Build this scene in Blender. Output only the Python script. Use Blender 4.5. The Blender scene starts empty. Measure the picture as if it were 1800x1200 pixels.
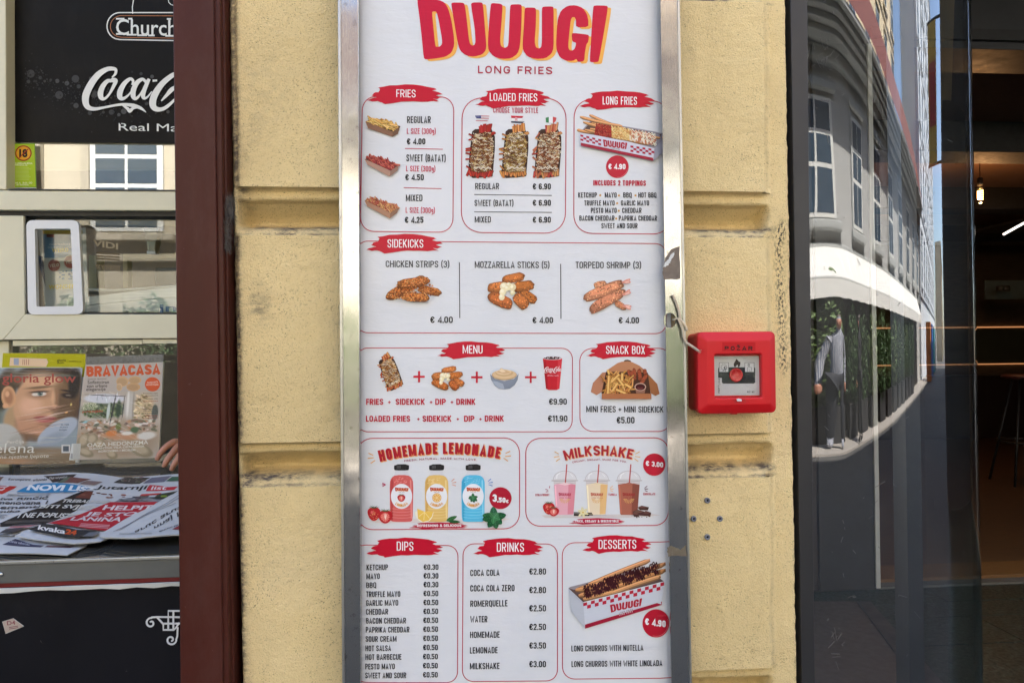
import bpy, bmesh, math, random
import numpy as np
from mathutils import Vector, Matrix
from mathutils.geometry import tessellate_polygon
R_ = math.radians
rnd = random.Random(7)
scene = bpy.context.scene

# ------------------------------------------------------------------ camera, sky, sun, exposure
CAM = Vector((0.0, -1.2, 1.35))
YAW, PITCH, ROLL = R_(4.4), R_(0.6), R_(0.62)
_f = Vector((math.sin(YAW) * math.cos(PITCH), math.cos(YAW) * math.cos(PITCH), math.sin(PITCH)))
_r = _f.cross(Vector((0, 0, 1))).normalized()
_u = _r.cross(_f).normalized()
RT = _r * math.cos(ROLL) - _u * math.sin(ROLL)
UP = _u * math.cos(ROLL) + _r * math.sin(ROLL)
cd = bpy.data.cameras.new('camera')
cam = bpy.data.objects.new('camera', cd)
scene.collection.objects.link(cam)
cd.lens = 24
cd.sensor_width = 36
cd.clip_start = 0.02
cd.clip_end = 500
m = Matrix((RT, UP, -_f)).transposed().to_4x4()
m.translation = CAM
cam.matrix_world = m
scene.camera = cam

SUN_EL, SUN_AZ = R_(54), R_(12)          # the sun stands behind our own building (towards +Y)
world = bpy.data.worlds.new('World')
scene.world = world
world.use_nodes = True
nt = world.node_tree
sky = nt.nodes.new('ShaderNodeTexSky')
sky.sky_type = 'NISHITA'
sky.sun_disc = False
sky.sun_elevation = SUN_EL
sky.sun_rotation = SUN_AZ
sky.dust_density = 1.6
nt.links.new(sky.outputs[0], nt.nodes['Background'].inputs[0])
nt.nodes['Background'].inputs[1].default_value = 0.13
sl = bpy.data.lights.new('sun', 'SUN')
sl.energy = 4.6
sl.angle = R_(0.5)
sl.color = (1, 0.93, 0.83)
sun = bpy.data.objects.new('sun', sl)
scene.collection.objects.link(sun)
sd = Vector((math.sin(SUN_AZ) * math.cos(SUN_EL), math.cos(SUN_AZ) * math.cos(SUN_EL), math.sin(SUN_EL)))
sun.rotation_euler = sd.to_track_quat('Z', 'Y').to_euler()
sun.location = (0, 10, 20)
scene.view_settings.view_transform = 'Standard'
scene.view_settings.look = 'None'
scene.view_settings.exposure = 2.7
scene.view_settings.gamma = 1
scene.cycles.max_bounces = 10
scene.cycles.glossy_bounces = 6
scene.cycles.transparent_max_bounces = 24
scene.cycles.caustics_reflective = False
scene.cycles.sample_clamp_indirect = 6.0

# ------------------------------------------------------------------ helpers
def ray(px, py):
    """direction of the photograph's pixel, used only to find where a thing stands on its own real plane"""
    return RT * ((px - 900) / 1200) + UP * ((600 - py) / 1200) + _f
def onY(px, py, Y):
    d = ray(px, py)
    return CAM + d * ((Y - CAM.y) / d.y)
def onZ(px, py, Z):
    d = ray(px, py)
    return CAM + d * ((Z - CAM.z) / d.z)
def lin(c):
    return tuple((v / 255 / 12.92) if v / 255 <= 0.04045 else ((v / 255 + 0.055) / 1.055) ** 2.4 for v in c[:3])

def link(name, me, mat=None, parent=None, smooth=False):
    o = bpy.data.objects.new(name, me)
    scene.collection.objects.link(o)
    if mat is not None and len(me.materials) == 0:
        me.materials.append(mat)
    if smooth:
        me.polygons.foreach_set('use_smooth', [True] * len(me.polygons))
    if parent is not None:
        put(o, parent)
    return o
def world_m(o):
    mm = Matrix.LocRotScale(o.location, o.rotation_euler, o.scale)
    return (world_m(o.parent) @ o.matrix_parent_inverse @ mm) if o.parent else mm
def put(o, parent):
    o.parent = parent
    o.matrix_parent_inverse = world_m(parent).inverted()
def thing(name, loc, label, cat, group=None):
    o = bpy.data.objects.new(name, None)
    scene.collection.objects.link(o)
    o.location = loc
    o.empty_display_size = 0.1
    return tag(o, label, cat, group)
def tag(o, label, cat, group=None):
    o['label'] = label
    o['category'] = cat
    if group:
        o['group'] = group
    return o
def struct(o):
    o['kind'] = 'structure'
    return o
def mesh(name, vs, fs):
    me = bpy.data.meshes.new(name)
    me.from_pydata([tuple(v) for v in vs], [], fs)
    me.update()
    return me
def bevel(o, w, seg=2):
    b = o.modifiers.new('bevel', 'BEVEL')
    b.width = w
    b.segments = seg
    b.limit_method = 'ANGLE'
    b.angle_limit = R_(35)
    o.data.polygons.foreach_set('use_smooth', [True] * len(o.data.polygons))
    wn = o.modifiers.new('wn', 'WEIGHTED_NORMAL')
    return o
def box(name, x0, x1, y0, y1, z0, z1, mat, parent=None, bev=0):
    vs = [(x, y, z) for z in (z0, z1) for y in (y0, y1) for x in (x0, x1)]
    fs = [(0, 2, 3, 1), (4, 5, 7, 6), (0, 1, 5, 4), (1, 3, 7, 5), (3, 2, 6, 7), (2, 0, 4, 6)]
    o = link(name, mesh(name, vs, fs), mat, parent)
    if bev:
        bevel(o, bev)
    return o
def prism(name, pts, y0, y1, mat, parent=None, bev=0, holes=()):
    """outline [(x,z)..] on plane y0 extruded to y1, with optional holes"""
    loops = [list(pts)] + [list(h) for h in holes]
    tess = tessellate_polygon([[Vector((p[0], p[1], 0)) for p in l] for l in loops])
    flat = [p for l in loops for p in l]
    n = len(flat)
    vs = [(p[0], y0, p[1]) for p in flat] + [(p[0], y1, p[1]) for p in flat]
    fs = [tuple(t) for t in tess] + [tuple(i + n for i in reversed(t)) for t in tess]
    k = 0
    for l in loops:
        for i in range(len(l)):
            a, b = k + i, k + (i + 1) % len(l)
            fs.append((a, b, b + n, a + n))
        k += len(l)
    bm = bmesh.new()
    me = mesh(name, vs, fs)
    bm.from_mesh(me)
    bmesh.ops.recalc_face_normals(bm, faces=bm.faces)
    bm.to_mesh(me)
    bm.free()
    o = link(name, me, mat, parent)
    if bev:
        bevel(o, bev)
    return o
def prism_px(name, pts, Y0, Y1, mat, parent=None, bev=0):
    w = [onY(x, y, Y0) for x, y in pts]
    return prism(name, [(p.x, p.z) for p in w], Y0, Y1, mat, parent, bev)
def rrect(cx, cz, w, h, r, n=5):
    out = []
    for sx, sz, a0 in ((1, 1, 0), (-1, 1, 90), (-1, -1, 180), (1, -1, 270)):
        for i in range(n + 1):
            a = R_(a0 + 90 * i / n)
            out.append((cx + sx * (w / 2 - r) + r * math.cos(a), cz + sz * (h / 2 - r) + r * math.sin(a)))
    return out
def loft(name, rings, mat, parent=None, cap0=True, cap1=True, smooth=False):
    n = len(rings[0])
    vs = [v for r in rings for v in r]
    fs = []
    for k in range(len(rings) - 1):
        for i in range(n):
            a, b = k * n + i, k * n + (i + 1) % n
            fs.append((a, b, b + n, a + n))
    if cap0:
        fs.append(tuple(reversed(range(n))))
    if cap1:
        fs.append(tuple(range((len(rings) - 1) * n, len(rings) * n)))
    me = mesh(name, vs, fs)
    bm = bmesh.new()
    bm.from_mesh(me)
    bmesh.ops.recalc_face_normals(bm, faces=bm.faces)
    bm.to_mesh(me)
    bm.free()
    return link(name, me, mat, parent, smooth)
def tube(name, pts, r, mat, parent=None, n=8, smooth=True):
    pts = [Vector(p) for p in pts]
    rs = r if isinstance(r, (list, tuple)) else [r] * len(pts)
    rings = []
    ref = Vector((0.3, 0.2, 0.9)).normalized()
    for i, p in enumerate(pts):
        t = (pts[min(i + 1, len(pts) - 1)] - pts[max(i - 1, 0)]).normalized()
        a = t.cross(ref)
        if a.length < 0.05:
            a = t.cross(Vector((1, 0, 0)))
        a.normalize()
        b = t.cross(a)
        rings.append([p + (a * math.cos(2 * math.pi * k / n) + b * math.sin(2 * math.pi * k / n)) * rs[i] for k in range(n)])
    return loft(name, rings, mat, parent, smooth=smooth)
def lathe(name, prof, mat, parent=None, n=24, loc=(0, 0, 0)):
    rings = [[(loc[0] + r * math.cos(2 * math.pi * k / n), loc[1] + r * math.sin(2 * math.pi * k / n), loc[2] + z) for k in range(n)] for r, z in prof]
    return loft(name, rings, mat, parent, smooth=True)

# ------------------------------------------------------------------ materials
def material(name, col=(0.5, 0.5, 0.5), rough=0.5, metal=0.0, spec=0.5, attr=False, emit=None, es=0):
    mt = bpy.data.materials.new(name)
    mt.use_nodes = True
    b = mt.node_tree.nodes['Principled BSDF']
    b.inputs['Base Color'].default_value = (*col, 1)
    b.inputs['Roughness'].default_value = rough
    b.inputs['Metallic'].default_value = metal
    b.inputs['Specular IOR Level'].default_value = spec
    if emit:
        b.inputs['Emission Color'].default_value = (*emit, 1)
        b.inputs['Emission Strength'].default_value = es
    return mt
class N:
    def __init__(s, mt):
        s.t = mt.node_tree
        s.b = s.t.nodes['Principled BSDF']
    def add(s, typ, **kw):
        n = s.t.nodes.new(typ)
        for k, v in kw.items():
            if k in n.inputs:
                n.inputs[k].default_value = v
            else:
                setattr(n, k, v)
        return n
    def l(s, a, b):
        s.t.links.new(a, b)
    def co(s, scale=(1, 1, 1)):
        c = s.add('ShaderNodeNewGeometry')
        mp = s.add('ShaderNodeMapping')
        mp.inputs['Scale'].default_value = scale
        s.l(c.outputs['Position'], mp.inputs['Vector'])
        return mp.outputs[0]
    def noise(s, scale, detail=4, rough=0.55, co=None, dist=0):
        n = s.add('ShaderNodeTexNoise', Scale=scale, Detail=detail, Roughness=rough, Distortion=dist)
        s.l(co if co is not None else s.co(), n.inputs['Vector'])
        return n.outputs['Fac']
    def ramp(s, fac, stops):
        r = s.add('ShaderNodeValToRGB')
        el = r.color_ramp.elements
        while len(el) < len(stops):
            el.new(0.5)
        for e, (p, c) in zip(el, stops):
            e.position = p
            e.color = (*c, 1) if len(c) == 3 else c
        s.l(fac, r.inputs[0])
        return r.outputs[0]
    def mix(s, fac, a, b, mode='MIX'):
        n = s.add('ShaderNodeMix', data_type='RGBA', blend_type=mode)
        for v, i in ((fac, 0), (a, 6), (b, 7)):
            if isinstance(v, (int, float)):
                n.inputs[i].default_value = v
            elif isinstance(v, tuple):
                n.inputs[i].default_value = (*v, 1)
            else:
                s.l(v, n.inputs[i])
        return n.outputs[2]
    def math(s, op, a, b=0.0):
        n = s.add('ShaderNodeMath', operation=op)
        for i, v in enumerate((a, b)):
            if isinstance(v, (int, float)):
                n.inputs[i].default_value = v
            else:
                s.l(v, n.inputs[i])
        return n.outputs[0]
    def bump(s, h, strength, dist, prev=None):
        n = s.add('ShaderNodeBump', Strength=strength, Distance=dist)
        s.l(h, n.inputs['Height'])
        if prev is not None:
            s.l(prev, n.inputs['Normal'])
        s.l(n.outputs[0], s.b.inputs['Normal'])
        return n.outputs[0]
def grey(v):
    return (v, v, v)

def plain(name, col, rough=0.5, metal=0.0, var=0.15, scale=12, bump=0.0, bscale=300, spec=0.5, stretch=(1, 1, 1), specks=0):
    """a colour with uneven wear, so nothing is perfectly flat"""
    mt = material(name, col, rough, metal, spec)
    n = N(mt)
    c = n.co(stretch)
    f = n.noise(scale, 6, 0.6, c)
    base = n.mix(f, tuple(v * (1 - var) for v in col), tuple(min(1, v * (1 + var)) for v in col))
    if specks:                                  # dust, drips and small chips
        sp = n.ramp(n.noise(95, 5, 0.75), [(0.70, grey(0)), (0.73, grey(1))])
        base = n.mix(n.math('MULTIPLY', sp, 0.30 * specks), base, (0.32, 0.28, 0.25))
        du = n.ramp(n.noise(5, 7, 0.7, n.co((1, 1, .5))), [(0.5, grey(0)), (0.8, grey(1))])
        base = n.mix(n.math('MULTIPLY', du, 0.07 * specks), base, (0.3, 0.27, 0.24))
    n.l(base, n.b.inputs['Base Color'])
    rr = n.ramp(n.noise(scale * 2.3, 5, 0.6, c), [(0.3, grey(max(0, rough - 0.08))), (0.7, grey(min(1, rough + 0.1)))])
    n.l(rr, n.b.inputs['Roughness'])
    if bump:
        n.bump(n.noise(bscale, 3, 0.6, c), 0.5, bump)
    return mt

def attr_mat(name, rough=0.35, film=0.0, spec=0.5):
    """printed inks: colours of flat print come with the print's own faces"""
    mt = material(name, (1, 1, 1), rough, 0, spec)
    n = N(mt)
    a = n.add('ShaderNodeAttribute', attribute_name='ink')
    n.l(a.outputs['Color'], n.b.inputs['Base Color'])
    if film:
        film_bump(n, film)
    return mt
def film_bump(n, k):
    c = n.co((1, 1, 2.6))
    w = n.noise(26, 3, 0.5, c, 0.6)
    w2 = n.noise(130, 2, 0.5, c, 0.4)
    sp = n.ramp(n.noise(60, 2, 0.5), [(0.66, grey(0)), (0.74, grey(1))])
    h = n.math('ADD', n.math('ADD', n.math('MULTIPLY', w, 0.9), n.math('MULTIPLY', w2, 0.16)), n.math('MULTIPLY', sp, 0.12))
    n.bump(h, 1.0, k)

M = {}
M['ink'] = attr_mat('poster_ink', 0.3, 0.0007, 0.22)
M['ink_dull'] = attr_mat('sign_ink', 0.5, spec=0.25)
M['ink_paper'] = attr_mat('newsprint_ink', 0.75, spec=0.25)
mt = M['poster'] = material('poster_vinyl', (0.76, 0.775, 0.80), 0.3, 0, 0.3)
n = N(mt)
n.l(n.ramp(n.noise(5, 6, 0.6), [(0.35, (0.70, 0.715, 0.75)), (0.65, (0.74, 0.75, 0.78))]), n.b.inputs['Base Color'])
film_bump(n, 0.0007)

def stucco(name, base, dirt_shade=True):
    mt = material(name, base, 0.88, 0, 0.25)
    n = N(mt)
    big = n.noise(2.2, 6, 0.6)
    c1 = n.ramp(big, [(0.3, tuple(v * 0.86 for v in base)), (0.55, base), (0.8, (base[0] * 1.06, base[1] * 1.08, base[2] * 1.2))])
    st = n.ramp(n.noise(9, 8, 0.65, n.co((1, 1, 0.35))), [(0.5, grey(0)), (0.75, grey(0.35))])
    c2 = n.mix(st, c1, (base[0] * 0.72, base[1] * 0.68, base[2] * 0.62))
    grit = n.noise(330, 3, 0.7)
    pits = n.ramp(n.noise(430, 2, 0.6), [(0.33, grey(1)), (0.40, grey(0))])
    patchy = n.ramp(n.noise(11, 5, 0.6), [(0.35, grey(0.25)), (0.65, grey(0.8))])
    c3 = n.mix(n.math('MULTIPLY', pits, patchy), c2, (0.19, 0.13, 0.065))
    big_pits = n.ramp(n.noise(150, 2, 0.5), [(0.235, grey(1)), (0.28, grey(0))])
    c3 = n.mix(n.math('MULTIPLY', big_pits, 0.7), c3, (0.12, 0.085, 0.05))
    if dirt_shade:
        a = n.add('ShaderNodeAttribute', attribute_name='dirt_shade')
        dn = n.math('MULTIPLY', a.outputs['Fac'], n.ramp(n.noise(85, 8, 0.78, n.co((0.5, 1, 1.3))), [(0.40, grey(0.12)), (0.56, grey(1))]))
        c3 = n.mix(dn, c3, (0.11, 0.092, 0.085))  # ledge dirt, with the joints' shade painted into the colour
        bl = n.add('ShaderNodeAttribute', attribute_name='paint')
        bn = n.math('MULTIPLY', bl.outputs['Fac'], n.ramp(n.noise(240, 4, 0.75, n.co((1, 1, 0.6))), [(0.5, grey(0)), (0.54, grey(1))]))
        c3 = n.mix(bn, c3, (0.025, 0.024, 0.026))
    n.l(c3, n.b.inputs['Base Color'])
    v = n.add('ShaderNodeTexVoronoi', Scale=340.0)
    n.l(n.co(), v.inputs['Vector'])
    h = n.math('ADD', n.math('MULTIPLY', grit, 0.8), n.math('MULTIPLY', v.outputs['Distance'], 0.6))
    h = n.math('ADD', h, n.math('MULTIPLY', n.noise(75, 4, 0.6), 0.7))
    h = n.math('SUBTRACT', h, n.math('MULTIPLY', pits, 0.5))
    n.bump(h, 0.7, 0.0019)
    return mt
M['stucco'] = stucco('yellow_stucco', lin((236, 212, 158)))
M['stucco_plain'] = stucco('yellow_stucco_plain', lin((236, 212, 158)), False)

def steel(name, col=(0.50, 0.50, 0.485), r0=0.04, r1=0.2):
    mt = material(name, col, 0.2, 1.0)
    n = N(mt)
    br = n.noise(40, 5, 0.7, n.co((22, 22, 0.7)))
    bl = n.noise(9, 6, 0.65)
    rr = n.math('ADD', n.ramp(br, [(0.3, grey(r0)), (0.8, grey(r1))]), n.ramp(bl, [(0.45, grey(0)), (0.75, grey(0.14))]))
    n.l(rr, n.b.inputs['Roughness'])
    spots = n.ramp(n.noise(75, 6, 0.75), [(0.60, grey(0)), (0.66, grey(1))])
    c = n.mix(n.ramp(bl, [(0.4, grey(0)), (0.8, grey(0.3))]), col, tuple(v * 0.6 for v in col))
    c = n.mix(n.math('MULTIPLY', spots, 0.6), c, (0.16, 0.14, 0.12))
    n.l(c, n.b.inputs['Base Color'])
    n.bump(n.math('ADD', br, n.math('MULTIPLY', n.noise(7, 2, 0.5, n.co((1, 1, 1))), 8)), 0.35, 0.0006)
    return mt
M['steel'] = steel('brushed_stainless_steel')
M['edge_steel'] = steel('worn_edge_steel', (0.5, 0.5, 0.49), 0.25, 0.5)

def glass(name, ior=1.75, tint=(0.93, 0.96, 0.96), wavy=0.0, refl=(0.95, 0.97, 1.0)):
    mt = bpy.data.materials.new(name)
    mt.use_nodes = True
    t = mt.node_tree
    t.nodes.remove(t.nodes['Principled BSDF'])
    out = t.nodes['Material Output']
    tr = t.nodes.new('ShaderNodeBsdfTransparent')
    tr.inputs[0].default_value = (*tint, 1)
    gl = t.nodes.new('ShaderNodeBsdfGlossy')
    gl.inputs['Roughness'].default_value = 0.0
    gl.inputs[0].default_value = (*refl, 1)
    # a thin pane reflects the same from both of its sides (Schlick's law on the facing angle)
    f0 = 2 * ((ior - 1) / (ior + 1)) ** 2
    lw = t.nodes.new('ShaderNodeLayerWeight')
    lw.inputs[0].default_value = 0.5
    pw = t.nodes.new('ShaderNodeMath'); pw.operation = 'POWER'; pw.inputs[1].default_value = 5
    ml = t.nodes.new('ShaderNodeMath'); ml.operation = 'MULTIPLY_ADD'; ml.inputs[1].default_value = 1 - f0; ml.inputs[2].default_value = f0
    t.links.new(lw.outputs['Facing'], pw.inputs[0])
    t.links.new(pw.outputs[0], ml.inputs[0])
    mx = t.nodes.new('ShaderNodeMixShader')
    t.links.new(ml.outputs[0], mx.inputs[0])
    t.links.new(tr.outputs[0], mx.inputs[1])
    t.links.new(gl.outputs[0], mx.inputs[2])
    t.links.new(mx.outputs[0], out.inputs[0])
    if wavy:
        geo = t.nodes.new('ShaderNodeNewGeometry')
        mp = t.nodes.new('ShaderNodeMapping')
        mp.inputs['Scale'].default_value = (3, 3, 0.5)
        nz = t.nodes.new('ShaderNodeTexNoise')
        nz.inputs['Scale'].default_value = 1.6
        nz.inputs['Detail'].default_value = 1
        bp = t.nodes.new('ShaderNodeBump')
        bp.inputs['Distance'].default_value = wavy
        t.links.new(geo.outputs['Position'], mp.inputs[0])
        t.links.new(mp.outputs[0], nz.inputs[0])
        t.links.new(nz.outputs['Fac'], bp.inputs['Height'])
        t.links.new(bp.outputs[0], gl.inputs['Normal'])
    return mt
M['glass'] = glass('kiosk_glass', 1.42)
M['mirror_glass'] = glass('coated_kiosk_glass', 1.9)
M['curved_glass'] = glass('curved_shop_glass', 1.75, (0.8, 0.85, 0.88), 0.004)
M['clear_plastic'] = glass('clear_plastic', 1.25, (0.995, 0.995, 0.995))
def foil(name):
    mt = glass(name, 1.22, (0.97, 0.97, 0.97))
    t = mt.node_tree
    gl = [x for x in t.nodes if x.type == 'BSDF_GLOSSY'][0]
    gl.inputs['Roughness'].default_value = 0.12
    geo = t.nodes.new('ShaderNodeNewGeometry')
    mp = t.nodes.new('ShaderNodeMapping')
    mp.inputs['Rotation'].default_value = (0, R_(14), 0)
    mp.inputs['Scale'].default_value = (5, 5, 42)
    nz = t.nodes.new('ShaderNodeTexNoise')
    nz.inputs['Scale'].default_value = 1.3
    nz.inputs['Detail'].default_value = 4
    nz.inputs['Distortion'].default_value = 1.5
    bp = t.nodes.new('ShaderNodeBump')
    bp.inputs['Distance'].default_value = 0.02
    t.links.new(geo.outputs['Position'], mp.inputs[0])
    t.links.new(mp.outputs[0], nz.inputs[0])
    t.links.new(nz.outputs['Fac'], bp.inputs['Height'])
    t.links.new(bp.outputs[0], gl.inputs['Normal'])
    return mt
M['foil'] = foil('crinkled_clear_foil')

M['maroon'] = plain('maroon_painted_post', (0.064, 0.0145, 0.0095), 0.4, 0, 0.3, 3, 0.0004, 90, stretch=(6, 6, 0.4), spec=.2, specks=1.3)
M['cream'] = plain('cream_aluminium_frame', lin((214, 209, 184)), 0.42, 0, 0.10, 6, 0.0002, 400)
M['black_panel'] = plain('black_sign_panel', (0.0065, 0.006, 0.0058), 0.38, 0, 0.3, 5, spec=0.1, specks=.5)
M['blue_black'] = plain('black_counter_panel', (0.0075, 0.0075, 0.0105), 0.5, 0, 0.4, 5, spec=0.12, specks=.8)
M['dark'] = plain('dark_interior', (0.02, 0.018, 0.016), 0.7)
M['rubber'] = plain('black_gasket', (0.008, 0.008, 0.008), 0.5)
M['shop_frame'] = plain('anthracite_door_frame', (0.021, 0.021, 0.024), 0.45, 0, 0.12, 5)
M['red_plastic'] = plain('red_plastic_housing', (0.60, 0.008, 0.014), 0.42, 0, 0.07, 8, 0.00015, 500, spec=.35)
M['red_dark'] = plain('red_plastic_label_ground', (0.48, 0.008, 0.012), 0.45, 0, 0.05)
M['white_plastic'] = plain('white_plastic', (0.72, 0.73, 0.75), 0.4, 0, 0.04)
M['card'] = plain('white_card', (0.66, 0.67, 0.66), 0.5, 0, 0.06)
M['twine'] = plain('hemp_twine', (0.60, 0.50, 0.37), 0.9, 0, 0.4, 300)
M['twine_end'] = plain('frayed_pale_twine', (0.5, 0.42, 0.33), 0.9, 0, 0.3, 300)
M['newsprint'] = plain('newsprint_paper', (0.56, 0.56, 0.57), 0.8, 0, 0.06, 30)
M['skin'] = plain('skin', (0.44, 0.2, 0.13), 0.5, 0, 0.14, 40, 0.001, 200)
M['gum'] = plain('grey_cobweb', (0.1, 0.09, 0.08), 0.9, 0, 0.3, 100)
M['residue'] = plain('brown_glue_residue', (0.19, 0.15, 0.12), 0.75, 0, 0.5, 70, 0.0005, 300)
M['tape'] = plain('old_packing_tape', (0.17, 0.14, 0.1), 0.22, 0, 0.3, 60)
M['plug'] = plain('grey_wall_plug', (0.2, 0.21, 0.25), 0.6)
M['void'] = plain('dark_hole', (0.006, 0.006, 0.006), 0.9)
mt = M['counter'] = material('glossy_dark_counter', (0.05, 0.05, 0.048), 0.05, 0, 1.0)
mt.node_tree.nodes['Principled BSDF'].inputs['IOR'].default_value = 2.3
n = N(mt)
n.l(n.ramp(n.noise(14, 6, 0.7), [(0.4, grey(0.03)), (0.75, grey(0.16))]), n.b.inputs['Roughness'])
# ------------------------------------------------------------------ print: flat inks laid down as thin faces on a real surface
class Painter:
    def __init__(s, surf, step=8e-6, maxlen=0.02):
        s.surf, s.step, s.maxlen = surf, step, maxlen
        s.v, s.f, s.c = [], [], []
        s.d = 1e-4
        s.crop(0, 0, 1)
    def crop(s, x0, y0, k):
        s.x0, s.y0, s.k = x0, y0, k
        return s
    def P(s, p):
        return (s.x0 + p[0] / s.k, s.y0 + p[1] / s.k)
    def tri(s, a, b, c, col, depth=0):
        pa, pb, pc = s.surf(*a, s.d), s.surf(*b, s.d), s.surf(*c, s.d)
        L = [(pa - pb).length, (pb - pc).length, (pc - pa).length]
        mx = max(L)
        if mx > s.maxlen and depth < 7:
            i = L.index(mx)
            q = [a, b, c]
            p0, p1, p2 = q[i], q[(i + 1) % 3], q[(i + 2) % 3]
            mid = ((p0[0] + p1[0]) / 2, (p0[1] + p1[1]) / 2)
            s.tri(p0, mid, p2, col, depth + 1)
            s.tri(mid, p1, p2, col, depth + 1)
            return
        k = len(s.v)
        s.v += [pa, pb, pc]
        s.f.append((k, k + 1, k + 2))
        s.c.append(col)
    def _go(s):
        s.d += s.step
    def poly(s, pts, col, holes=()):
        col = lin(col)
        s._go()
        loops = [[s.P(p) for p in pts]] + [[s.P(p) for p in h] for h in holes]
        flat = [p for l in loops for p in l]
        for t in tessellate_polygon([[Vector((p[0], p[1], 0)) for p in l] for l in loops]):
            s.tri(flat[t[0]], flat[t[1]], flat[t[2]], col)
    def quads(s, L, Rr, col, closed=False):
        """ribbon between two rails, crop coordinates"""
        col = lin(col)
        s._go()
        L = [s.P(p) for p in L]
        Rr = [s.P(p) for p in Rr]
        n = len(L)
        for i in range(n if closed else n - 1):
            j = (i + 1) % n
            s.tri(L[i], L[j], Rr[j], col)
            s.tri(L[i], Rr[j], Rr[i], col)
    def stroke(s, pts, w, col, closed=False):
        ws = list(w) if isinstance(w, (list, tuple)) else [w] * len(pts)
        keep = [i for i in range(len(pts)) if i == 0 or math.hypot(pts[i][0] - pts[i - 1][0], pts[i][1] - pts[i - 1][1]) > 1e-3 * s.k ** 0]
        if closed and len(keep) > 3 and math.hypot(pts[keep[0]][0] - pts[keep[-1]][0], pts[keep[0]][1] - pts[keep[-1]][1]) < 1e-3:
            keep.pop()
        pts, ws = [pts[i] for i in keep], [ws[i] for i in keep]
        n = len(pts)
        if n < 2: return
        L, Q = [], []
        for i in range(n):
            a = pts[i - 1] if (i > 0 or closed) else None
            b = pts[(i + 1) % n] if (i < n - 1 or closed) else None
            p = pts[i]
            d1 = _nrm(p[0] - a[0], p[1] - a[1]) if a is not None else None
            d2 = _nrm(b[0] - p[0], b[1] - p[1]) if b is not None else None
            if d1 is None: d1 = d2
            if d2 is None: d2 = d1
            mx, my = _nrm(-(d1[1] + d2[1]), d1[0] + d2[0])
            cs = max(0.62, mx * -d1[1] + my * d1[0])
            h = ws[i] / 2 / cs
            L.append((p[0] + mx * h, p[1] + my * h))
            Q.append((p[0] - mx * h, p[1] - my * h))
        s.quads(L, Q, col, closed)
    def ell(s, cx, cy, rx, ry, col, rot=0, n=28, a0=0, a1=360):
        c, q = math.cos(R_(rot)), math.sin(R_(rot))
        pts = []
        for i in range(n + (0 if a1 - a0 == 360 else 1)):
            a = R_(a0 + (a1 - a0) * i / n)
            x, y = rx * math.cos(a), ry * math.sin(a)
            pts.append((cx + x * c - y * q, cy + x * q + y * c))
        s.poly(pts, col)
    def rect(s, x0, y0, x1, y1, col):
        s.poly([(x0, y0), (x1, y0), (x1, y1), (x0, y1)], col)
    def build(s, name, mat, parent):
        me = mesh(name, s.v, s.f)
        a = me.color_attributes.new('ink', 'FLOAT_COLOR', 'CORNER')
        arr = np.ones((len(s.f) * 3, 4), dtype=np.float32)
        arr[:, :3] = np.repeat(np.array(s.c, dtype=np.float32), 3, axis=0)
        a.data.foreach_set('color', arr.ravel())
        return link(name, me, mat, parent)
def field(p, x0, y0, x1, y1, nx, ny, blobs, bg, quad=None):
    """a printed photograph: soft patches of colour resolved on a fine raster; blob = (x, y, rx, ry, colour, rotation, softness, alpha)"""
    X, Y = np.meshgrid(x0 + (np.arange(nx) + .5) / nx * (x1 - x0), y0 + (np.arange(ny) + .5) / ny * (y1 - y0))
    C = np.zeros((ny, nx, 3)) + np.array(bg, float)
    for b in blobs:
        bx, by, rx, ry, col = b[:5]
        rot, soft, al = (list(b[5:]) + [0, .25, 1][len(b) - 5:])[:3]
        c, s_ = math.cos(R_(rot)), math.sin(R_(rot))
        u, v = ((X - bx) * c + (Y - by) * s_) / rx, (-(X - bx) * s_ + (Y - by) * c) / ry
        r = np.sqrt(u * u + v * v)
        a = np.clip((1 + soft - r) / (2 * soft + 1e-6), 0, 1)
        a = (a * a * (3 - 2 * a) * al)[..., None]
        C = C * (1 - a) + np.array(col, float) * a
    p._go()
    q = quad or (lambda u, v: (x0 + (x1 - x0) * u, y0 + (y1 - y0) * v))
    for j in range(ny):
        for i in range(nx):
            c4 = [p.P(q(a / nx, b / ny)) for a, b in ((i, j), (i + 1, j), (i + 1, j + 1), (i, j + 1))]
            cl = lin(np.minimum(255, C[j, i] * 1.12))
            k = len(p.v)
            p.v += [p.surf(*c4[0], p.d), p.surf(*c4[1], p.d), p.surf(*c4[2], p.d), p.surf(*c4[0], p.d), p.surf(*c4[2], p.d), p.surf(*c4[3], p.d)]
            p.f += [(k, k + 1, k + 2), (k + 3, k + 4, k + 5)]
            p.c += [cl, cl]
def _nrm(x, y):
    l = math.hypot(x, y) or 1e-9
    return (x / l, y / l)

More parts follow.
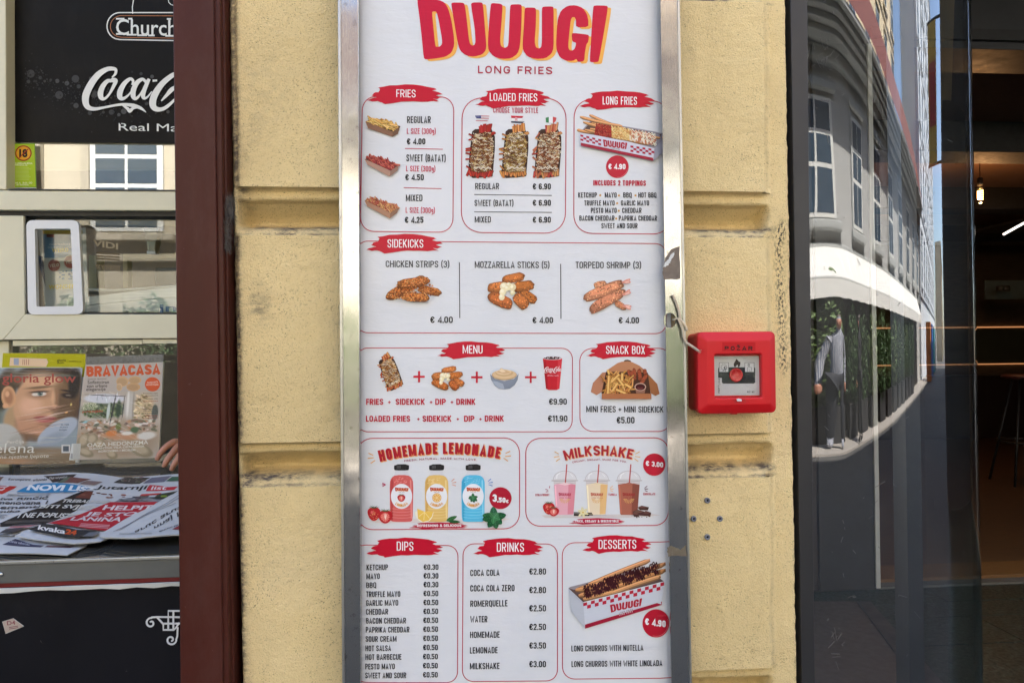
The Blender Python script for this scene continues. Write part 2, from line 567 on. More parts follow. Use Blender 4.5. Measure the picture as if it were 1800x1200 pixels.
# --- a condensed grotesque drawn as strokes, so that weight and width can follow the menu's lettering
def fil(pts, closed=False, seg=4):
    out = []
    n = len(pts)
    for i, p in enumerate(pts):
        r = p[2] if len(p) > 2 else 0
        if not r or (not closed and i in (0, n - 1)):
            out.append((p[0], p[1]))
            continue
        a, b = pts[i - 1], pts[(i + 1) % n]
        da, db = _nrm(a[0] - p[0], a[1] - p[1]), _nrm(b[0] - p[0], b[1] - p[1])
        la, lb = math.hypot(a[0] - p[0], a[1] - p[1]), math.hypot(b[0] - p[0], b[1] - p[1])
        ra = min(r, la * (0.5 if (len(a) > 2 and a[2]) else 0.98))
        rb = min(r * 1.0, lb * (0.5 if (len(b) > 2 and b[2]) else 0.98))
        A = (p[0] + da[0] * ra, p[1] + da[1] * ra)
        B = (p[0] + db[0] * rb, p[1] + db[1] * rb)
        for k in range(seg + 1):
            t = k / seg
            w = 0.8
            q0, q1, q2 = (1 - t) ** 2, 2 * t * (1 - t) * w, t * t
            sm = q0 + q1 + q2
            out.append(((q0 * A[0] + q1 * p[0] + q2 * B[0]) / sm, (q0 * A[1] + q1 * p[1] + q2 * B[1]) / sm))
    return out
WID = dict(A=.50, B=.46, C=.45, D=.46, E=.37, F=.36, G=.46, H=.48, I=.14, J=.32, K=.48, L=.35, M=.62, N=.49, O=.46, P=.45, Q=.46,
           R=.47, S=.44, T=.40, U=.46, V=.48, W=.70, X=.48, Y=.46, Z=.40, Ž=.40, g=.38)
WID.update({'0': .44, '1': .26, '2': .42, '3': .43, '4': .46, '5': .43, '6': .44, '7': .38, '8': .44, '9': .44, '€': .48, '+': .42, '(': .2, ')': .2,
            '.': .12, ',': .12, '&': .52, ' ': .2, '!': .14, '-': .3, '/': .3, '%': .6, '?': .4})
def glyph(ch, w, t):
    h = t / 2
    l, r, b, T = h, w - h, h, 1 - h
    m = w / 2
    Q = max(0.02, (w - t) / 2 * 1.0)
    F, G = fil, lambda *p: list(p)
    if ch == 'A': return [G((l * .9, 0), (m, 1.0 - h * .7), (w - l * .9, 0)), G((w * .24, .26), (w * .76, .26))]
    if ch == 'B': return [F([(l, b), (l, T), (r * .97, T, Q), (r * .97, .54, Q), (l, .54)]), F([(l, .54), (r, .54, Q), (r, b, Q), (l, b)])]
    if ch == 'C': return [F([(r, .66), (r, T, Q), (l, T, Q), (l, b, Q), (r, b, Q), (r, .34)])]
    if ch == 'D': return [F([(l, b), (l, T), (r, T, Q), (r, b, Q)], True)]
    if ch == 'E': return [G((w, T), (l, T), (l, b), (w, b)), G((l, .52), (w * .9, .52))]
    if ch == 'F': return [G((w, T), (l, T), (l, 0)), G((l, .5), (w * .9, .5))]
    if ch == 'G': return [F([(r, .68), (r, T, Q), (l, T, Q), (l, b, Q), (r, b, Q), (r, .48), (m, .48)])]
    if ch == 'H': return [G((l, 0), (l, 1)), G((r, 0), (r, 1)), G((l, .52), (r, .52))]
    if ch == 'I': return [G((m, 0), (m, 1))]
    if ch == 'J': return [F([(r, 1), (r, b, Q), (l, b, Q), (l, .26)])]
    if ch == 'K': return [G((l, 0), (l, 1)), G((l, .36), (r, 1)), G((l + (r - l) * .35, .55), (r, 0))]
    if ch == 'L': return [G((l, 1), (l, b), (w, b))]
    if ch == 'M': return [G((l, 0), (l, 1)), G((r, 0), (r, 1)), G((l, .98 - h * .4), (m, .14), (r, .98 - h * .4))]
    if ch == 'N': return [G((l, 0), (l, 1)), G((r, 0), (r, 1)), G((l, .98), (r, .02))]
    if ch in 'O0': return [F([(l, b, Q), (l, T, Q), (r, T, Q), (r, b, Q)], True)]
    if ch == 'P': return [G((l, 0), (l, .44)), F([(l, .44), (l, T), (r, T, Q), (r, .44, Q)], True)]
    if ch == 'Q': return [F([(l, b, Q), (l, T, Q), (r, T, Q), (r, b, Q)], True), G((m, .14), (w, -.08))]
    if ch == 'R': return [G((l, 0), (l, .47)), F([(l, .47), (l, T), (r, T, Q), (r, .47, Q)], True), G((m, .47), (r, 0))]
    if ch == 'S': return [F([(r, .70), (r, T, Q), (l, T, Q), (l, .56, Q), (r, .44, Q), (r, b, Q), (l, b, Q), (l, .30)])]
    if ch == 'T': return [G((0, T), (w, T)), G((m, 0), (m, T))]
    if ch == 'U': return [F([(l, 1), (l, b, Q), (r, b, Q), (r, 1)])]
    if ch == 'V': return [G((l * .8, 1), (m, h * .7), (w - l * .8, 1))]
    if ch == 'W': return [G((l, 1), (w * .27, .03), (m, .66), (w * .73, .03), (r, 1))]
    if ch == 'X': return [G((l, 0), (r, 1)), G((l, 1), (r, 0))]
    if ch == 'Y': return [G((l * .6, 1), (m, .38), (w - l * .6, 1)), G((m, .42), (m, 0))]
    if ch in 'ZŽ':
        z = [G((0, T), (r, T), (l, b), (w, b))]
        return z + ([G((w * .2, 1.28), (m, 1.12), (w * .8, 1.28))] if ch == 'Ž' else [])
    if ch == '1': return [G((l * .3, .76), (w - h, .94)), G((w - h, 0), (w - h, 1))]
    if ch == '2': return [F([(l, .68), (l, T, Q), (r, T, Q), (r, .60, .1), (l, b), (w, b)])]
    if ch == '3': return [F([(l, .72), (l, T, Q), (r, T, Q), (r, .53, Q), (m * .8, .53)]), F([(m * .8, .53), (r, .53, Q), (r, b, Q), (l, b, Q), (l, .28)])]
    if ch == '4': return [G((w * .78, 0), (w * .78, .97), (l * .8, .24), (w, .24))]
    if ch == '5': return [F([(w, T), (l, T), (l, .56), (l + .02, .58), (r, .62, Q), (r, b, Q), (l, b, Q), (l, .28)])]
    if ch == '6': return [F([(r, .74), (r, T, Q), (l, T, Q), (l, b, Q), (r, b, Q), (r, .56, Q), (l, .56)])]
    if ch == '7': return [G((0, T), (r, T), (w * .34, 0))]
    if ch == '8': return [F([(l, .54, Q), (l, T, Q), (r, T, Q), (r, .54, Q)], True), F([(l, b, Q), (l, .54, Q), (r, .54, Q), (r, b, Q)], True)]
    if ch == '9': return [F([(l, .26), (l, b, Q), (r, b, Q), (r, T, Q), (l, T, Q), (l, .44, Q), (r, .44)])]
    if ch == '€': return [F([(r, .68), (r, T, Q), (l + .06, T, Q), (l + .06, b, Q), (r, b, Q), (r, .32)]), G((0, .58), (w * .72, .58)), G((0, .42), (w * .66, .42))]
    if ch == '+': return [G((0, .45), (w, .45)), G((m, .45 - w / 2), (m, .45 + w / 2))]
    if ch == '(': return [F([(w, 1.1), (l, .9, .2), (l, .1, .2), (w, -.1)])]
    if ch == ')': return [F([(0, 1.1), (r, .9, .2), (r, .1, .2), (0, -.1)])]
    if ch == '.': return [G((m, 0), (m, t * 1.15))]
    if ch == '!': return [G((m, 0), (m, t * 1.05)), G((m, .3), (m, 1))]
    if ch == ',': return [G((m, t), (m * .4, -.16))]
    if ch == '-': return [G((0, .45), (w, .45))]
    if ch == '/': return [G((0, 0), (w, 1))]
    if ch == '&': return [F([(w, 0), (w * .22, .72, .1), (w * .22, T, .12), (w * .66, T, .12), (w * .66, .7, .1), (l, .36, .12), (l, b, .14), (w * .7, b, .16), (w, .45)])]
    if ch == 'g': return [F([(r, .5), (l, .72 - .0, Q), (l, .25, Q), (r, .25, Q)]), F([(r, .72), (r, -.2, Q), (l, -.2, Q)])]
    return []
def ST(p, txt, x0, x1, y0, y1, cap, wt, col, gap=0.105, shear=0.0, mid=None, upright=True):
    """lettering between (x0,y0) and (x1,y1) on its baseline; mid bends it into an arc"""
    nat = sum(WID.get(c, .45) for c in txt)
    G = gap * (len(txt) - 1)
    L = math.hypot(x1 - x0, y1 - y0) / cap
    k = (L - G) / nat
    if k < 0.5:
        G *= 0.6
        k = (L - G) / nat
    g = G / max(1, len(txt) - 1)
    x = 0
    for ch in txt:
        w = WID.get(ch, .45) * k
        for pl in glyph(ch, max(w, wt * 1.02), wt):
            pts = []
            for (gx, gy) in pl:
                u = (x + gx) / L
                vv = gy * cap
                if mid is None:
                    dx, dy = (x1 - x0) / (L * cap), (y1 - y0) / (L * cap)
                    bx, by = x0 + (x1 - x0) * u, y0 + (y1 - y0) * u
                    if upright:
                        pts.append((bx + shear * vv, by - vv))
                    else:
                        pts.append((bx + (dy + shear) * vv, by - dx * vv))
                else:
                    q = ((4 * mid[0] - x0 - x1) / 2, (4 * mid[1] - y0 - y1) / 2)
                    bx = (1 - u) ** 2 * x0 + 2 * u * (1 - u) * q[0] + u * u * x1
                    by = (1 - u) ** 2 * y0 + 2 * u * (1 - u) * q[1] + u * u * y1
                    dx = 2 * (1 - u) * (q[0] - x0) + 2 * u * (x1 - q[0])
                    dy = 2 * (1 - u) * (q[1] - y0) + 2 * u * (y1 - q[1])
                    dx, dy = _nrm(dx, dy)
                    pts.append((bx + dy * vv, by - dx * vv))
            closed = len(pts) > 6 and math.hypot(pts[0][0] - pts[-1][0], pts[0][1] - pts[-1][1]) < cap * 0.6 and ch in 'OD0QPR8' and len(pl) > 6
            p.stroke(pts, wt * cap, col, closed)
        x += w + g

_FC = {}
def font_geo(txt, off):
    key = (txt, off)
    if key not in _FC:
        c = bpy.data.curves.new('lettering', 'FONT')
        c.body = txt
        c.offset = off
        c.resolution_u = 3
        o = bpy.data.objects.new('lettering', c)
        scene.collection.objects.link(o)
        dg = bpy.context.evaluated_depsgraph_get()
        me = bpy.data.meshes.new_from_object(o.evaluated_get(dg))
        vs = [(v.co.x, v.co.y) for v in me.vertices]
        fs = [tuple(q.vertices) for q in me.polygons]
        bpy.data.objects.remove(o)
        bpy.data.meshes.remove(me)
        bpy.data.curves.remove(c)
        _FC[key] = (vs, fs)
    return _FC[key]
def FT(p, txt, x0, x1, y0, y1, cap, col, off=0.0, shear=0.0, flip=False):
    vs, fs = font_geo(txt, off)
    if not vs: return
    a, b = min(v[0] for v in vs), max(v[0] for v in vs)
    colr = lin(col)
    p._go()
    def mp(v):
        u = (v[0] - a) / (b - a)
        h = v[1] / 0.73 * cap
        return p.P((x0 + (x1 - x0) * u + shear * h, y0 + (y1 - y0) * u - (-h if flip else h)))
    q = [mp(v) for v in vs]
    for f in fs:
        for i in range(1, len(f) - 1):
            p.tri(q[f[0]], q[f[i]], q[f[i + 1]], colr)

def smooth_open(pts):
    out = []
    n = len(pts)
    for i in range(n - 1):
        p0, p1, p2, p3 = pts[max(0, i - 1)], pts[i], pts[i + 1], pts[min(n - 1, i + 2)]
        for t in (0, .25, .5, .75):
            out.append(tuple(.5 * ((2 * p1[j]) + (-p0[j] + p2[j]) * t + (2 * p0[j] - 5 * p1[j] + 4 * p2[j] - p3[j]) * t * t + (-p0[j] + 3 * p1[j] - 3 * p2[j] + p3[j]) * t ** 3) for j in (0, 1)))
    out.append(pts[-1])
    return out
def smooth_loop(pts, it=2):
    for _ in range(it):
        out = []
        n = len(pts)
        for i in range(n):
            a, b = pts[i], pts[(i + 1) % n]
            out += [(a[0] * .75 + b[0] * .25, a[1] * .75 + b[1] * .25), (a[0] * .25 + b[0] * .75, a[1] * .25 + b[1] * .75)]
        pts = out
    return pts
def jit(c, k=14):
    d = rnd.uniform(-k, k)
    return tuple(max(0, min(255, v + d + rnd.uniform(-k / 3, k / 3))) for v in c)

# the wordmark's letters, drawn once
LOGO = [
    ([(63, 5), (75, -8), (170, -6), (240, 2), (290, 22), (322, 75), (348, 170), (368, 300), (372, 380), (350, 440), (300, 474), (230, 488), (135, 498), (117, 484), (104, 340), (84, 160)],
     [(186, 104), (196, 98), (216, 98), (226, 108), (240, 160), (270, 330), (270, 368), (252, 390), (222, 392), (214, 384), (200, 250)]),
    ([(346, 40), (352, 24), (440, 24), (458, 36), (474, 150), (492, 320), (502, 368), (520, 382), (540, 376), (548, 350), (542, 240), (510, 44), (518, 24), (596, 22), (610, 34), (624, 200), (638, 370), (634, 420), (604, 456), (540, 474), (470, 466), (420, 424), (400, 360), (376, 220)], None),
    ([(674, 46), (684, 28), (760, 34), (774, 50), (764, 200), (752, 340), (760, 388), (790, 402), (816, 390), (824, 350), (828, 220), (836, 54), (846, 40), (922, 38), (934, 54), (930, 220), (918, 390), (898, 450), (846, 488), (770, 494), (700, 474), (656, 424), (650, 360), (660, 200)], None),
    ([(956, 80), (966, 66), (1040, 66), (1052, 80), (1050, 220), (1040, 350), (1050, 396), (1074, 406), (1094, 396), (1100, 350), (1100, 220), (1100, 72), (1110, 58), (1186, 56), (1198, 68), (1198, 220), (1198, 400), (1180, 450), (1130, 488), (1050, 494), (980, 474), (942, 420), (940, 360), (950, 220)], None),
    ([(1486, 228), (1384, 230), (1384, 170), (1372, 146), (1352, 146), (1340, 170), (1330, 260), (1318, 390), (1328, 420), (1352, 424), (1372, 410), (1382, 380), (1384, 358), (1352, 348), (1348, 290), (1356, 276), (1480, 290), (1492, 300), (1486, 352), (1470, 372), (1458, 440), (1452, 512), (1404, 518), (1394, 508), (1388, 492), (1356, 510), (1300, 508), (1250, 480), (1222, 420), (1218, 360), (1224, 240), (1232, 160), (1260, 88), (1316, 50), (1380, 46), (1440, 68), (1474, 118), (1486, 170)], None),
    ([(1526, 62), (1536, 48), (1638, 50), (1650, 62), (1620, 250), (1574, 508), (1562, 520), (1506, 520), (1498, 508), (1510, 300)], None)]
def logo(p, x0, y0, x1, y1, red, amber=None, dx=0, dy=0, skew=0.0, sm=2, bang=False):
    """x0..x1,y0..y1 the wordmark's box; skew: drop per unit x"""
    sx, sy = (x1 - x0) / 1585, (y1 - y0) / 528
    def mp(q):
        X = x0 + (q[0] - 63) * sx
        return (X, y0 + (q[1] + 8) * sy + skew * (X - x0))
    def one(q, c, ox, oy):
        o, h = q
        rs = lambda L: [(a + ox, b + oy) for a, b in (mp(t) for t in rounded(L, sm))]
        p.poly(rs(o), c, [rs(h)] if h else ())
    if amber:
        for q in LOGO:
            one(q, amber, dx, dy)
    for q in LOGO:
        one(q, red, 0, 0)
def rounded(L, sm):
    if not sm: return L
    out = []
    n = len(L)
    for i in range(n):
        a, b, c = L[i - 1], L[i], L[(i + 1) % n]
        out += [(b[0] * .8 + a[0] * .2, b[1] * .8 + a[1] * .2), (b[0] * .8 + c[0] * .2, b[1] * .8 + c[1] * .2)]
    return out if sm < 2 else [x for x in out]

RED, DKRED, BLACK, WHITE, AMBER = (196, 20, 48), (186, 24, 50), (38, 38, 42), (240, 240, 242), (238, 172, 72)
def brush(p, x0, y0, x1, y1, col, seed=1):
    """a dry brush stroke: ragged ends"""
    q = random.Random(seed)
    w, h = x1 - x0, y1 - y0
    base = [(.0, .80), (.07, .70), (.13, .66), (.06, .56), (.09, .44), (.15, .40), (.17, .24), (.14, .16), (.3, .05), (.5, .0), (.72, .06), (.88, .18), (.92, .26), (.86, .32),
            (.95, .40), (1.0, .50), (.91, .56), (.99, .66), (.93, .74), (.87, .72), (.95, .86), (.88, .84), (.80, .88), (.62, .86), (.45, .88), (.24, 1.0), (.2, .92), (.14, .84), (.07, .86)]
    pts = []
    n = len(base)
    for i in range(n):
        a, b = base[i], base[(i + 1) % n]
        pts.append(a)
        pts.append(((a[0] + b[0]) / 2 + q.uniform(-.006, .006), (a[1] + b[1]) / 2 + q.uniform(-.025, .025)))
    p.poly([(x0 + a * w, y0 + b * h) for a, b in pts], col)
def outline(p, TL, TR, BR, BL, r, w, col, gap=None):
    pts = fil([(*TL, r), (*TR, r), (*BR, r), (*BL, r)], True, 8)
    den = []
    for i in range(len(pts)):
        a, b = pts[i], pts[(i + 1) % len(pts)]
        k = max(1, int(math.hypot(a[0] - b[0], a[1] - b[1]) / (r * 0.8)))
        den += [(a[0] + (b[0] - a[0]) * j / k, a[1] + (b[1] - a[1]) * j / k) for j in range(k)]
    p.stroke(den, w, col, True)
def inside(poly, x, y):
    c = False
    n = len(poly)
    for i in range(n):
        (xa, ya), (xb, yb) = poly[i], poly[(i + 1) % n]
        if (ya > y) != (yb > y) and x < (xb - xa) * (y - ya) / (yb - ya) + xa:
            c = not c
    return c
def scatter(poly, n):
    xs, ys = [q[0] for q in poly], [q[1] for q in poly]
    out = []
    while len(out) < n:
        x, y = rnd.uniform(min(xs), max(xs)), rnd.uniform(min(ys), max(ys))
        if inside(poly, x, y):
            out.append((x, y))
    return out
def sticks(p, poly, n, L, w, cols, ang=(0, 180), sort=True):
    """a heap of fries: every stick with a lit top and a darker side"""
    pts = scatter(poly, n)
    if sort: pts.sort(key=lambda q: q[1])
    for x, y in pts:
        a = R_(rnd.uniform(*ang))
        l = L * rnd.uniform(.6, 1.1) / 2
        dx, dy = math.cos(a) * l, math.sin(a) * l
        c = jit(rnd.choice(cols), 16)
        p.stroke([(x - dx, y - dy), (x + dx, y + dy)], w, tuple(v * .62 for v in c))
        p.stroke([(x - dx, y - dy - w * .16), (x + dx * .97, y + dy - w * .16)], w * .62, c)
def dots(p, poly, n, s, cols):
    for x, y in scatter(poly, n):
        a = rnd.uniform(0, 6.28)
        r = s * rnd.uniform(.5, 1.2)
        p.poly([(x + r * math.cos(a + k) * rnd.uniform(.6, 1.3), y + r * math.sin(a + k) * rnd.uniform(.6, 1.3)) for k in (0, 1.5, 3.1, 4.6)], jit(rnd.choice(cols), 12))
def squig(p, poly, n, s, w, cols):
    for x, y in scatter(poly, n):
        a = rnd.uniform(-.5, .5)
        pts = [(x + s * (t - .5) * math.cos(a), y + s * (t - .5) * math.sin(a) + s * .22 * math.sin(t * 9 + x)) for t in (0, .25, .5, .75, 1)]
        p.stroke(pts, w, jit(rnd.choice(cols), 10))
def tray(p, top, front, side, brown, cols, n, L, w):
    p.poly(top, tuple(v * .5 for v in brown))
    heap = [(x * .94 + sum(q[0] for q in top) / len(top) * .06, y * .94 + sum(q[1] for q in top) / len(top) * .06 - w * .3) for x, y in top]
    sticks(p, heap, n, L, w, cols, (5, 70))
    p.poly(front, brown)
    p.poly(side, tuple(v * .82 for v in brown))
    p.stroke([front[0], front[-1]], w * .3, tuple(min(255, v * 1.25) for v in brown))
def nugget(p, x, y, L, w, rot, col, n=26):
    c, q = math.cos(R_(rot)), math.sin(R_(rot))
    out = []
    for i in range(22):
        a = 2 * math.pi * i / 22
        ex = math.copysign(abs(math.cos(a)) ** .6, math.cos(a)) * L / 2
        ey = math.copysign(abs(math.sin(a)) ** .8, math.sin(a)) * w / 2
        k = 1 + rnd.uniform(-.06, .06)
        out.append((x + (ex * c - ey * q) * k, y + (ex * q + ey * c) * k))
    p.poly(out, tuple(v * .62 for v in col))
    p.poly([(x + (a - x) * .9, y + (b - y) * .86 - w * .05) for a, b in out], tuple(v * .82 for v in col))
    p.poly([(x + (a - x) * .74, y + (b - y) * .56 - w * .12) for a, b in out], col)
    dots(p, [(x + (a - x) * .95, y + (b - y) * .95) for a, b in out], n, w * .075, [tuple(v * k for v in col) for k in (.5, .7, 1.15, 1.3)])
def mozz(p, x0, y0, x1, y1):
    sx, sy = (x1 - x0) / 265, (y1 - y0) / 195
    f = lambda x, y: (x0 + (x - 735) * sx, y0 + (y - 245) * sy)
    og = (206, 118, 58)
    for x, y, L, w, r in ((875, 275, 125, 50, -12), (790, 325, 110, 58, -8), (925, 320, 125, 58, -10), (955, 375, 100, 54, 30), (805, 395, 145, 66, 25), (915, 400, 95, 66, 48)):
        a, b = f(x, y)
        nugget(p, a, b, L * sx, w * sy, r, jit(og, 10), 34)
    for x, y, s in ((825, 320, 24), (818, 350, 20), (812, 378, 18), (868, 325, 22), (870, 355, 14), (842, 330, 16), (850, 312, 14)):
        a, b = f(x, y)
        p.ell(a, b, s * sx * rnd.uniform(.8, 1), s * sy, jit((238, 222, 178), 8), rnd.uniform(0, 90), 10)
        p.ell(a - 4 * sx, b - 5 * sy, s * sx * .5, s * sy * .45, (250, 242, 214), rnd.uniform(0, 90), 8)
def loaded(p, dx, fr, tops, k=1.0, f=None):
    f = f or (lambda x, y: (x + dx, y))
    g = lambda L: [f(*q) for q in L]
    sc = abs(f(100, 0)[0] - f(0, 0)[0]) / 100 or 1
    sc = math.hypot(f(100, 0)[0] - f(0, 0)[0], f(100, 0)[1] - f(0, 0)[1]) / 100
    p.poly(g([(128, 392), (150, 374), (272, 368), (300, 432), (300, 520), (283, 728), (215, 738), (132, 742), (96, 712), (108, 560)]), (58, 34, 26))
    def fry(x, y, a, L, w):
        c = jit(rnd.choice(fr), 14)
        X, Y = math.cos(R_(a)) * L / 2, math.sin(R_(a)) * L / 2
        p.stroke([f(x - X, y - Y), f(x + X, y + Y)], w * sc, tuple(v * .65 for v in c))
        p.stroke([f(x - X - 2, y - Y), f(x + X - 2, y + Y)], w * sc * .6, c)
    for i in range(9):
        fry(188 + i * 10, 378 - i * 2.2 + rnd.uniform(-8, 6), rnd.uniform(80, 104), 62, 15)
    for i in range(12):
        fry(98 + i * 16, 708 + rnd.uniform(-14, 14), rnd.uniform(60, 120), 50, 20)
    for y in (420, 450, 520, 535, 560, 600, 665):
        fry(124 - (y > 500) * 22, y, rnd.uniform(-60, 60), 46, 13)
    for x, y in ((280, 404), (288, 410)):
        fry(x, y, -25, 40, 15)
    reg = g([(138, 420), (180, 404), (268, 404), (286, 470), (284, 600), (262, 690), (200, 700), (124, 690), (112, 620), (128, 500)])
    p.poly([q for q in reg], tops[0])
    dots(p, reg, 300, 8 * sc, tops)
    squig(p, reg, 130, 26 * sc, 3.6 * sc, [(236, 222, 190), (242, 232, 210), (224, 200, 150)])
    squig(p, reg, 120, 22 * sc, 3.2 * sc, [(78, 34, 22), (96, 44, 24), (120, 60, 30)])
    p.stroke([f(140 + i * 18, 672 + (6 if i % 2 else -8)) for i in range(8)], 7 * sc, (232, 218, 196))
def burst(p, x, y, cols, r0, r1, dirs, w):
    for i, a in enumerate(dirs):
        c, s = math.cos(R_(a)), math.sin(R_(a))
        p.stroke([(x + c * r0, y + s * r0), (x + c * r1, y + s * r1)], [w * .6, w], cols)
# ------------------------------------------------------------------ the yellow stucco pilaster
rng = np.random.default_rng(3)
def vnoise(X, Z, s, seed):
    g = np.random.default_rng(seed).random((96, 96))
    u, v = X / s + 40.3, Z / s + 11.7
    i, j = np.floor(u).astype(int), np.floor(v).astype(int)
    a, b = u - i, v - j
    a, b = a * a * (3 - 2 * a), b * b * (3 - 2 * b)
    q = lambda x, y: g[x % 96, y % 96]
    return q(i, j) * (1 - a) * (1 - b) + q(i + 1, j) * a * (1 - b) + q(i, j + 1) * (1 - a) * b + q(i + 1, j + 1) * a * b - 0.5
PIL = thing('pilaster', (0.05, 0, 0), 'yellow stucco pilaster of rusticated blocks between the maroon post and the curved shop window', 'pilaster')
def zline(a, b):
    """height of a joint as a straight line across the pilaster"""
    pa, pb = onY(*a, 0), onY(*b, 0)
    return lambda x: pa.z + (pb.z - pa.z) * (x - pa.x) / (pb.x - pa.x)
LINES = [zline((415, -125), (1344, -112)), zline((415, -16), (1344, 4)), zline((415, 327), (1344, 337)), zline((415, 413), (1344, 418)), zline((415, 779), (1352, 760)), zline((415, 857), (1352, 838)),
         zline((415, 1215), (1356, 1173)), zline((415, 1300), (1356, 1262))]
eL = [onY(397, 0, 0), onY(421, 1200, 0)]
eR = [onY(1391, 0, 0), onY(1412, 1200, 0)]
bR = [onY(1345, 0, 0), onY(1359, 1200, 0)]
bL = [onY(414, 0, 0), onY(426, 1200, 0)]
gR = [onY(1360, 0, 0), onY(1368, 1200, 0)]
def xat(e, z):
    return e[0].x + (e[1].x - e[0].x) * (z - e[0].z) / (e[1].z - e[0].z)
GP = [(0, 0), (.02, 4), (.045, 12), (.09, 14.5), (.13, 13), (.20, 13), (.25, 16), (.29, 30), (.40, 42), (.50, 52), (.60, 58), (.66, 58), (.71, 50), (.76, 34), (.80, 22), (.86, 14), (.93, 7.5), (.965, 6.5), (.985, 6.0), (1, 0)]
gpv, gpd = np.array([a for a, _ in GP]), np.array([b for _, b in GP]) / 1000
def sstep(t):
    t = np.clip(t, 0, 1)
    return t * t * (3 - 2 * t)
def patch_grid(name, la, lb, groove, nz, seed, mat=None):
    nx = 330
    V, U = np.linspace(0, 1, nz), np.linspace(0, 1, nx)
    Vg, Ug = np.meshgrid(V, U, indexing='ij')
    zc = (la(0.05) + lb(0.05)) / 2
    X = xat(eL, zc) + (xat(eR, zc) - xat(eL, zc)) * Ug
    Za, Zb = la(X), lb(X)
    Z = Za + (Zb - Za) * Vg
    X = xat(eL, Z) + (xat(eR, Z) - xat(eL, Z)) * Ug
    wob = vnoise(X, Z, .05, 5) * .004 + vnoise(X, Z, .02, 6) * .002
    dR = (xat(bR, Z) + wob - X)
    dL = (X - xat(bL, Z) - wob)
    if groove:
        vv = np.clip(Vg + vnoise(X, Z, .09, 7) * .09 * np.sin(np.pi * Vg), 0, 1)
        g = np.interp(vv, gpv, gpd)
        g = g + (vnoise(X, Z, .03, 8) * .004 + vnoise(X, Z, .011, 9) * .003) * np.sin(np.pi * Vg)
        gr = (xat(gR, Z) - (1 - np.sin(np.pi * Vg)) * .012 - X) + wob * 1.5
        k = sstep(gr / 0.012)
        kl = sstep((dL + .006) / 0.010)
        D = g * k * kl + 0.0135 * (1 - k) + 0.007 * (1 - kl)
    else:
        D = 0.009 * (1 - sstep((dR) / 0.005 + .5)) + 0.0045 * (1 - sstep((dR + .012) / 0.006)) + 0.007 * (1 - sstep(dL / 0.005 + .5))
        D = D + 0.0028 * (np.exp(-(Z.max() - Z) / .008) + np.exp(-(Z - Z.min()) / .008)) * 0
    edge = X - (xat(eR, Z) - 0.006) + vnoise(X, Z, .018, 11) * .0022 + vnoise(X, Z, .005, 13) * .0012
    D = D + np.clip(edge, 0, .02) ** 1 * 2.2
    edge = (xat(eL, Z) + 0.006) - X + vnoise(X, Z, .012, 12) * .002
    D = D + np.clip(edge, 0, .02) * 2.0
    D = D + vnoise(X, Z, .16, 21) * .0028 + vnoise(X, Z, .04, 22) * .0012 + vnoise(X, Z, .013, 23) * .0008 + vnoise(X, Z, .0062, 24) * .0007
    # dirt on the ledges, plus shade of the joints painted in as darker colour
    dirt_shade = np.zeros_like(D)
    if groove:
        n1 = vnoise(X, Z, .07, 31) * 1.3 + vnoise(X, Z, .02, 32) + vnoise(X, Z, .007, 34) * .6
        dirt_shade = np.exp(-((Vg - .80 - n1 * .04) / .075) ** 2) * (.95 + n1 * 1.1) + np.exp(-((Vg - .97) / .035) ** 2) * (.75 + n1 * .9) + np.exp(-((Vg - .03) / .03) ** 2) * (.28 + n1 * .3) + np.clip(n1 - .1, 0, 1) * .35 * (Vg > .25)
        dirt_shade *= sstep((xat(gR, Z) + .01 - X) / .012)
        dirt_shade += np.exp(-((X - xat(bL, Z)) / .016) ** 2) * .5 * (.6 + n1)
    else:
        n1 = vnoise(X, Z, .06, 33)
        dirt_shade = np.exp(-((X - xat(bL, Z)) / .005) ** 2) * (.34 + n1 * .3) + np.exp(-((xat(eL, Z) + .004 - X) / .010) ** 2) * .8 + np.exp(-((dR + .003) / .0045) ** 2) * (.16 + n1 * .2)
        for cx, cy, r, a in ((455, 535, .02, .55), (455, 170, .05, .22), (425, 260, .02, .35), (600, 730, .012, .5), (596, 560, .01, .3), (1210, 95, .012, .3)):
            q = onY(cx, cy, 0)
            dirt_shade += a * np.exp(-(((X - q.x) / r) ** 2 + ((Z - q.z) / (r * 1.6)) ** 2)) * (.8 + 1.2 * vnoise(X, Z, .012, 35))
        dirt_shade += np.clip(vnoise(X, Z, .22, 36) * .5 + vnoise(X, Z, .06, 37) * .35 - .12, 0, 1) * .5
    # black paint smeared over the edge of the margin by whoever painted the door frame
    py = (CAM.z - Z) * 1000 + 612
    pr = xat(eR, Z) - X
    b1 = np.exp(-((pr - .021 + (py - 620) * 2e-5) / .0085) ** 2) * sstep((py - 385) / 20) * (1 - sstep((py - 640) / 40)) * .95
    b2 = np.exp(-((pr - .003) / .0045) ** 2) * (.25 + .5 * sstep((py - 900) / 150) + .3 * sstep((py - 380) / 20) * (1 - sstep((py - 800) / 100)))
    b3 = np.exp(-((pr - .018) / .006) ** 2 - ((py - 398) / 14) ** 2) * 1.3
    paint_ = np.clip(b1 + b2 + b3, 0, 1)
    vs = np.stack([X, D, Z], -1).reshape(-1, 3)
    idx = np.arange(nz * nx).reshape(nz, nx)
    fs = np.stack([idx[:-1, :-1], idx[:-1, 1:], idx[1:, 1:], idx[1:, :-1]], -1).reshape(-1, 4)
    me = bpy.data.meshes.new(name)
    me.vertices.add(len(vs)); me.vertices.foreach_set('co', vs.astype(np.float32).ravel())
    me.loops.add(fs.size); me.loops.foreach_set('vertex_index', fs[:, ::-1].astype(np.int32).ravel())
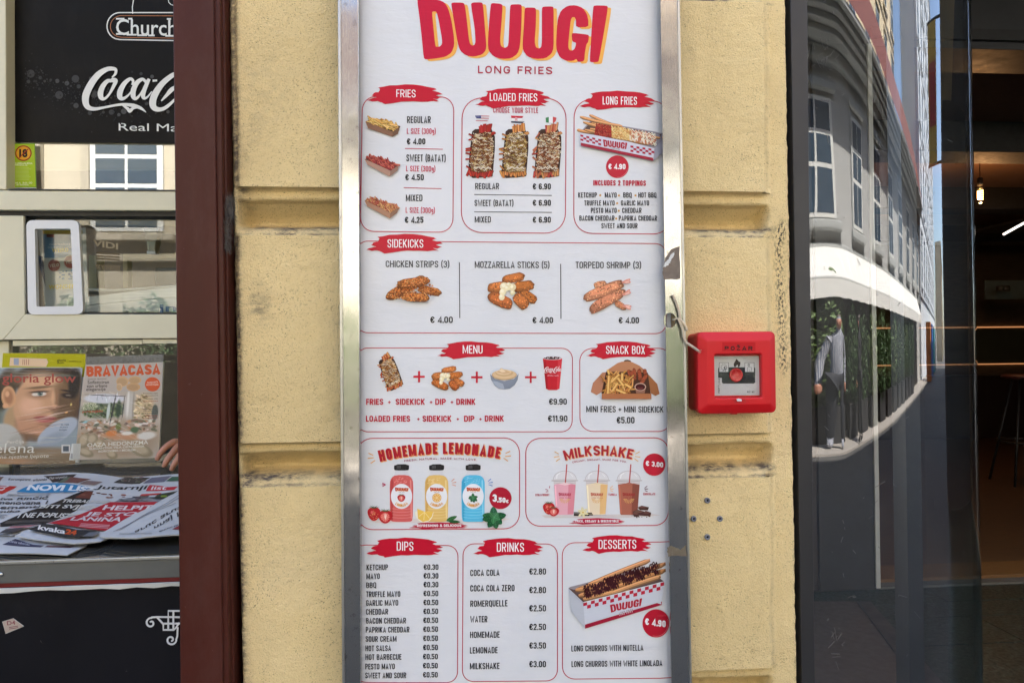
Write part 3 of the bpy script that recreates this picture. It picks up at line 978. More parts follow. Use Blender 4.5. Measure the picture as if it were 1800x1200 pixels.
    me.polygons.add(len(fs)); me.polygons.foreach_set('loop_start', np.arange(len(fs), dtype=np.int32) * 4)
    me.polygons.foreach_set('loop_total', np.full(len(fs), 4, dtype=np.int32))
    me.update(calc_edges=True); me.validate()
    for nm, arr in (('dirt_shade', np.clip(dirt_shade, 0, 1)), ('paint', paint_)):
        a = me.attributes.new(nm, 'FLOAT', 'POINT')
        a.data.foreach_set('value', arr.astype(np.float32).ravel())
    link(name, me, M['stucco'], PIL, True)
    return me
for i, (gr, nz) in enumerate(((1, 44), (0, 150), (1, 60), (0, 150), (1, 60), (0, 150), (1, 44))):
    patch_grid('joint_moulding' if gr else 'stucco_block', LINES[i], LINES[i + 1], gr, nz, i)
XL, XR = eL[0].x, eR[0].x
box('pilaster_core', XL + .02, XR - .012, 0.078, 0.55, 0, 3.2, M['stucco_plain'], PIL)
box('pilaster_base', XL, XR, -0.002, 0.04, 0, LINES[7](0) + .004, M['stucco_plain'], PIL)
box('pilaster_top', XL, XR, 0.0, 0.04, LINES[0](0) + .012, 3.2, M['stucco_plain'], PIL)
# wall plugs left in the lower right block
for x, y, w in ((1243, 879, 'topmost'), (1219, 911, 'left hand'), (1265, 911, 'right hand'), (1243, 943, 'lowest')):
    q = onY(x, y, -0.001)
    t = thing('wall_plug', q, 'grey plastic wall plug in the yellow stucco, %s of the four in a diamond' % w, 'wall plug', 'wall plugs in a diamond')
    rg = [[(q.x + r * math.cos(a * .4488), q.y + y_, q.z + r * math.sin(a * .4488)) for a in range(14)] for r, y_ in ((.0052, .004), (.0052, -.0022), (.0046, -.003), (.0022, -.0026), (.0022, .004))]
    loft('collar', rg, M['plug'], t, False, False, True)
    loft('hole', [[(q.x + .0022 * math.cos(a * .4488), q.y - .0005, q.z + .0022 * math.sin(a * .4488)) for a in range(14)], [(q.x + .0022 * math.cos(a * .4488), q.y + .004, q.z + .0022 * math.sin(a * .4488)) for a in range(14)]], M['void'], t)

# ------------------------------------------------------------------ fire alarm call point
FA = thing('fire_alarm_box', onY(1290, 655, 0), 'red fire alarm call point on the yellow wall beside the steel frame', 'fire alarm')
c1, c2 = onY(1226, 583.5, -0.055), onY(1365, 725, -0.055)
fx, fz, fw, fh = (c1.x + c2.x) / 2, (c1.z + c2.z) / 2, c2.x - c1.x, c1.z - c2.z
def ring(w, h, r, y, dx=0, dz=0):
    return [(a, y, b) for a, b in rrect(fx + dx, fz + dz, w, h, r, 6)]
loft('housing', [ring(fw - .003, fh - .004, .008, .006), ring(fw - .003, fh - .004, .008, -.036)], M['red_plastic'], FA, smooth=False)
bevel(FA.children[-1], .0008)
wx, wz, ww, wh = 0.0045 * 0, -0.011, fw * .60, fh * .53
wpx = onY(1296.5, 660.5, -0.058)
wx, wz = wpx.x - fx, wpx.z - fz
cov = loft('cover', [ring(fw, fh, .0085, -.036), ring(fw, fh, .0085, -.053), ring(fw - .003, fh - .003, .0075, -.0552), ring(fw - .026, fh - .03, .003, -.0618), ring(fw - .029, fh - .033, .003, -.0622),
                   ring(ww + .004, wh + .004, .004, -.0622, wx, wz), ring(ww, wh, .003, -.0606, wx, wz), ring(ww, wh, .003, -.050, wx, wz)], M['red_plastic'], FA, True, True)
bevel(cov, .0007)
def fa_surf(Y):
    return lambda x, y, d: onY(x, y, Y) + Vector((0, -d, 0))
FS = fa_surf(-0.0625)
def f(p):
    p.crop(1200, 570, 7.061)
    p.poly([(492, 221), (903, 221), (903, 332), (488, 332)], (188, 14, 26))
    p.d = 1e-4
    ST(p, 'POŽAR', 521, 868, 322, 322, 52, .24, (20, 10, 12), gap=.42)
paint0 = lambda name, fn, surf, parent, mat='ink_dull', **kw: (lambda p: (fn(p), p.build(name, M[mat], parent))[1])(Painter(surf, **kw))
paint0('name_label', f, FS, FA)
def f(p):
    p.crop(1200, 570, 7.061)
    dk = (52, 54, 56)
    p.poly([(384, 396), (975, 392), (985, 878), (388, 884)], (196, 198, 198))
    p.poly([(440, 545), (452, 531), (890, 531), (900, 545), (900, 718), (884, 734), (500, 734), (486, 718), (486, 664), (440, 664)], dk)
    for x0 in (451, 769):
        p.poly([(x0, 472), (x0 + 120, 472), (x0 + 120, 594), (x0, 594)], (60, 60, 60))
        p.poly([(x0 + 5, 477), (x0 + 115, 477), (x0 + 115, 589), (x0 + 5, 589)], (206, 208, 208))
    st = []
    for k in range(20):
        r = 50 if k % 2 == 0 else 26
        st.append((512 + r * math.cos(k * math.pi / 10), 532 + r * math.sin(k * math.pi / 10)))
    p.stroke(st, 3.5, dk, True)
    p.ell(528, 538, 20, 18, (80, 82, 82), 20, 12); p.ell(532, 536, 11, 9, (206, 208, 208), 20, 10)
    p.stroke([(505, 580), (515, 558), (524, 560)], 5, dk); p.stroke([(530, 582), (536, 556)], 5, dk)
    p.stroke([(820 + 13 * math.cos(a), 500 + 13 * math.sin(a)) for a in [i * .52 for i in range(12)]], 3.5, dk, True)
    p.stroke(smooth_open([(806, 586), (802, 545), (812, 530), (814, 498), (826, 498), (828, 528), (850, 534), (856, 548), (846, 588)]), 4, dk)
    p.stroke([(830, 560), (830, 586)], 3, dk)
    p.poly(smooth_loop([(664, 424), (690, 450), (700, 466), (716, 460), (716, 500), (700, 530), (688, 528), (682, 500), (668, 506), (656, 528), (640, 526), (630, 500), (640, 470), (656, 450)], 1), (54, 44, 40))
    # the maker's name runs down the left side
    def rot(fn):
        o = p.P
        p.P = lambda q: o((460 - (q[1]), q[0]))
        fn()
        p.P = o
    rot(lambda: ST(p, 'PIT', 672, 725, 22, 22, 22, .2, dk))
    rot(lambda: p.stroke([(728, 22), (740, -8), (752, 22)], 4, dk))
    rot(lambda: ST(p, 'LARM', 760, 852, 22, 22, 22, .2, dk))
    ST(p, 'PIT 92', 800, 888, 848, 848, 22, .22, dk, gap=.22)
paint0('instruction_card', f, fa_surf(-0.0512), FA)
bq = onY(1294, 659, -0.053)
loft('push_button', [[(bq.x + r * math.cos(a * .2618), y_, bq.z + r * math.sin(a * .2618)) for a in range(24)] for r, y_ in ((.0118, -.0513), (.0118, -.0535), (.0105, -.0545), (.0096, -.0538), (.005, -.0532), (.0, -.0532))], plain('red_button', (0.55, 0.03, 0.03), .25), FA, smooth=True)
g = prism('clear_window', rrect(fx + wx, fz + wz, ww - .001, wh - .001, .003), -.0585, -.0578, M['clear_plastic'], FA)
g2 = prism_px('seal_tab', [(1291, 690), (1312, 690), (1312, 708), (1291, 708)], -.0655, -.0635, M['clear_plastic'], FA, .0003)
prism_px('hinge_bar', [(1254, 626.5), (1339, 625.5), (1339, 630), (1254, 631)], -.0612, -.0588, M['clear_plastic'], FA, .0004)
prism_px('lead_seal', [(1295, 701), (1299, 700), (1304, 702), (1304, 705), (1296, 705)], -.0668, -.0655, M['white_plastic'], FA, .0004)
prism_px('opening_lug', [(1285, 724), (1296, 724), (1296, 728), (1286, 728)], -.052, -.044, M['red_plastic'], FA, .0005)

# hemp twine knotted through the slot of the steel frame
TW = thing('twine', onY(1188, 563, -.05), 'frayed hemp twine knotted through the slot in the right steel stile', 'twine')
def rope(pts, Ys, r, mat, name):
    P3 = [onY(x, y, Y) for (x, y), Y in zip(pts, Ys)]
    fine = []
    for i in range(len(P3) - 1):
        for k in range(10):
            fine.append(P3[i].lerp(P3[i + 1], k / 10))
    fine.append(P3[-1])
    for s in range(3):
        q = []
        for i, v in enumerate(fine):
            a = i * .55 + s * 2.094
            q.append(v + Vector((math.cos(a) * r * .55 + rnd.uniform(-.0002, .0002), math.sin(a) * r * .55, math.cos(a) * r * .12)))
        tube(name, q, r * .62, mat, TW, 6)
SP = smooth_open
rope(SP([(1183, 519), (1188, 530), (1193, 545), (1196, 560), (1203, 570), (1206, 577)]), [-.056] * 21, .0019, M['twine'], 'strand')
rope(SP([(1184, 562), (1192, 560), (1199, 566), (1205, 574), (1207, 580)]), [-.054] * 4 + [-.058] * 17, .0020, M['twine'], 'strand')
rope(SP([(1193, 562), (1200, 578), (1202, 592), (1208, 604), (1214, 608)]), [-.058] * 17, .0018, M['twine'], 'strand')
rope(SP([(1208, 603), (1217, 609), (1227, 616)]), [-.060 - i * .0006 for i in range(9)], .0022, M['twine_end'], 'frayed_end')
for k in range(10):
    a = onY(1226, 616, -.066)
    tube('frayed_fibre', [a, a + Vector((rnd.uniform(.002, .007), rnd.uniform(-.002, .001), rnd.uniform(-.006, .002)))], .00022, M['twine_end'], TW, 4)
# ------------------------------------------------------------------ the menu board
BY = -0.034                                    # plane of the poster
def edge_x(y):                                  # photograph's inner edges of the steel frame, only to place the bend
    return 631.5 + y * 0.0028, 1160 + y * 0.0165
_pl = {}
def board_surf(x, y, d):
    p = onY(x, y, BY)
    l, r = onY(edge_x(y)[0], y, BY).x, onY(edge_x(y)[1], y, BY).x
    e = min(p.x - l, r - p.x)
    b = 0.002 * max(0.0, (0.020 - e) / 0.020) ** 2
    p.y += b - d
    return p
B = thing('menu_board', (0.08, BY, 0.6), 'tall steel framed menu poster for long fries screwed to the yellow pilaster', 'menu board')
# poster: one vinyl sheet, curved back at both edges under the frame
vs, fs = [], []
ys = [(-70 + 1340 * i / 60) for i in range(61)]
us = [0, .004, .009, .014, .02, .028, .036] + [0.036 + 0.928 * i / 20 for i in range(1, 21)] + [.972, .98, .986, .991, .996, 1]
for y in ys:
    l, r = edge_x(y)
    l -= 12; r += 12
    for u in us:
        vs.append(board_surf(l + (r - l) * u, y, -0.0004))
nu = len(us)
for j in range(len(ys) - 1):
    for i in range(nu - 1):
        a = j * nu + i
        fs.append((a, a + 1, a + nu + 1, a + nu))
poster = link('poster', mesh('poster', vs, fs), M['poster'], B, True)

def paint(name, fn, mat='ink', parent=None, surf=board_surf, **kw):
    p = Painter(surf, **kw)
    fn(p)
    return p.build(name, M[mat], parent or poster)
A_ = (620, 0, 2.857)
B_ = (620, 400, 3.1034)
C_ = (620, 590, 3.1034)
D_ = (620, 760, 6.0)
E_ = (910, 760, 6.2069)
F_ = (620, 930, 3.0)
LT, BD = 0.14, 0.215
def f(p):
    p.crop(720, 0, 4.737)
    logo(p, 63, -8, 1650, 520, (200, 22, 58), (240, 176, 84), 28, 15)
paint('logo', f)
def f(p):
    p.crop(*A_)
    ST(p, 'LONG FRIES', 629, 1002, 369, 375, 38, .17, (172, 38, 66), gap=.30)
paint('logo_subtitle', f)

def section(cr, corners, r, br, head, hx, hy, cap, seed, lw=4.2, label=None):
    paint('section_outline', lambda p: (p.crop(*cr), outline(p, *corners, r, lw, (190, 42, 68))))
    def g(p):
        p.d = 0.0002
        p.crop(*cr)
        brush(p, *br, RED, seed)
    if br:
        paint('heading_banner', g)
        def h(p):
            p.d = 0.0003
            p.crop(*cr)
            ST(p, head, hx[0], hx[1], hy[0], hy[1], cap, .115, WHITE)
        paint('heading_text', h)
section(A_, ((48, 485), (508, 487), (503, 1167), (38, 1162)), 72, (72, 425, 452, 524), 'FRIES', (219, 316), (489, 491), 39, 1)
section(A_, ((550, 492), (1072, 495), (1068, 1172), (545, 1167)), 105, (615, 442, 992, 546), 'LOADED FRIES', (688, 927), (508, 511), 40, 2)
section(A_, ((1112, 497), (1600, 510), (1600, 1176), (1110, 1172)), 95, (1140, 456, 1518, 553), 'LONG FRIES', (1255, 1427), (526, 528), 41, 3)
section(B_, ((22, 73), (1712, 88), (1712, 578), (22, 573)), 62, (75, 34, 492, 142), 'SIDEKICKS', (190, 385), (109, 110), 45, 4)
section(C_, ((24, 66), (1199, 68), (1197, 523), (22, 523)), 62, (460, 30, 832, 128), 'MENU', (600, 708), (96, 97), 45, 5)
section(C_, ((1238, 68), (1742, 68), (1742, 521), (1240, 521)), 75, (1272, 30, 1656, 128), 'SNACK BOX', (1382, 1594), (99, 100), 45, 6)
section(D_, ((46, 60), (1760, 55), (1760, 1012), (46, 1022)), 170, None, '', None, None, 0, 0, 9)
section(E_, ((88, 62), (1650, 56), (1650, 1010), (88, 1020)), 165, None, '', None, None, 0, 0, 9.5)
section(F_, ((12, 82), (555, 84), (553, 806), (8, 806)), 60, (72, 42, 478, 148), 'DIPS', (232, 320), (111, 112), 48, 7)
section(F_, ((582, 75), (1080, 76), (1080, 797), (578, 801)), 62, (635, 45, 1006, 146), 'DRINKS', (760, 903), (117, 117), 48, 8)
section(F_, ((1105, 70), (1745, 65), (1745, 782), (1106, 788)), 68, (1210, 30, 1576, 128), 'DESSERTS', (1296, 1495), (102, 101), 48, 9)

def T(cr, lst, name, wt=LT, col=BLACK):
    for t in lst:
        def g(p):
            p.d = 0.0003
            p.crop(*cr)
            ST(p, t[0], t[1], t[2], t[3], t[4] if len(t) > 5 else t[3], t[-1], wt, col)
        paint(name, g)
# fries
T(A_, [('REGULAR', 273, 392, 619, 34), ('SWEET (BATAT)', 270, 467, 811, 813, 35), ('MIXED', 267, 350, 1011, 33)], 'item_text')
T(A_, [('L SIZE (300g)', 272, 417, 673, 674, 28), ('L SIZE (300g)', 268, 415, 861, 863, 28), ('L SIZE (300g)', 266, 413, 1069, 1071, 28)], 'item_text', .13, (200, 52, 84))
T(A_, [('€ 4.00', 272, 365, 726, 30), ('€ 4.50', 264, 357, 906, 30), ('€ 4.25', 262, 355, 1120, 31)], 'price_text', .195)
paint('divider_line', lambda p: (p.crop(*A_), p.stroke([(262, 746), (453, 750)], 3.6, (190, 50, 80))))
paint('divider_line', lambda p: (p.crop(*A_), p.stroke([(256, 943), (446, 948)], 3.6, (190, 50, 80))))
# loaded fries
T(A_, [('CHOOSE YOUR STYLE', 705, 931, 567, 569, 27)], 'item_text', .135, (186, 40, 74))
T(A_, [('REGULAR', 615, 735, 951, 31), ('SWEET (BATAT)', 612, 807, 1035, 1036, 31), ('MIXED', 613, 694, 1118, 31)], 'item_text')
T(A_, [('€ 6.90', 904, 995, 952, 30), ('€ 6.90', 904, 995, 1034, 30), ('€ 6.90', 904, 995, 1119, 30)], 'price_text', .19)
paint('divider_line', lambda p: (p.crop(*A_), p.stroke([(610, 977), (1000, 982)], 3.4, (60, 60, 64))))
paint('divider_line', lambda p: (p.crop(*A_), p.stroke([(610, 1064), (1000, 1067)], 3.4, (60, 60, 64))))
# long fries
def f(p):
    p.crop(*A_)
    p.ell(1329, 838, 57, 57, (190, 32, 56), n=40)
    p.stroke([(1329 + 52 * math.cos(R_(a)), 838 + 53 * math.sin(R_(a))) for a in range(10, 100, 9)], 1.6, (226, 130, 140))
    ST(p, '€ 4.90', 1284, 1370, 850, 851, 27, .215, WHITE)
paint('price_badge', f)
T(A_, [('INCLUDES 2 TOPPINGS', 1208, 1472, 932, 934, 27)], 'item_text', .2, (190, 36, 62))
T(A_, [('KETCHUP', 1132, 1226, 993, 26), ('MAYO', 1266, 1325, 993, 26), ('BBQ', 1358, 1401, 993, 26), ('HOT BBQ', 1434, 1525, 993, 26),
       ('TRUFFLE MAYO', 1163, 1315, 1033, 26), ('GARLIC MAYO', 1347, 1488, 1033, 26), ('PESTO MAYO', 1196, 1325, 1070, 26), ('CHEDDAR', 1353, 1450, 1070, 26),
       ('BACON CHEDDAR', 1138, 1314, 1109, 26), ('PAPRIKA CHEDDAR', 1336, 1528, 1109, 26), ('SWEET AND SOUR', 1249, 1430, 1147, 26)], 'item_text', .15)
paint('bullet_dot', lambda p: (p.crop(*A_), [p.ell(x, y, 5.5, 5.5, (216, 168, 92), n=10) for x, y in ((1243, 981), (1337, 982), (1420, 982), (1328, 1021), (1336, 1059), (1323, 1098))]))
# sidekicks
T(B_, [('CHICKEN STRIPS (3)', 180, 527, 216, 218, 36), ('MOZZARELLA STICKS (5)', 666, 1073, 220, 222, 36), ('TORPEDO SHRIMP (3)', 1216, 1573, 222, 223, 36)], 'item_text', .14, (62, 62, 66))
T(B_, [('€ 4.00', 423, 546, 520, 35), ('€ 4.00', 981, 1093, 521, 33), ('€ 4.00', 1451, 1562, 522, 33)], 'price_text', .185)
paint('divider_line', lambda p: (p.crop(*B_), p.stroke([(582, 190), (584, 493)], 4.5, (60, 60, 66))))
paint('divider_line', lambda p: (p.crop(*B_), p.stroke([(1134, 198), (1136, 497)], 4.5, (60, 60, 66))))
# menu
for x, y in ((362, 223), (677, 226), (971, 226)):
    paint('plus_sign', lambda p: (p.crop(*C_), p.stroke([(x - 31, y), (x + 31, y)], 11, RED), p.stroke([(x, y - 31), (x, y + 31)], 11, RED)))
T(C_, [('FRIES', 73, 167, 376, 33), ('+', 192, 208, 372, 22), ('SIDEKICK', 234, 394, 376, 33), ('+', 420, 435, 372, 22), ('DIP', 450, 508, 376, 33), ('+', 534, 549, 372, 22), ('DRINK', 565, 670, 376, 33),
       ('LOADED FRIES', 72, 313, 468, 33), ('+', 351, 365, 464, 22), ('SIDEKICK', 381, 539, 468, 33), ('+', 567, 580, 464, 22), ('DIP', 607, 664, 468, 33), ('+', 690, 704, 464, 22), ('DRINK', 720, 825, 467, 33)],
  'item_text', .2, (190, 26, 56))
T(C_, [('€9.90', 1071, 1168, 375, 33), ('€11.90', 1065, 1171, 467, 33), ('€5.00', 1440, 1537, 477, 35)], 'price_text', .175)
T(C_, [('MINI FRIES + MINI SIDEKICK', 1274, 1696, 416, 418, 34)], 'item_text', .135)
# dips, drinks, desserts
dn = [('KETCHUP', 73, 186, 214), ('MAYO', 72, 143, 261), ('BBQ', 71, 124, 308), ('TRUFFLE MAYO', 71, 251, 355), ('GARLIC MAYO', 70, 240, 401), ('CHEDDAR', 70, 187, 448), ('BACON CHEDDAR', 70, 281, 495),
      ('PAPRIKA CHEDDAR', 69, 299, 542), ('SOUR CREAM', 68, 231, 591), ('HOT SALSA', 67, 202, 640), ('HOT BARBECUE', 67, 257, 686), ('PESTO MAYO', 66, 222, 736), ('SWEET AND SOUR', 66, 282, 783)]
T(F_, [(a, b, c, d + 1, d - 1, 30) for a, b, c, d in dn], 'item_text', .15)
T(F_, [('€0.%d' % (30 if i < 3 else 50), 374 - i * .3, 452 - i * .3, y, 29) for i, y in enumerate((212, 258, 304, 351, 398, 445, 492, 539, 587, 635, 683, 731, 779))], 'price_text', .175)
T(F_, [('COCA COLA', 620, 774, 245, 243, 33), ('COCA COLA ZERO', 620, 853, 326, 324, 33), ('ROMERQUELLE', 620, 816, 407, 404, 33), ('WATER', 620, 710, 489, 488, 33), ('HOMEMADE', 619, 775, 571, 569, 33),
       ('LEMONADE', 618, 764, 653, 651, 33), ('MILKSHAKE', 618, 774, 736, 734, 33)], 'item_text', .145)
T(F_, [('€%s' % s, 931, 1019, y, 33) for s, y in zip(('2.80', '2.80', '2.50', '2.50', '3.50', '3.00'), (237, 335, 431, 529, 627, 725))], 'price_text', .17)
T(F_, [('LONG CHURROS WITH NUTELLA', 1153, 1532, 642, 637, 31), ('LONG CHURROS WITH WHITE LINOLADA', 1154, 1632, 724, 718, 31)], 'item_text', .14)

# --- pictures of the food
H_ = (620, 140, 4.285)
def f(p):
    p.crop(*H_)
    tray(p, [(98, 318), (135, 296), (210, 300), (360, 352), (302, 396), (200, 366)], [(98, 318), (302, 395), (300, 433), (118, 370)], [(302, 395), (360, 352), (340, 412), (300, 433)],
         (136, 98, 76), [(222, 168, 78), (206, 146, 62), (236, 190, 104)], 60, 66, 11)
    for i in range(6):
        sticks(p, [(120, 300), (330, 330), (300, 372), (130, 330)], 6, 74, 10, [(226, 176, 88), (240, 200, 120)], (10, 40))
paint('food_picture', f)
def f(p):
    p.crop(*H_)
    tray(p, [(90, 600), (150, 574), (352, 642), (286, 690)], [(90, 600), (286, 690), (278, 733), (115, 646)], [(286, 690), (352, 645), (338, 690), (278, 733)],
         (176, 138, 120), [(170, 62, 56), (150, 46, 50), (192, 82, 66), (206, 100, 82)], 130, 52, 9)
paint('food_picture', f)
def f(p):
    p.crop(*H_)
    tray(p, [(90, 910), (150, 889), (350, 962), (284, 1005)], [(90, 910), (284, 1005), (280, 1048), (112, 956)], [(284, 1005), (350, 964), (335, 1006), (280, 1048)],
         (172, 128, 102), [(206, 138, 86), (186, 92, 70), (222, 162, 104), (174, 80, 62)], 130, 52, 9)
paint('food_picture', f)
I_ = (800, 140, 4.285)
for dx, fr, tp in ((0, [(178, 42, 34), (196, 56, 42), (160, 34, 32)], [(152, 98, 58), (186, 146, 86), (214, 176, 104), (112, 60, 38), (214, 196, 160)]),
                   (252, [(206, 134, 70), (222, 152, 84), (190, 112, 58)], [(176, 140, 70), (196, 164, 90), (150, 116, 60), (126, 104, 58), (216, 194, 130)]),
                   (500, [(198, 110, 76), (176, 62, 52), (208, 150, 96)], [(160, 100, 66), (190, 134, 88), (208, 168, 120), (120, 66, 44), (220, 200, 176)])):
    paint('food_picture', lambda p: (p.crop(*I_), loaded(p, dx, fr, tp)))
def flag1(p):
    p.crop(*I_)
    p.poly([(150, 272), (196, 270), (196, 294), (158, 292)], (62, 66, 120))
    for i in range(5):
        p.stroke([(196 - (i > 2) * 40, 274 + i * 9), (250 + rnd.uniform(-8, 10), 274 + i * 9 + 2)], 4.5, (198, 70, 90) if i % 2 == 0 else (235, 232, 236))
    for i in range(9):
        p.ell(160 + (i % 4) * 9, 276 + (i // 4) * 6, 1.4, 1.4, (230, 230, 240), n=6)
def flag2(p):
    p.crop(*I_)
    p.poly([(420, 272), (515, 276), (505, 290), (424, 290)], (196, 40, 60))
    p.poly([(424, 292), (505, 292), (508, 310), (430, 310)], (238, 238, 240))
    p.poly([(420, 314), (524, 318), (505, 330), (424, 326)], (48, 56, 84))
    for i in range(5):
        for j in range(5):
            p.rect(450 + i * 4, 286 + j * 5, 454 + i * 4, 291 + j * 5, (204, 40, 56) if (i + j) % 2 == 0 else (240, 240, 240))
def flag3(p):
    p.crop(*I_)
    p.poly([(682, 288), (706, 282), (706, 326), (684, 322)], (60, 130, 80))
    p.poly([(706, 282), (736, 280), (736, 328), (706, 326)], (236, 236, 236))
    p.poly([(736, 280), (764, 288), (758, 312), (742, 330), (736, 328)], (196, 76, 76))
for f in (flag1, flag2, flag3):
    paint('flag_picture', f)
J_ = (1000, 140, 4.285)
def checks(p, a, b, h, rows, n, col, skip=()):
    for i in range(n):
        for r in range(rows):
            if (i + r) % 2 == 0 and i not in skip:
                x0, x1 = a[0] + (b[0] - a[0]) * i / n, a[0] + (b[0] - a[0]) * (i + 1) / n
                y0, y1 = a[1] + (b[1] - a[1]) * i / n, a[1] + (b[1] - a[1]) * (i + 1) / n
                p.poly([(x0, y0 + r * h), (x1, y1 + r * h), (x1, y1 + r * h + h), (x0, y0 + r * h + h)], col)
def churro(p, a, b, w, col, bend=0):
    n = 14
    pts = [(a[0] + (b[0] - a[0]) * i / n, a[1] + (b[1] - a[1]) * i / n + bend * math.sin(math.pi * i / n)) for i in range(n + 1)]
    ws = [w * .55] + [w] * (n - 1) + [w * .55]
    p.stroke(pts, ws, tuple(v * .66 for v in col))
    p.stroke([(x, y - w * .12) for x, y in pts], [v * .62 for v in ws], col)
    p.stroke([(x, y - w * .26) for x, y in pts], [v * .22 for v in ws], tuple(min(255, v * 1.18) for v in col))
def zig(p, a, b, h, n, w, cols):
    pts = [(a[0] + (b[0] - a[0]) * i / n, a[1] + (b[1] - a[1]) * i / n + (h if i % 2 else -h) * rnd.uniform(.7, 1.2)) for i in range(n + 1)]
    for i in range(0, n, 1):
        p.stroke(pts[i:i + 2], w, jit(rnd.choice(cols), 10))
def f(p):
    p.crop(*J_)
    p.poly([(78, 404), (165, 308), (715, 404), (700, 500), (640, 525)], (150, 146, 156))
    p.poly([(92, 400), (168, 318), (700, 412), (640, 500)], (92, 72, 66))
    og = (214, 156, 104)
    for a, b in (((155, 268), (420, 372)), ((84, 282), (400, 352)), ((170, 330), (620, 420)), ((108, 322), (560, 440)), ((62, 380), (200, 398)), ((120, 380), (640, 470)), ((190, 398), (600, 488)), ((160, 372), (690, 440))):
        churro(p, a, b, 23, jit(og, 10), 6)
    for k in range(9):
        y = k * 11
        zig(p, (206 - k * 2, 335 + y), (330, 355 + y * .95), 9, 11, 6.5, [(158, 44, 40), (176, 58, 48), (140, 36, 34)])
        zig(p, (320, 354 + y * .95), (470, 380 + y * .9), 8, 12, 6, [(228, 190, 120), (240, 214, 150), (216, 160, 92)])
        zig(p, (455, 378 + y * .9), (650 + k, 412 + y), 8, 16, 5.5, [(240, 232, 214), (232, 216, 190), (200, 120, 90)])
    p.poly([(78, 403), (120, 412), (180, 420), (300, 444), (440, 470), (640, 522), (632, 616), (88, 503)], (208, 208, 222))
    p.poly([(640, 522), (720, 440), (712, 545), (632, 616)], (160, 160, 174))
    p.poly([(88, 480), (632, 594), (632, 616), (88, 503)], (158, 32, 56))
    checks(p, (84, 418), (240, 456), 15, 3, 7, (170, 40, 66))
    checks(p, (460, 500), (640, 528), 16, 3, 8, (170, 40, 66))
    logo(p, 254, 456, 436, 512, (172, 36, 58), skew=.10, sm=1)
    ST(p, 'LONG FRIES', 312, 380, 524, 534, 7, .2, (90, 60, 70), gap=.4)
paint('food_picture', f)
def f(p):                                     # chicken strips
    p.crop(*B_)
    nugget(p, 420, 345, 130, 46, 12, (212, 128, 66), 90)
    nugget(p, 290, 330, 240, 60, -28, (206, 118, 56), 240)
    nugget(p, 330, 300, 180, 52, -8, (214, 126, 62), 180)
    nugget(p, 345, 380, 150, 50, 4, (218, 132, 66), 150)
    for x, y in scatter([(180, 380), (250, 300), (400, 275), (480, 350), (380, 405), (220, 385)], 170):
        p.ell(x, y, 5, 3.4, jit(rnd.choice([(150, 70, 26), (214, 136, 70), (120, 50, 22), (228, 160, 96)]), 10), rnd.uniform(0, 180), 6)
paint('food_picture', f)
paint('food_picture', lambda p: (p.crop(*B_), mozz(p, 735, 245, 1003, 442)))
def f(p):                                     # shrimp
    p.crop(*B_)
    og = (230, 150, 108)
    for x, y, L, w, r in ((1350, 312, 70, 40, -12), (1370, 345, 235, 60, -22), (1385, 400, 225, 62, -30), (1460, 425, 70, 34, 32)):
        nugget(p, x, y, L, w, r, jit(og, 8), 80)
    for x, y, r in ((1474, 296, -10), (1476, 358, -25), (1478, 432, 20)):
        for k in (-16, 10):
            p.ell(x + 16, y + k * .2, 26, 8, (226, 150, 130), r + k, 10)
            p.ell(x + 20, y + k * .2, 14, 4, (244, 200, 184), r + k, 8)
paint('food_picture', f)
K_ = (620, 600, 4.737)
def f(p):
    p.crop(*K_)
    def mp(x, y):                              # the loaded tray, turned a little
        u, v = (x - 195) / 1.0, (y - 560)
        c, s = math.cos(R_(-24)), math.sin(R_(-24))
        k = .74
        return (312 + (u * c - v * s) * k, 268 + (u * s + v * c) * k)
    loaded(p, 0, [(206, 118, 70), (190, 84, 54), (220, 150, 90)], [(200, 140, 70), (216, 160, 90), (150, 92, 50), (226, 190, 140)], f=mp)
paint('food_picture', f)
paint('food_picture', lambda p: (p.crop(*C_), mozz(p, 430, 165, 608, 296)))
def f(p):                                     # bowl of dip
    p.crop(*C_)
    p.ell(827, 207, 78, 32, (206, 212, 222), n=40)
    p.poly([(749, 207), (755, 240), (776, 272), (800, 289), (828, 292), (858, 288), (884, 268), (900, 240), (905, 207), (880, 235), (827, 246), (775, 234)], (132, 140, 154))
    p.poly([(760, 246), (780, 272), (800, 286), (828, 289), (820, 262), (790, 250)], (164, 172, 186))
    p.ell(827, 213, 68, 28, (196, 158, 116), n=36)
    p.ell(827, 210, 64, 25, (222, 190, 148), n=36)
    p.ell(827, 203, 48, 17, (206, 170, 126), n=30)
    p.ell(824, 198, 42, 15, (230, 200, 160), n=30)
    p.poly([(785, 198), (800, 188), (804, 180), (812, 176), (826, 184), (850, 194), (866, 202), (826, 208)], (214, 178, 136))
    p.poly([(796, 190), (806, 184), (812, 178), (824, 186), (836, 196), (815, 200)], (238, 212, 174))
paint('food_picture', f)
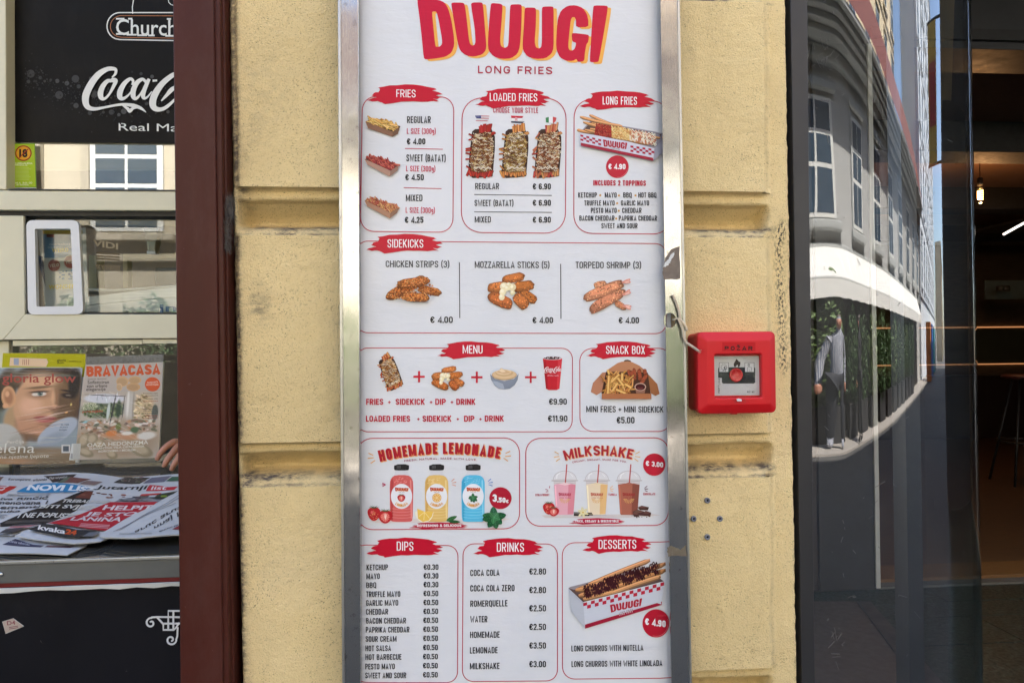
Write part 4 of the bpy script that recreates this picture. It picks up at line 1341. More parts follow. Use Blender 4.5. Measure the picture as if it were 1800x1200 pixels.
def f(p):                                     # red cup with cola script
    p.crop(*C_)
    p.poly([(1037, 122), (1143, 122), (1128, 288), (1112, 296), (1070, 296), (1054, 288)], (196, 24, 44))
    p.poly([(1040, 140), (1054, 140), (1066, 290), (1054, 288)], (166, 14, 36))
    p.poly([(1120, 132), (1142, 126), (1128, 288), (1114, 294)], (214, 52, 66))
    p.ell(1090, 120, 54, 11, (226, 226, 230), n=30)
    p.ell(1090, 121, 48, 8, (92, 62, 58), n=24)
    for i in range(12):
        p.ell(1050 + i * 7.3, 117 + (i % 3) * 3, 5, 3, jit(rnd.choice([(230, 228, 232), (70, 46, 46), (190, 180, 184)]), 8), i * 31, 6)
    coke(p, 1043, 170, .142, (238, 232, 234), both=True)
    ST(p, 'ORIGINAL TASTE', 1062, 1122, 219, 220, 5, .2, (236, 210, 214), gap=.3)
def coke(p, x, y, k, col, both=False):
    """the flowing script, as swelling pen strokes"""
    def S(pts, ws):
        q = smooth_open([(a * k + x, b * k + y) for a, b in pts])
        w = []
        for i in range(len(q)):
            t = i / (len(q) - 1) * (len(ws) - 1)
            j = min(int(t), len(ws) - 2)
            w.append((ws[j] + (ws[j + 1] - ws[j]) * (t - j)) * k)
        p.stroke(q, w, col)
    S([(150, 52), (168, 34), (170, 12), (152, 6), (122, 10), (80, 36), (42, 84), (14, 142), (12, 184), (26, 210), (60, 218), (110, 210), (160, 200), (210, 194), (262, 200), (302, 214), (330, 236)], [6, 14, 16, 20, 24, 32, 36, 38, 34, 26, 18, 12, 12, 14, 20, 16, 3])
    S([(204, 196), (232, 216), (244, 228), (262, 214), (290, 212)], [8, 16, 20, 14, 4])
    S([(160, 74), (130, 70), (104, 96), (90, 132), (94, 158), (112, 164), (136, 140), (158, 100), (170, 70), (152, 62), (138, 78)], [10, 20, 26, 30, 26, 14, 12, 18, 22, 14, 8])
    S([(256, 92), (262, 72), (246, 60), (216, 84), (194, 124), (192, 154), (208, 164), (236, 146), (262, 112)], [10, 14, 16, 24, 30, 28, 18, 10, 6])
    S([(330, 80), (312, 62), (284, 78), (264, 116), (262, 150), (276, 164), (300, 140), (322, 100), (334, 66)], [12, 16, 24, 28, 26, 16, 10, 10, 12])
    S([(346, 60), (326, 104), (314, 140), (318, 160), (336, 156), (360, 126)], [16, 22, 24, 18, 10, 5])
    S([(364, 70), (388, 68)], [12, 10])
    if both:
        x2 = 372
        S([(x2 + 130, 30), (x2 + 138, 6), (x2 + 112, 4), (x2 + 60, 50), (x2 + 14, 130), (x2 + 8, 186), (x2 + 30, 222), (x2 + 76, 216), (x2 + 120, 170)], [8, 16, 20, 28, 36, 38, 28, 16, 5])
        S([(x2 + 150, 74), (x2 + 118, 80), (x2 + 92, 130), (x2 + 96, 160), (x2 + 120, 156), (x2 + 150, 110), (x2 + 150, 76)], [14, 20, 26, 26, 14, 12, 14])
        S([(x2 + 226, -30), (x2 + 200, 30), (x2 + 168, 110), (x2 + 166, 156), (x2 + 186, 152), (x2 + 216, 110)], [8, 20, 26, 22, 10, 5])
        S([(x2 + 270, 74), (x2 + 244, 66), (x2 + 212, 110), (x2 + 206, 150), (x2 + 224, 158), (x2 + 256, 110), (x2 + 268, 70), (x2 + 252, 130), (x2 + 262, 156), (x2 + 290, 130)], [12, 18, 24, 24, 14, 12, 14, 22, 16, 5])
    else:
        x2 = 350
        S([(x2 + 140, 36), (x2 + 120, 40), (x2 + 66, 84), (x2 + 26, 142), (x2 + 14, 190), (x2 + 28, 216), (x2 + 60, 220), (x2 + 92, 204), (x2 + 140, 160)], [16, 24, 30, 36, 36, 28, 20, 18, 10])
        S([(x2 + 130, 108), (x2 + 104, 120), (x2 + 66, 172)], [24, 14, 4])
        S([(x2 + 60, 176), (x2 + 84, 150), (x2 + 120, 112)], [6, 16, 22])
paint('drink_picture', f)
L_ = (1000, 600, 7.5)
def f(p):                                     # snack box
    p.crop(*L_)
    kr = (186, 126, 88)
    p.poly([(720, 262), (740, 242), (775, 238), (812, 250), (825, 272), (775, 285)], (96, 74, 62))
    p.poly([(640, 285), (700, 266), (775, 262), (835, 272), (930, 318), (1030, 400), (1010, 460), (500, 440), (530, 360)], (190, 130, 92))
    p.poly([(490, 404), (440, 410), (318, 545), (288, 664), (365, 706), (440, 660)], (186, 126, 96))
    p.poly([(1035, 420), (1165, 560), (1196, 690), (1140, 716), (1078, 680)], (166, 106, 66))
    p.poly([(490, 398), (800, 400), (1040, 410), (1078, 690), (428, 684)], (78, 46, 34))
    for x, y, L, w, r, in ((800, 420, 100, 52, 70), (845, 450, 150, 56, 62), (865, 410, 120, 46, 80), (930, 440, 170, 56, 84), (1000, 400, 80, 50, 80), (990, 490, 150, 58, -58), (960, 540, 90, 50, -50)):
        nugget(p, x, y, L, w, r, (170, 82, 52), 40)
    reg = [(480, 430), (780, 440), (850, 560), (860, 660), (470, 670), (450, 560)]
    sticks(p, reg, 70, 150, 24, [(206, 144, 70), (222, 166, 92), (190, 122, 60)], (0, 180))
    for a, b in (((505, 370), (530, 430)), ((525, 450), (510, 690)), ((700, 415), (696, 520)), ((660, 430), (560, 530)), ((640, 545), (570, 650)), ((640, 480), (715, 580)), ((620, 630), (740, 680)), ((740, 560), (820, 610))):
        p.stroke([a, b], 34, (196, 136, 66))
        p.stroke([(a[0] - 4, a[1]), (b[0] - 4, b[1])], 22, (236, 190, 112))
    p.poly([(862, 590), (1010, 590), (990, 680), (880, 680)], (150, 104, 84))
    p.ell(934, 596, 76, 52, (206, 168, 150), n=30)
    p.ell(934, 598, 64, 42, (74, 20, 24), n=28)
    p.stroke([(900, 610), (930, 620), (965, 612)], 7, (150, 80, 84))
    p.poly([(428, 684), (1078, 684), (1080, 756), (428, 756)], (178, 112, 72))
paint('food_picture', f)

# --- homemade lemonade
def f(p):
    p.crop(*D_)
    ar = dict(mid=(908, 226), upright=False)
    ST(p, 'HOMEMADE LEMONADE', 300, 1558, 316, 284, 122, .24, (240, 176, 110), gap=.12, mid=(916, 235))
    p.d += 1e-4
    ST(p, 'HOMEMADE LEMONADE', 290, 1548, 308, 275, 122, .24, (176, 28, 44), gap=.12, mid=(906, 226))
    ST(p, 'FRESH. NATURAL. MADE WITH LOVE.', 546, 1310, 308, 296, 21, .2, (150, 34, 60), gap=.3, mid=(920, 281))
paint('heading_text', f)
def bottle(p, cx, col, dk, lt, fruit):
    p.poly(smooth_loop([(cx - 125, 520), (cx - 112, 470), (cx - 70, 440), (cx - 66, 392), (cx + 66, 392), (cx + 72, 440), (cx + 112, 470), (cx + 125, 520), (cx + 118, 930), (cx + 90, 942), (cx - 90, 942), (cx - 118, 930)], 1), (216, 216, 222))
    body = smooth_loop([(cx - 125, 530), (cx - 108, 476), (cx - 66, 446), (cx + 66, 446), (cx + 108, 476), (cx + 125, 530), (cx + 120, 760), (cx + 118, 925), (cx + 88, 940), (cx - 88, 940), (cx - 118, 925), (cx - 122, 760)], 1)
    p.poly(body, col)
    p.poly([(cx - 118, 520), (cx - 96, 480), (cx - 84, 520), (cx - 92, 920), (cx - 112, 920)], dk)
    p.poly([(cx + 88, 500), (cx + 104, 500), (cx + 112, 900), (cx + 98, 915)], lt)
    for y in (800, 830, 862, 892):
        p.stroke([(cx - 100, y), (cx - 30, y + 8), (cx + 60, y + 6), (cx + 106, y - 2)], 5, lt)
    for i in range(26):
        x, y = rnd.uniform(cx - 90, cx + 70), rnd.uniform(470, 540)
        p.ell(x, y, rnd.uniform(4, 16), rnd.uniform(2, 5), lt, -20, 7)
    p.poly(smooth_loop([(cx - 78, 334), (cx + 78, 330), (cx + 80, 388), (cx + 60, 398), (cx - 60, 398), (cx - 80, 390)], 1), (34, 32, 34))
    p.poly([(cx - 50, 345), (cx - 6, 342), (cx - 8, 378), (cx - 50, 380)], (78, 76, 78))
    for i in range(10):
        p.stroke([(cx - 72 + i * 16, 340), (cx - 70 + i * 16, 390)], 2.5, (58, 56, 58))
    p.ell(cx, 670, 112, 132, (236, 236, 240), n=44)
    logo(p, cx - 70, 576, cx + 72, 616, (186, 30, 44), (240, 186, 110), 4, 4, sm=1)
    ST(p, 'LONG FRIES', cx - 30, cx + 32, 630, 630, 6, .2, (120, 40, 50), gap=.4)
    fruit(cx, 690)
    ST(p, 'LIMUNADA', cx - 70, cx + 72, 752, 748, 30, .2, (226, 160, 70), mid=(cx, 782))
def berry(p, x, y, w, h, cut=False, leaves=True):
    p.poly(smooth_loop([(x - w, y - h * .5), (x - w * .4, y - h), (x + w * .5, y - h), (x + w, y - h * .4), (x + w * .7, y + h * .5), (x, y + h), (x - w * .7, y + h * .5)], 2), (190, 36, 44))
    if cut:
        p.poly(smooth_loop([(x - w * .7, y - h * .3), (x, y - h * .8), (x + w * .6, y - h * .3), (x + w * .3, y + h * .4), (x, y + h * .75), (x - w * .5, y + h * .3)], 2), (224, 104, 96))
        p.poly([(x - w * .1, y - h * .55), (x + w * .2, y - h * .4), (x + w * .05, y + h * .4), (x - w * .12, y)], (246, 214, 200))
        for i in range(12):
            a = i / 12 * 6.28
            p.stroke([(x + w * .2 * math.cos(a), y + h * .2 * math.sin(a)), (x + w * .55 * math.cos(a), y + h * .6 * math.sin(a))], w * .05, (240, 160, 146))
    else:
        for i in range(34):
            a, r = rnd.uniform(0, 6.28), rnd.uniform(.1, .85)
            p.ell(x + w * r * .8 * math.cos(a), y + h * r * .85 * math.sin(a), w * .05, w * .07, (236, 160, 110), 0, 5)
        p.ell(x - w * .3, y - h * .3, w * .18, h * .2, (228, 110, 108), 20, 9)
    if leaves:
        for k in range(6):
            a = R_(200 + k * 27)
            p.poly([(x - w * .15 + k * w * .07, y - h * .8), (x + math.cos(a) * w * .85, y - h * .85 + math.sin(a) * h * .5), (x + w * .15 - k * w * .04, y - h * .88)], jit((70, 104, 70), 14))
def leafshape(p, x, y, L, w, rot, col):
    c, s = math.cos(R_(rot)), math.sin(R_(rot))
    pts = [(0, 0), (.2, .42), (.5, .5), (.8, .3), (1, 0), (.8, -.3), (.5, -.5), (.2, -.42)]
    p.poly(smooth_loop([(x + (a * L) * c - (b * w) * s, y + (a * L) * s + (b * w) * c) for a, b in pts], 1), col)
    p.stroke([(x, y), (x + L * .9 * c, y + L * .9 * s)], w * .06, tuple(min(255, v * 1.4) for v in col))
    for t in (.25, .45, .65):
        for sd_ in (-1, 1):
            p.stroke([(x + t * L * c, y + t * L * s), (x + (t + .15) * L * c - sd_ * .34 * w * s, y + (t + .15) * L * s + sd_ * .34 * w * c)], w * .04, tuple(v * .62 for v in col))
def mint(p, x, y, r):
    for a in (-170, -95, -12, 40, 78, 120, 170):
        leafshape(p, x, y, r * rnd.uniform(.85, 1.1), r * .62, a, jit((40, 96, 62), 12))
    for a in (-130, -50, 20, 100):
        leafshape(p, x, y, r * .55, r * .42, a, jit((70, 130, 84), 12))
def slice_(p, x, y, r, fl=(232, 168, 60)):
    p.ell(x, y, r, r * 1.02, (214, 148, 52), n=30)
    p.ell(x, y, r * .88, r * .9, (246, 222, 170), n=30)
    for k in range(9):
        a, b = k * 40 + 5, k * 40 + 35
        p.poly([(x + r * .1 * math.cos(R_((a + b) / 2)), y + r * .1 * math.sin(R_((a + b) / 2)))] + [(x + r * .78 * math.cos(R_(t)), y + r * .78 * math.sin(R_(t))) for t in (a, (a + b) / 2, b)], fl)
def f(p):
    p.crop(*D_)
    p.poly([(200, 925), (600, 905), (1000, 918), (1680, 905), (1500, 945), (600, 950), (250, 950)], (222, 212, 210))
    bottle(p, 515, (214, 98, 94), (190, 70, 70), (232, 140, 134), lambda x, y: berry(p, x - 2, y + 2, 46, 40, True))
    berry(p, 225, 860, 76, 78)
    berry(p, 345, 890, 84, 74, True)
paint('bottle_picture', f)
def f(p):
    p.crop(*D_)
    bottle(p, 885, (230, 190, 112), (214, 168, 92), (242, 214, 150), lambda x, y: slice_(p, x + 2, y - 5, 48))
    q = [(664 + 0, 830)] + [(755 + 96 * math.cos(R_(a)), 838 + 106 * math.sin(R_(a))) for a in range(185, -20, -12)]
    p.poly(q + [(850, 830), (800, 850), (750, 840), (700, 820)], (246, 238, 214))
    p.poly([(680, 800), (760, 830), (850, 830), (836, 880), (800, 925), (740, 938), (690, 905)], (238, 196, 90))
    p.stroke([(757, 835), (700, 880)], 5, (250, 230, 170)); p.stroke([(757, 835), (750, 920)], 5, (250, 230, 170)); p.stroke([(757, 835), (810, 900)], 5, (250, 230, 170))
    leafshape(p, 985, 930, 130, 46, -24, (54, 104, 58))
    leafshape(p, 1010, 935, 130, 36, 2, (40, 88, 50))
paint('bottle_picture', f)
def f(p):
    p.crop(*D_)
    bottle(p, 1270, (92, 190, 226), (66, 166, 206), (140, 214, 240), lambda x, y: mint(p, x, y - 6, 54))
    mint(p, 1490, 890, 130)
    burst(p, 350, 545, (176, 46, 80), -2, 40, (205, 180, 150), 9)
    for (x, y, c, k) in ((1040, 520, (222, 150, 110), 1), (1425, 520, (70, 120, 190), 1)):
        p.stroke([(x, y - 8), (x + 32, y - 36)], [5, 9], c); p.stroke([(x + 8, y + 6), (x + 52, y + 0)], [5, 9], c); p.stroke([(x + 6, y + 24), (x + 48, y + 38)], [5, 9], c)
    for sx, x in ((1, 160), (-1, 1668)):
        c = (226, 168, 96)
        for a, b, cc, d in ((8, 55 - (sx < 0) * 20, 58, 76 - (sx < 0) * 20), (0, 108 - (sx < 0) * 26, 62, 102 - (sx < 0) * 12), (32, 160 - (sx < 0) * 22, 78, 130 - (sx < 0) * 25)):
            p.stroke([(x + sx * a, 160 + b), (x + sx * cc, 160 + d)], [11, 9], c)
paint('bottle_picture', f)
def f(p):
    p.crop(*D_)
    p.ell(1558, 690, 117, 115, (178, 26, 50), n=50)
    for i in range(60):
        a = i * 6
        p.ell(1558 + 116 * math.cos(R_(a)), 690 + 114 * math.sin(R_(a)), rnd.uniform(1, 4), rnd.uniform(1, 4), (178, 26, 50), 0, 6)
    ST(p, '3', 1474, 1520, 726, 730, 80, .26, WHITE)
    ST(p, '.50', 1524, 1612, 734, 738, 54, .26, WHITE)
    ST(p, '€', 1616, 1644, 740, 741, 36, .22, WHITE)
paint('price_badge', f)
def f(p):
    p.d = 3e-4
    p.crop(*D_)
    brush(p, 590, 944, 1222, 1016, (182, 30, 58), 11)
    ST(p, 'REFRESHING & DELICIOUS', 678, 1145, 993, 990, 27, .22, WHITE, gap=.16)
paint('banner_text', f)
# --- milkshakes
def f(p):
    p.crop(*E_)
    ST(p, 'MILKSHAKE', 528, 1254, 312, 300, 110, .22, (238, 190, 140), gap=.11, mid=(892, 256))
    p.d += 1e-4
    ST(p, 'MILKSHAKE', 518, 1242, 304, 292, 110, .22, (178, 40, 52), gap=.11, mid=(882, 249))
    ST(p, 'CREAMY. DREAMY. MADE FOR YOU.', 598, 1186, 333, 329, 21, .19, (170, 60, 76), gap=.3, mid=(890, 302))
paint('heading_text', f)
def cup(p, cx, col, side, txt, topc):
    w = 122
    p.poly([(cx - w, 520), (cx + w, 520), (cx + w - 26, 890), (cx + w - 36, 906), (cx - w + 36, 906), (cx - w + 26, 890)], (214, 208, 208))
    p.poly([(cx - w + 4, 566), (cx - 40, 552), (cx + 40, 550), (cx + w - 4, 566), (cx + w - 28, 884), (cx + w - 40, 896), (cx - w + 40, 896), (cx - w + 28, 884)], col)
    p.poly([(cx + 40, 560), (cx + w - 4, 566), (cx + w - 28, 884), (cx + 30, 890)], side)
    p.poly([(cx - w + 8, 575), (cx - w + 26, 575), (cx - w + 44, 880), (cx - w + 32, 880)], tuple(min(255, v * 1.12) for v in col))
    p.poly([(cx - 70, 560), (cx + 4, 540), (cx + 70, 560), (cx, 572)], topc)
    dome = [(cx + 126 * math.cos(R_(a)), 512 - 96 * math.sin(R_(a))) for a in range(0, 181, 12)]
    p.poly(dome, (222, 220, 222))
    p.stroke(dome, 4, (176, 168, 170))
    p.stroke([(cx - 90, 500), (cx - 84, 460), (cx - 50, 440)], 10, (240, 240, 240))
    p.stroke([(cx + 60, 450), (cx + 90, 480)], 7, (240, 240, 240))
    p.ell(cx, 520, 144, 14, (206, 200, 200), n=30)
    p.stroke([(cx - 146, 524), (cx - 60, 532), (cx + 60, 532), (cx + 146, 522)], 4, (160, 150, 150))
    p.stroke([(cx - 122, 545), (cx, 556), (cx + 122, 545)], 3, (180, 160, 160))
    p.stroke([(cx + 22, 344), (cx + 6, 546)], 13, (176, 60, 60))
    p.stroke([(cx + 19, 344), (cx + 3, 546)], 4, (214, 120, 116))
    logo(p, cx - 68, 655, cx + 68, 692, txt, sm=1)
    ST(p, 'LONG FRIES', cx - 60, cx + 62, 714, 716, 11, .22, txt, gap=.4)
    for k in range(9):
        a = R_(0 + 22.5 * k)
        p.stroke([(cx + 20 * math.cos(a), 722 + 12 * math.sin(a)), (cx + 58 * math.cos(a), 724 + 46 * math.sin(a))], [3, 8], (226, 176, 108))
def f(p):
    p.crop(*E_)
    p.poly([(260, 900), (1470, 885), (1560, 900), (1200, 925), (300, 930)], (214, 206, 204))
    cup(p, 514, (232, 172, 184), (224, 140, 154), (190, 60, 84), (246, 214, 216))
    berry(p, 340, 830, 72, 70)
    berry(p, 392, 865, 66, 52, True)
paint('milkshake_picture', f)
def f(p):
    p.crop(*E_)
    cup(p, 864, (236, 216, 186), (234, 190, 130), (190, 80, 60), (240, 220, 180))
    for y, x1 in ((872, 810), (888, 820), (900, 780)):
        p.stroke([(612, y), (x1, y + rnd.uniform(-8, 14))], 12, (44, 32, 30))
    for k in range(6):
        leafshape(p, 712, 868, 66, 30, k * 60 - 100, (236, 224, 172))
    p.ell(712, 868, 10, 10, (222, 190, 90), n=10)
paint('milkshake_picture', f)
def f(p):
    p.crop(*E_)
    cup(p, 1212, (176, 104, 84), (142, 80, 66), (160, 50, 50), (170, 96, 76))
    for x, y, w, h, r in ((1370, 820, 62, 26, 12), (1320, 870, 66, 34, -8), (1410, 880, 46, 30, 12), (1290, 890, 36, 26, 20)):
        p.poly([(x - w, y - h * .2), (x - w * .3, y - h), (x + w, y - h * .3), (x + w * .8, y + h), (x - w * .6, y + h * .9)], jit((84, 52, 48), 8))
        p.poly([(x - w * .9, y - h * .1), (x - w * .3, y - h * .9), (x + w * .9, y - h * .3), (x + w * .2, y + h * .1)], jit((116, 78, 70), 8))
    dots(p, [(1240, 900), (1450, 890), (1440, 920), (1240, 925)], 26, 8, [(70, 44, 40), (96, 62, 56)])
    for sx, x in ((1, 396), (-1, 1336)):
        for a, b, cc, d in ((6, 46, 52, 72), (0, 106, 58, 98), (22, 152, 64, 122)):
            p.stroke([(x + sx * a, 160 + b), (x + sx * cc, 160 + d)], [9, 8], (228, 178, 100))
    for x, c in ((300, (176, 60, 90)), (1012, (232, 180, 120)), (1388, (110, 60, 70))):
        s = -1 if x == 300 else 1
        x = x + (40 if s < 0 else 0)
        p.stroke([(x - s * 5, 604), (x + s * 24 * (1 if s > 0 else -.4), 580)], 7, c); p.stroke([(x - s * 4, 616) if s > 0 else (x - 38, 614), (x + s * 34 if s > 0 else x - 8, 612 if s > 0 else 626)], 7, c); p.stroke([(x, 630) if s > 0 else (x - 34, 644), (x + 28 if s > 0 else x - 6, 640)], 7, c)
paint('milkshake_picture', f)
T(E_, [('STRAWBERRY', 192, 345, 690, 24), ('VANILLA', 990, 1080, 686, 24), ('CHOCOLATE', 1368, 1500, 680, 24)], 'item_text', .2, (186, 66, 80))
def f(p):
    p.crop(*E_)
    p.d = 2.5e-4; p.ell(1490, 348, 122, 122, (194, 32, 54), n=50)
    ST(p, '€ 3.00', 1397, 1588, 360, 380, 55, .22, WHITE)
paint('price_badge', f)
def f(p):
    p.d = 3e-4
    p.crop(*E_)
    brush(p, 556, 930, 1174, 1002, (184, 36, 66), 12)
    ST(p, 'THICK, CREAMY & IRRESISTIBLE', 625, 1100, 977, 976, 26, .22, WHITE, gap=.16)
paint('banner_text', f)
# --- churros box
G_ = (980, 930, 4.446)
def f(p):
    p.crop(*G_)
    p.poly([(85, 458), (690, 300), (832, 405), (200, 566)], (96, 76, 74))
    p.poly([(85, 458), (100, 448), (690, 296), (700, 320), (130, 470)], (150, 142, 148))
    og = (206, 146, 98)
    for a, b in (((230, 440), (722, 240)), ((150, 470), (690, 345)), ((140, 476), (600, 420)), ((300, 470), (845, 268)), ((165, 520), (520, 430)), ((330, 500), (846, 318)), ((200, 546), (560, 470)), ((420, 500), (806, 366))):
        churro(p, a, b, 40, jit(og, 10), -5)
    for k in range(120):
        t = rnd.uniform(.05, .95)
        x = 180 + 620 * t
        y = 505 - 215 * t + rnd.uniform(-44, 40)
        p.stroke(smooth_open([(x - 18, y + rnd.uniform(-16, 16)), (x - 6, y - 18), (x + 4, y + 16), (x + 14, y - 16), (x + 22, y + 12)]), 7, jit((66, 26, 32), 8))
    p.poly([(85, 458), (200, 568), (215, 772), (108, 640)], (186, 190, 200))
    p.poly([(200, 568), (832, 404), (814, 586), (215, 772)], (204, 208, 218))
    p.poly([(213, 740), (814, 560), (814, 586), (215, 772)], (160, 28, 54))
    checks(p, (200, 570), (832, 408), 27, 2, 21, (184, 34, 58))
    p.poly([(200, 566), (832, 402), (832, 408), (200, 572)], (226, 226, 232))
    logo(p, 408, 586, 660, 652, (178, 34, 52), skew=-.24, sm=1)
    ST(p, 'LONG FRIES', 480, 586, 655, 625, 10, .2, (120, 60, 70), gap=.5)
    ST(p, 'LONG FRIES', 480, 586, 671, 641, 10, .2, (236, 220, 224), gap=.5)
paint('food_picture', f)
def f(p):
    p.crop(*G_)
    p.d = 4e-4; p.ell(770, 732, 106, 110, (186, 28, 50), n=50)
    p.stroke([(770 + 96 * math.cos(R_(a)), 732 + 101 * math.sin(R_(a))) for a in range(-20, 110, 9)], 2.5, (224, 140, 148))
    ST(p, '€ 4.90', 684, 846, 742, 764, 52, .22, WHITE)
paint('price_badge', f)

# steel frame, its right stile pierced by an oval slot
def stile(name, px4, holes_px=()):
    w = [onY(x, y, -0.050) for x, y in px4]
    hl = []
    for cx, cy, rw, rh in holes_px:
        c = onY(cx, cy, -0.050)
        hl.append([(c.x + q[0], c.z + q[1]) for q in rrect(0, 0, rw, rh, min(rw, rh) * .49, 5)])
    return prism(name, [(p.x, p.z) for p in w], -0.050, -0.006 if not holes_px else -0.047, M['steel'], B, 0.0016 if not holes_px else 0, hl)
stile('left_stile', [(593, -70), (630, -70), (634, 1270), (601.5, 1270)])
rs = stile('right_stile', [(1160, -70), (1193, -70), (1217, 1270), (1181.5, 1270)], [(1177.5, 563, 0.021, 0.026)])
prism_px('right_stile_side', [(1188, -70), (1193, -70), (1217, 1270), (1212, 1270)], -0.0465, -0.006, M['steel'], B)
prism_px('corner_bead', [(594, -70), (598, -70), (606, 1270), (602, 1270)], -0.0535, -0.050, M['edge_steel'], B)
prism_px('corner_bead', [(1190, -70), (1193.5, -70), (1217.5, 1270), (1214, 1270)], -0.0525, -0.050, M['edge_steel'], B)
# leftovers of glue and tape on the right stile
def patch(name, pts, mat, Y, label, cat):
    rag = []
    for i in range(len(pts)):
        a, b = pts[i], pts[(i + 1) % len(pts)]
        for t in (0, .25, .5, .75):
            rag.append((a[0] + (b[0] - a[0]) * t + rnd.uniform(-.9, .9), a[1] + (b[1] - a[1]) * t + rnd.uniform(-.9, .9)))
    pts = rag
    o = prism_px(name, pts, Y - 0.0006, Y, mat)
    return tag(o, label, cat)
patch('glue_residue', [(1166, 470), (1170, 452), (1180, 438), (1194, 433), (1196, 490), (1168, 492), (1165, 480)], M['residue'], -0.0503, 'brown torn glue patch on the right steel stile above the knotted twine', 'glue residue')
patch('torn_paper', [(1167, 469), (1169, 461), (1176, 455), (1179, 448), (1186, 442), (1184, 450), (1180, 456), (1178, 462), (1172, 468)], M['card'], -0.0512, 'white torn paper shred stuck on the brown glue patch', 'paper scrap')
patch('packing_tape', [(1173, 962), (1180, 958), (1196, 966), (1206, 957), (1207, 976), (1174, 977)], M['tape'], -0.0503, 'strip of old brown packing tape across the lower right steel stile', 'tape')
# ------------------------------------------------------------------ maroon post and the recess of the kiosk
POST = thing('steel_post', (-0.57, -0.01, 0), 'dark maroon painted steel post between the newspaper kiosk and the yellow pilaster', 'post')
def quadx(a, b, c, d):      # top-left, top-right, bottom-right, bottom-left x at y=-80 / 1280
    return [(a, -80), (b, -80), (c, 1280), (d, 1280)]
prism_px('post_face', quadx(302, 374, 392.5, 317), -0.030, 0.12, M['maroon'], POST, 0.003)
prism_px('post_moulding', quadx(373, 385, 404, 391), -0.024, 0.12, M['maroon'], POST, 0.002)
prism_px('post_moulding', quadx(384, 393, 413, 403), -0.010, 0.12, M['maroon'], POST, 0.002)
gap = prism_px('shadow_gap', quadx(388, 420, 440, 408), 0.060, 0.13, M['dark'], POST)
# cobwebs between post and wall
CW = thing('cobweb', onY(402, 400, -.01), 'grey matted cobweb hanging between the maroon post and the yellow wall', 'cobweb')
vs, fs = [], []
for i in range(1500):
    t = rnd.random()
    bx, by = 397 + rnd.gauss(0, 4) + (6 if t < .4 else 0), 345 + t * 95
    a = onY(bx, by, -.012 + rnd.uniform(-.01, .015))
    b = a + Vector((rnd.gauss(0, .004), rnd.gauss(0, .003), rnd.gauss(-.002, .007)))
    w = Vector((rnd.uniform(.0001, .0005), 0, rnd.uniform(.0001, .0004)))
    k = len(vs)
    vs += [a, b, b + w, a + w]
    fs.append((k, k + 1, k + 2, k + 3))
link('web_threads', mesh('web_threads', vs, fs), M['gum'], CW)

KY = 1.22
K = thing('newspaper_kiosk', (-1.3, KY, 0), 'newspaper kiosk with cream frames, black cola sign and shiny counter, left of the post', 'kiosk')
def kp(name, pts, y0, y1, mat, bev=0, parent=None):
    return prism_px(name, pts, y0, y1, mat, parent or K, bev)
XR_ = 560      # kiosk front runs on behind the post
kp('window_rail', [(-420, 333), (XR_, 337), (XR_, 371), (-420, 368)], KY - .05, KY + .03, M['cream'], .003)
kp('window_stile', [(-40, -300), (9, -300), (11, 333), (-38, 333)], KY - .05, KY + .03, M['cream'], .003)
kp('gasket', [(9.5, -300), (15, -300), (17, 333), (11.5, 333)], KY - .03, KY + .02, M['rubber'])
kp('gasket', [(15, 332), (XR_, 335), (XR_, 337.5), (15, 334.5)], KY - .052, KY + .02, M['rubber'])
kp('track', [(-420, 369), (XR_, 372), (XR_, 381), (-420, 378)], KY - .03, KY + .03, M['rubber'])
kp('window_stile', [(-30, 379), (41, 379), (43.5, 553), (5, 597), (-30, 600)], KY - .04, KY + .03, M['cream'], .002)
kp('gasket', [(40.5, 379), (46, 379), (48, 553), (43, 553)], KY - .03, KY + .02, M['rubber'])
kp('window_rail', [(44, 552), (XR_, 553), (XR_, 592), (5.5, 597)], KY - .04, KY + .03, M['cream'], .002)
kp('gasket', [(48, 549), (XR_, 549.5), (XR_, 553), (46, 553)], KY - .036, KY + .02, M['rubber'])
kp('track', [(-100, 596), (XR_, 591.5), (XR_, 595), (-100, 599.5)], KY - .03, KY + .03, M['rubber'])
kp('window_rail', [(22, 598), (250, 597), (250, 605), (22, 608)], KY - .03, KY + .03, M['cream'], .0015)
kp('window_rail', [(250.5, 596), (XR_, 595), (XR_, 603), (250.5, 604)], KY - .031, KY + .03, M['cream'], .0015)
kp('window_stile', [(-30, 598), (15, 598), (16, 830), (-29, 830)], KY - .02, KY + .03, M['cream'], .002)
kp('window_stile', [(16, 600), (22, 600), (23, 830), (17, 830)], KY - .005, KY + .03, M['edge_steel'])
GP_ = 'pane'
kp(GP_, [(14, -300), (XR_, -300), (XR_, 336), (16, 334)], KY + .008, KY + .012, M['mirror_glass'])
kp(GP_, [(44, 380), (XR_, 380), (XR_, 552), (46, 552)], KY + .008, KY + .012, M['glass'])
kp(GP_, [(20, 600), (XR_, 600), (XR_, 830), (22, 830)], KY + .010, KY + .014, M['glass'])
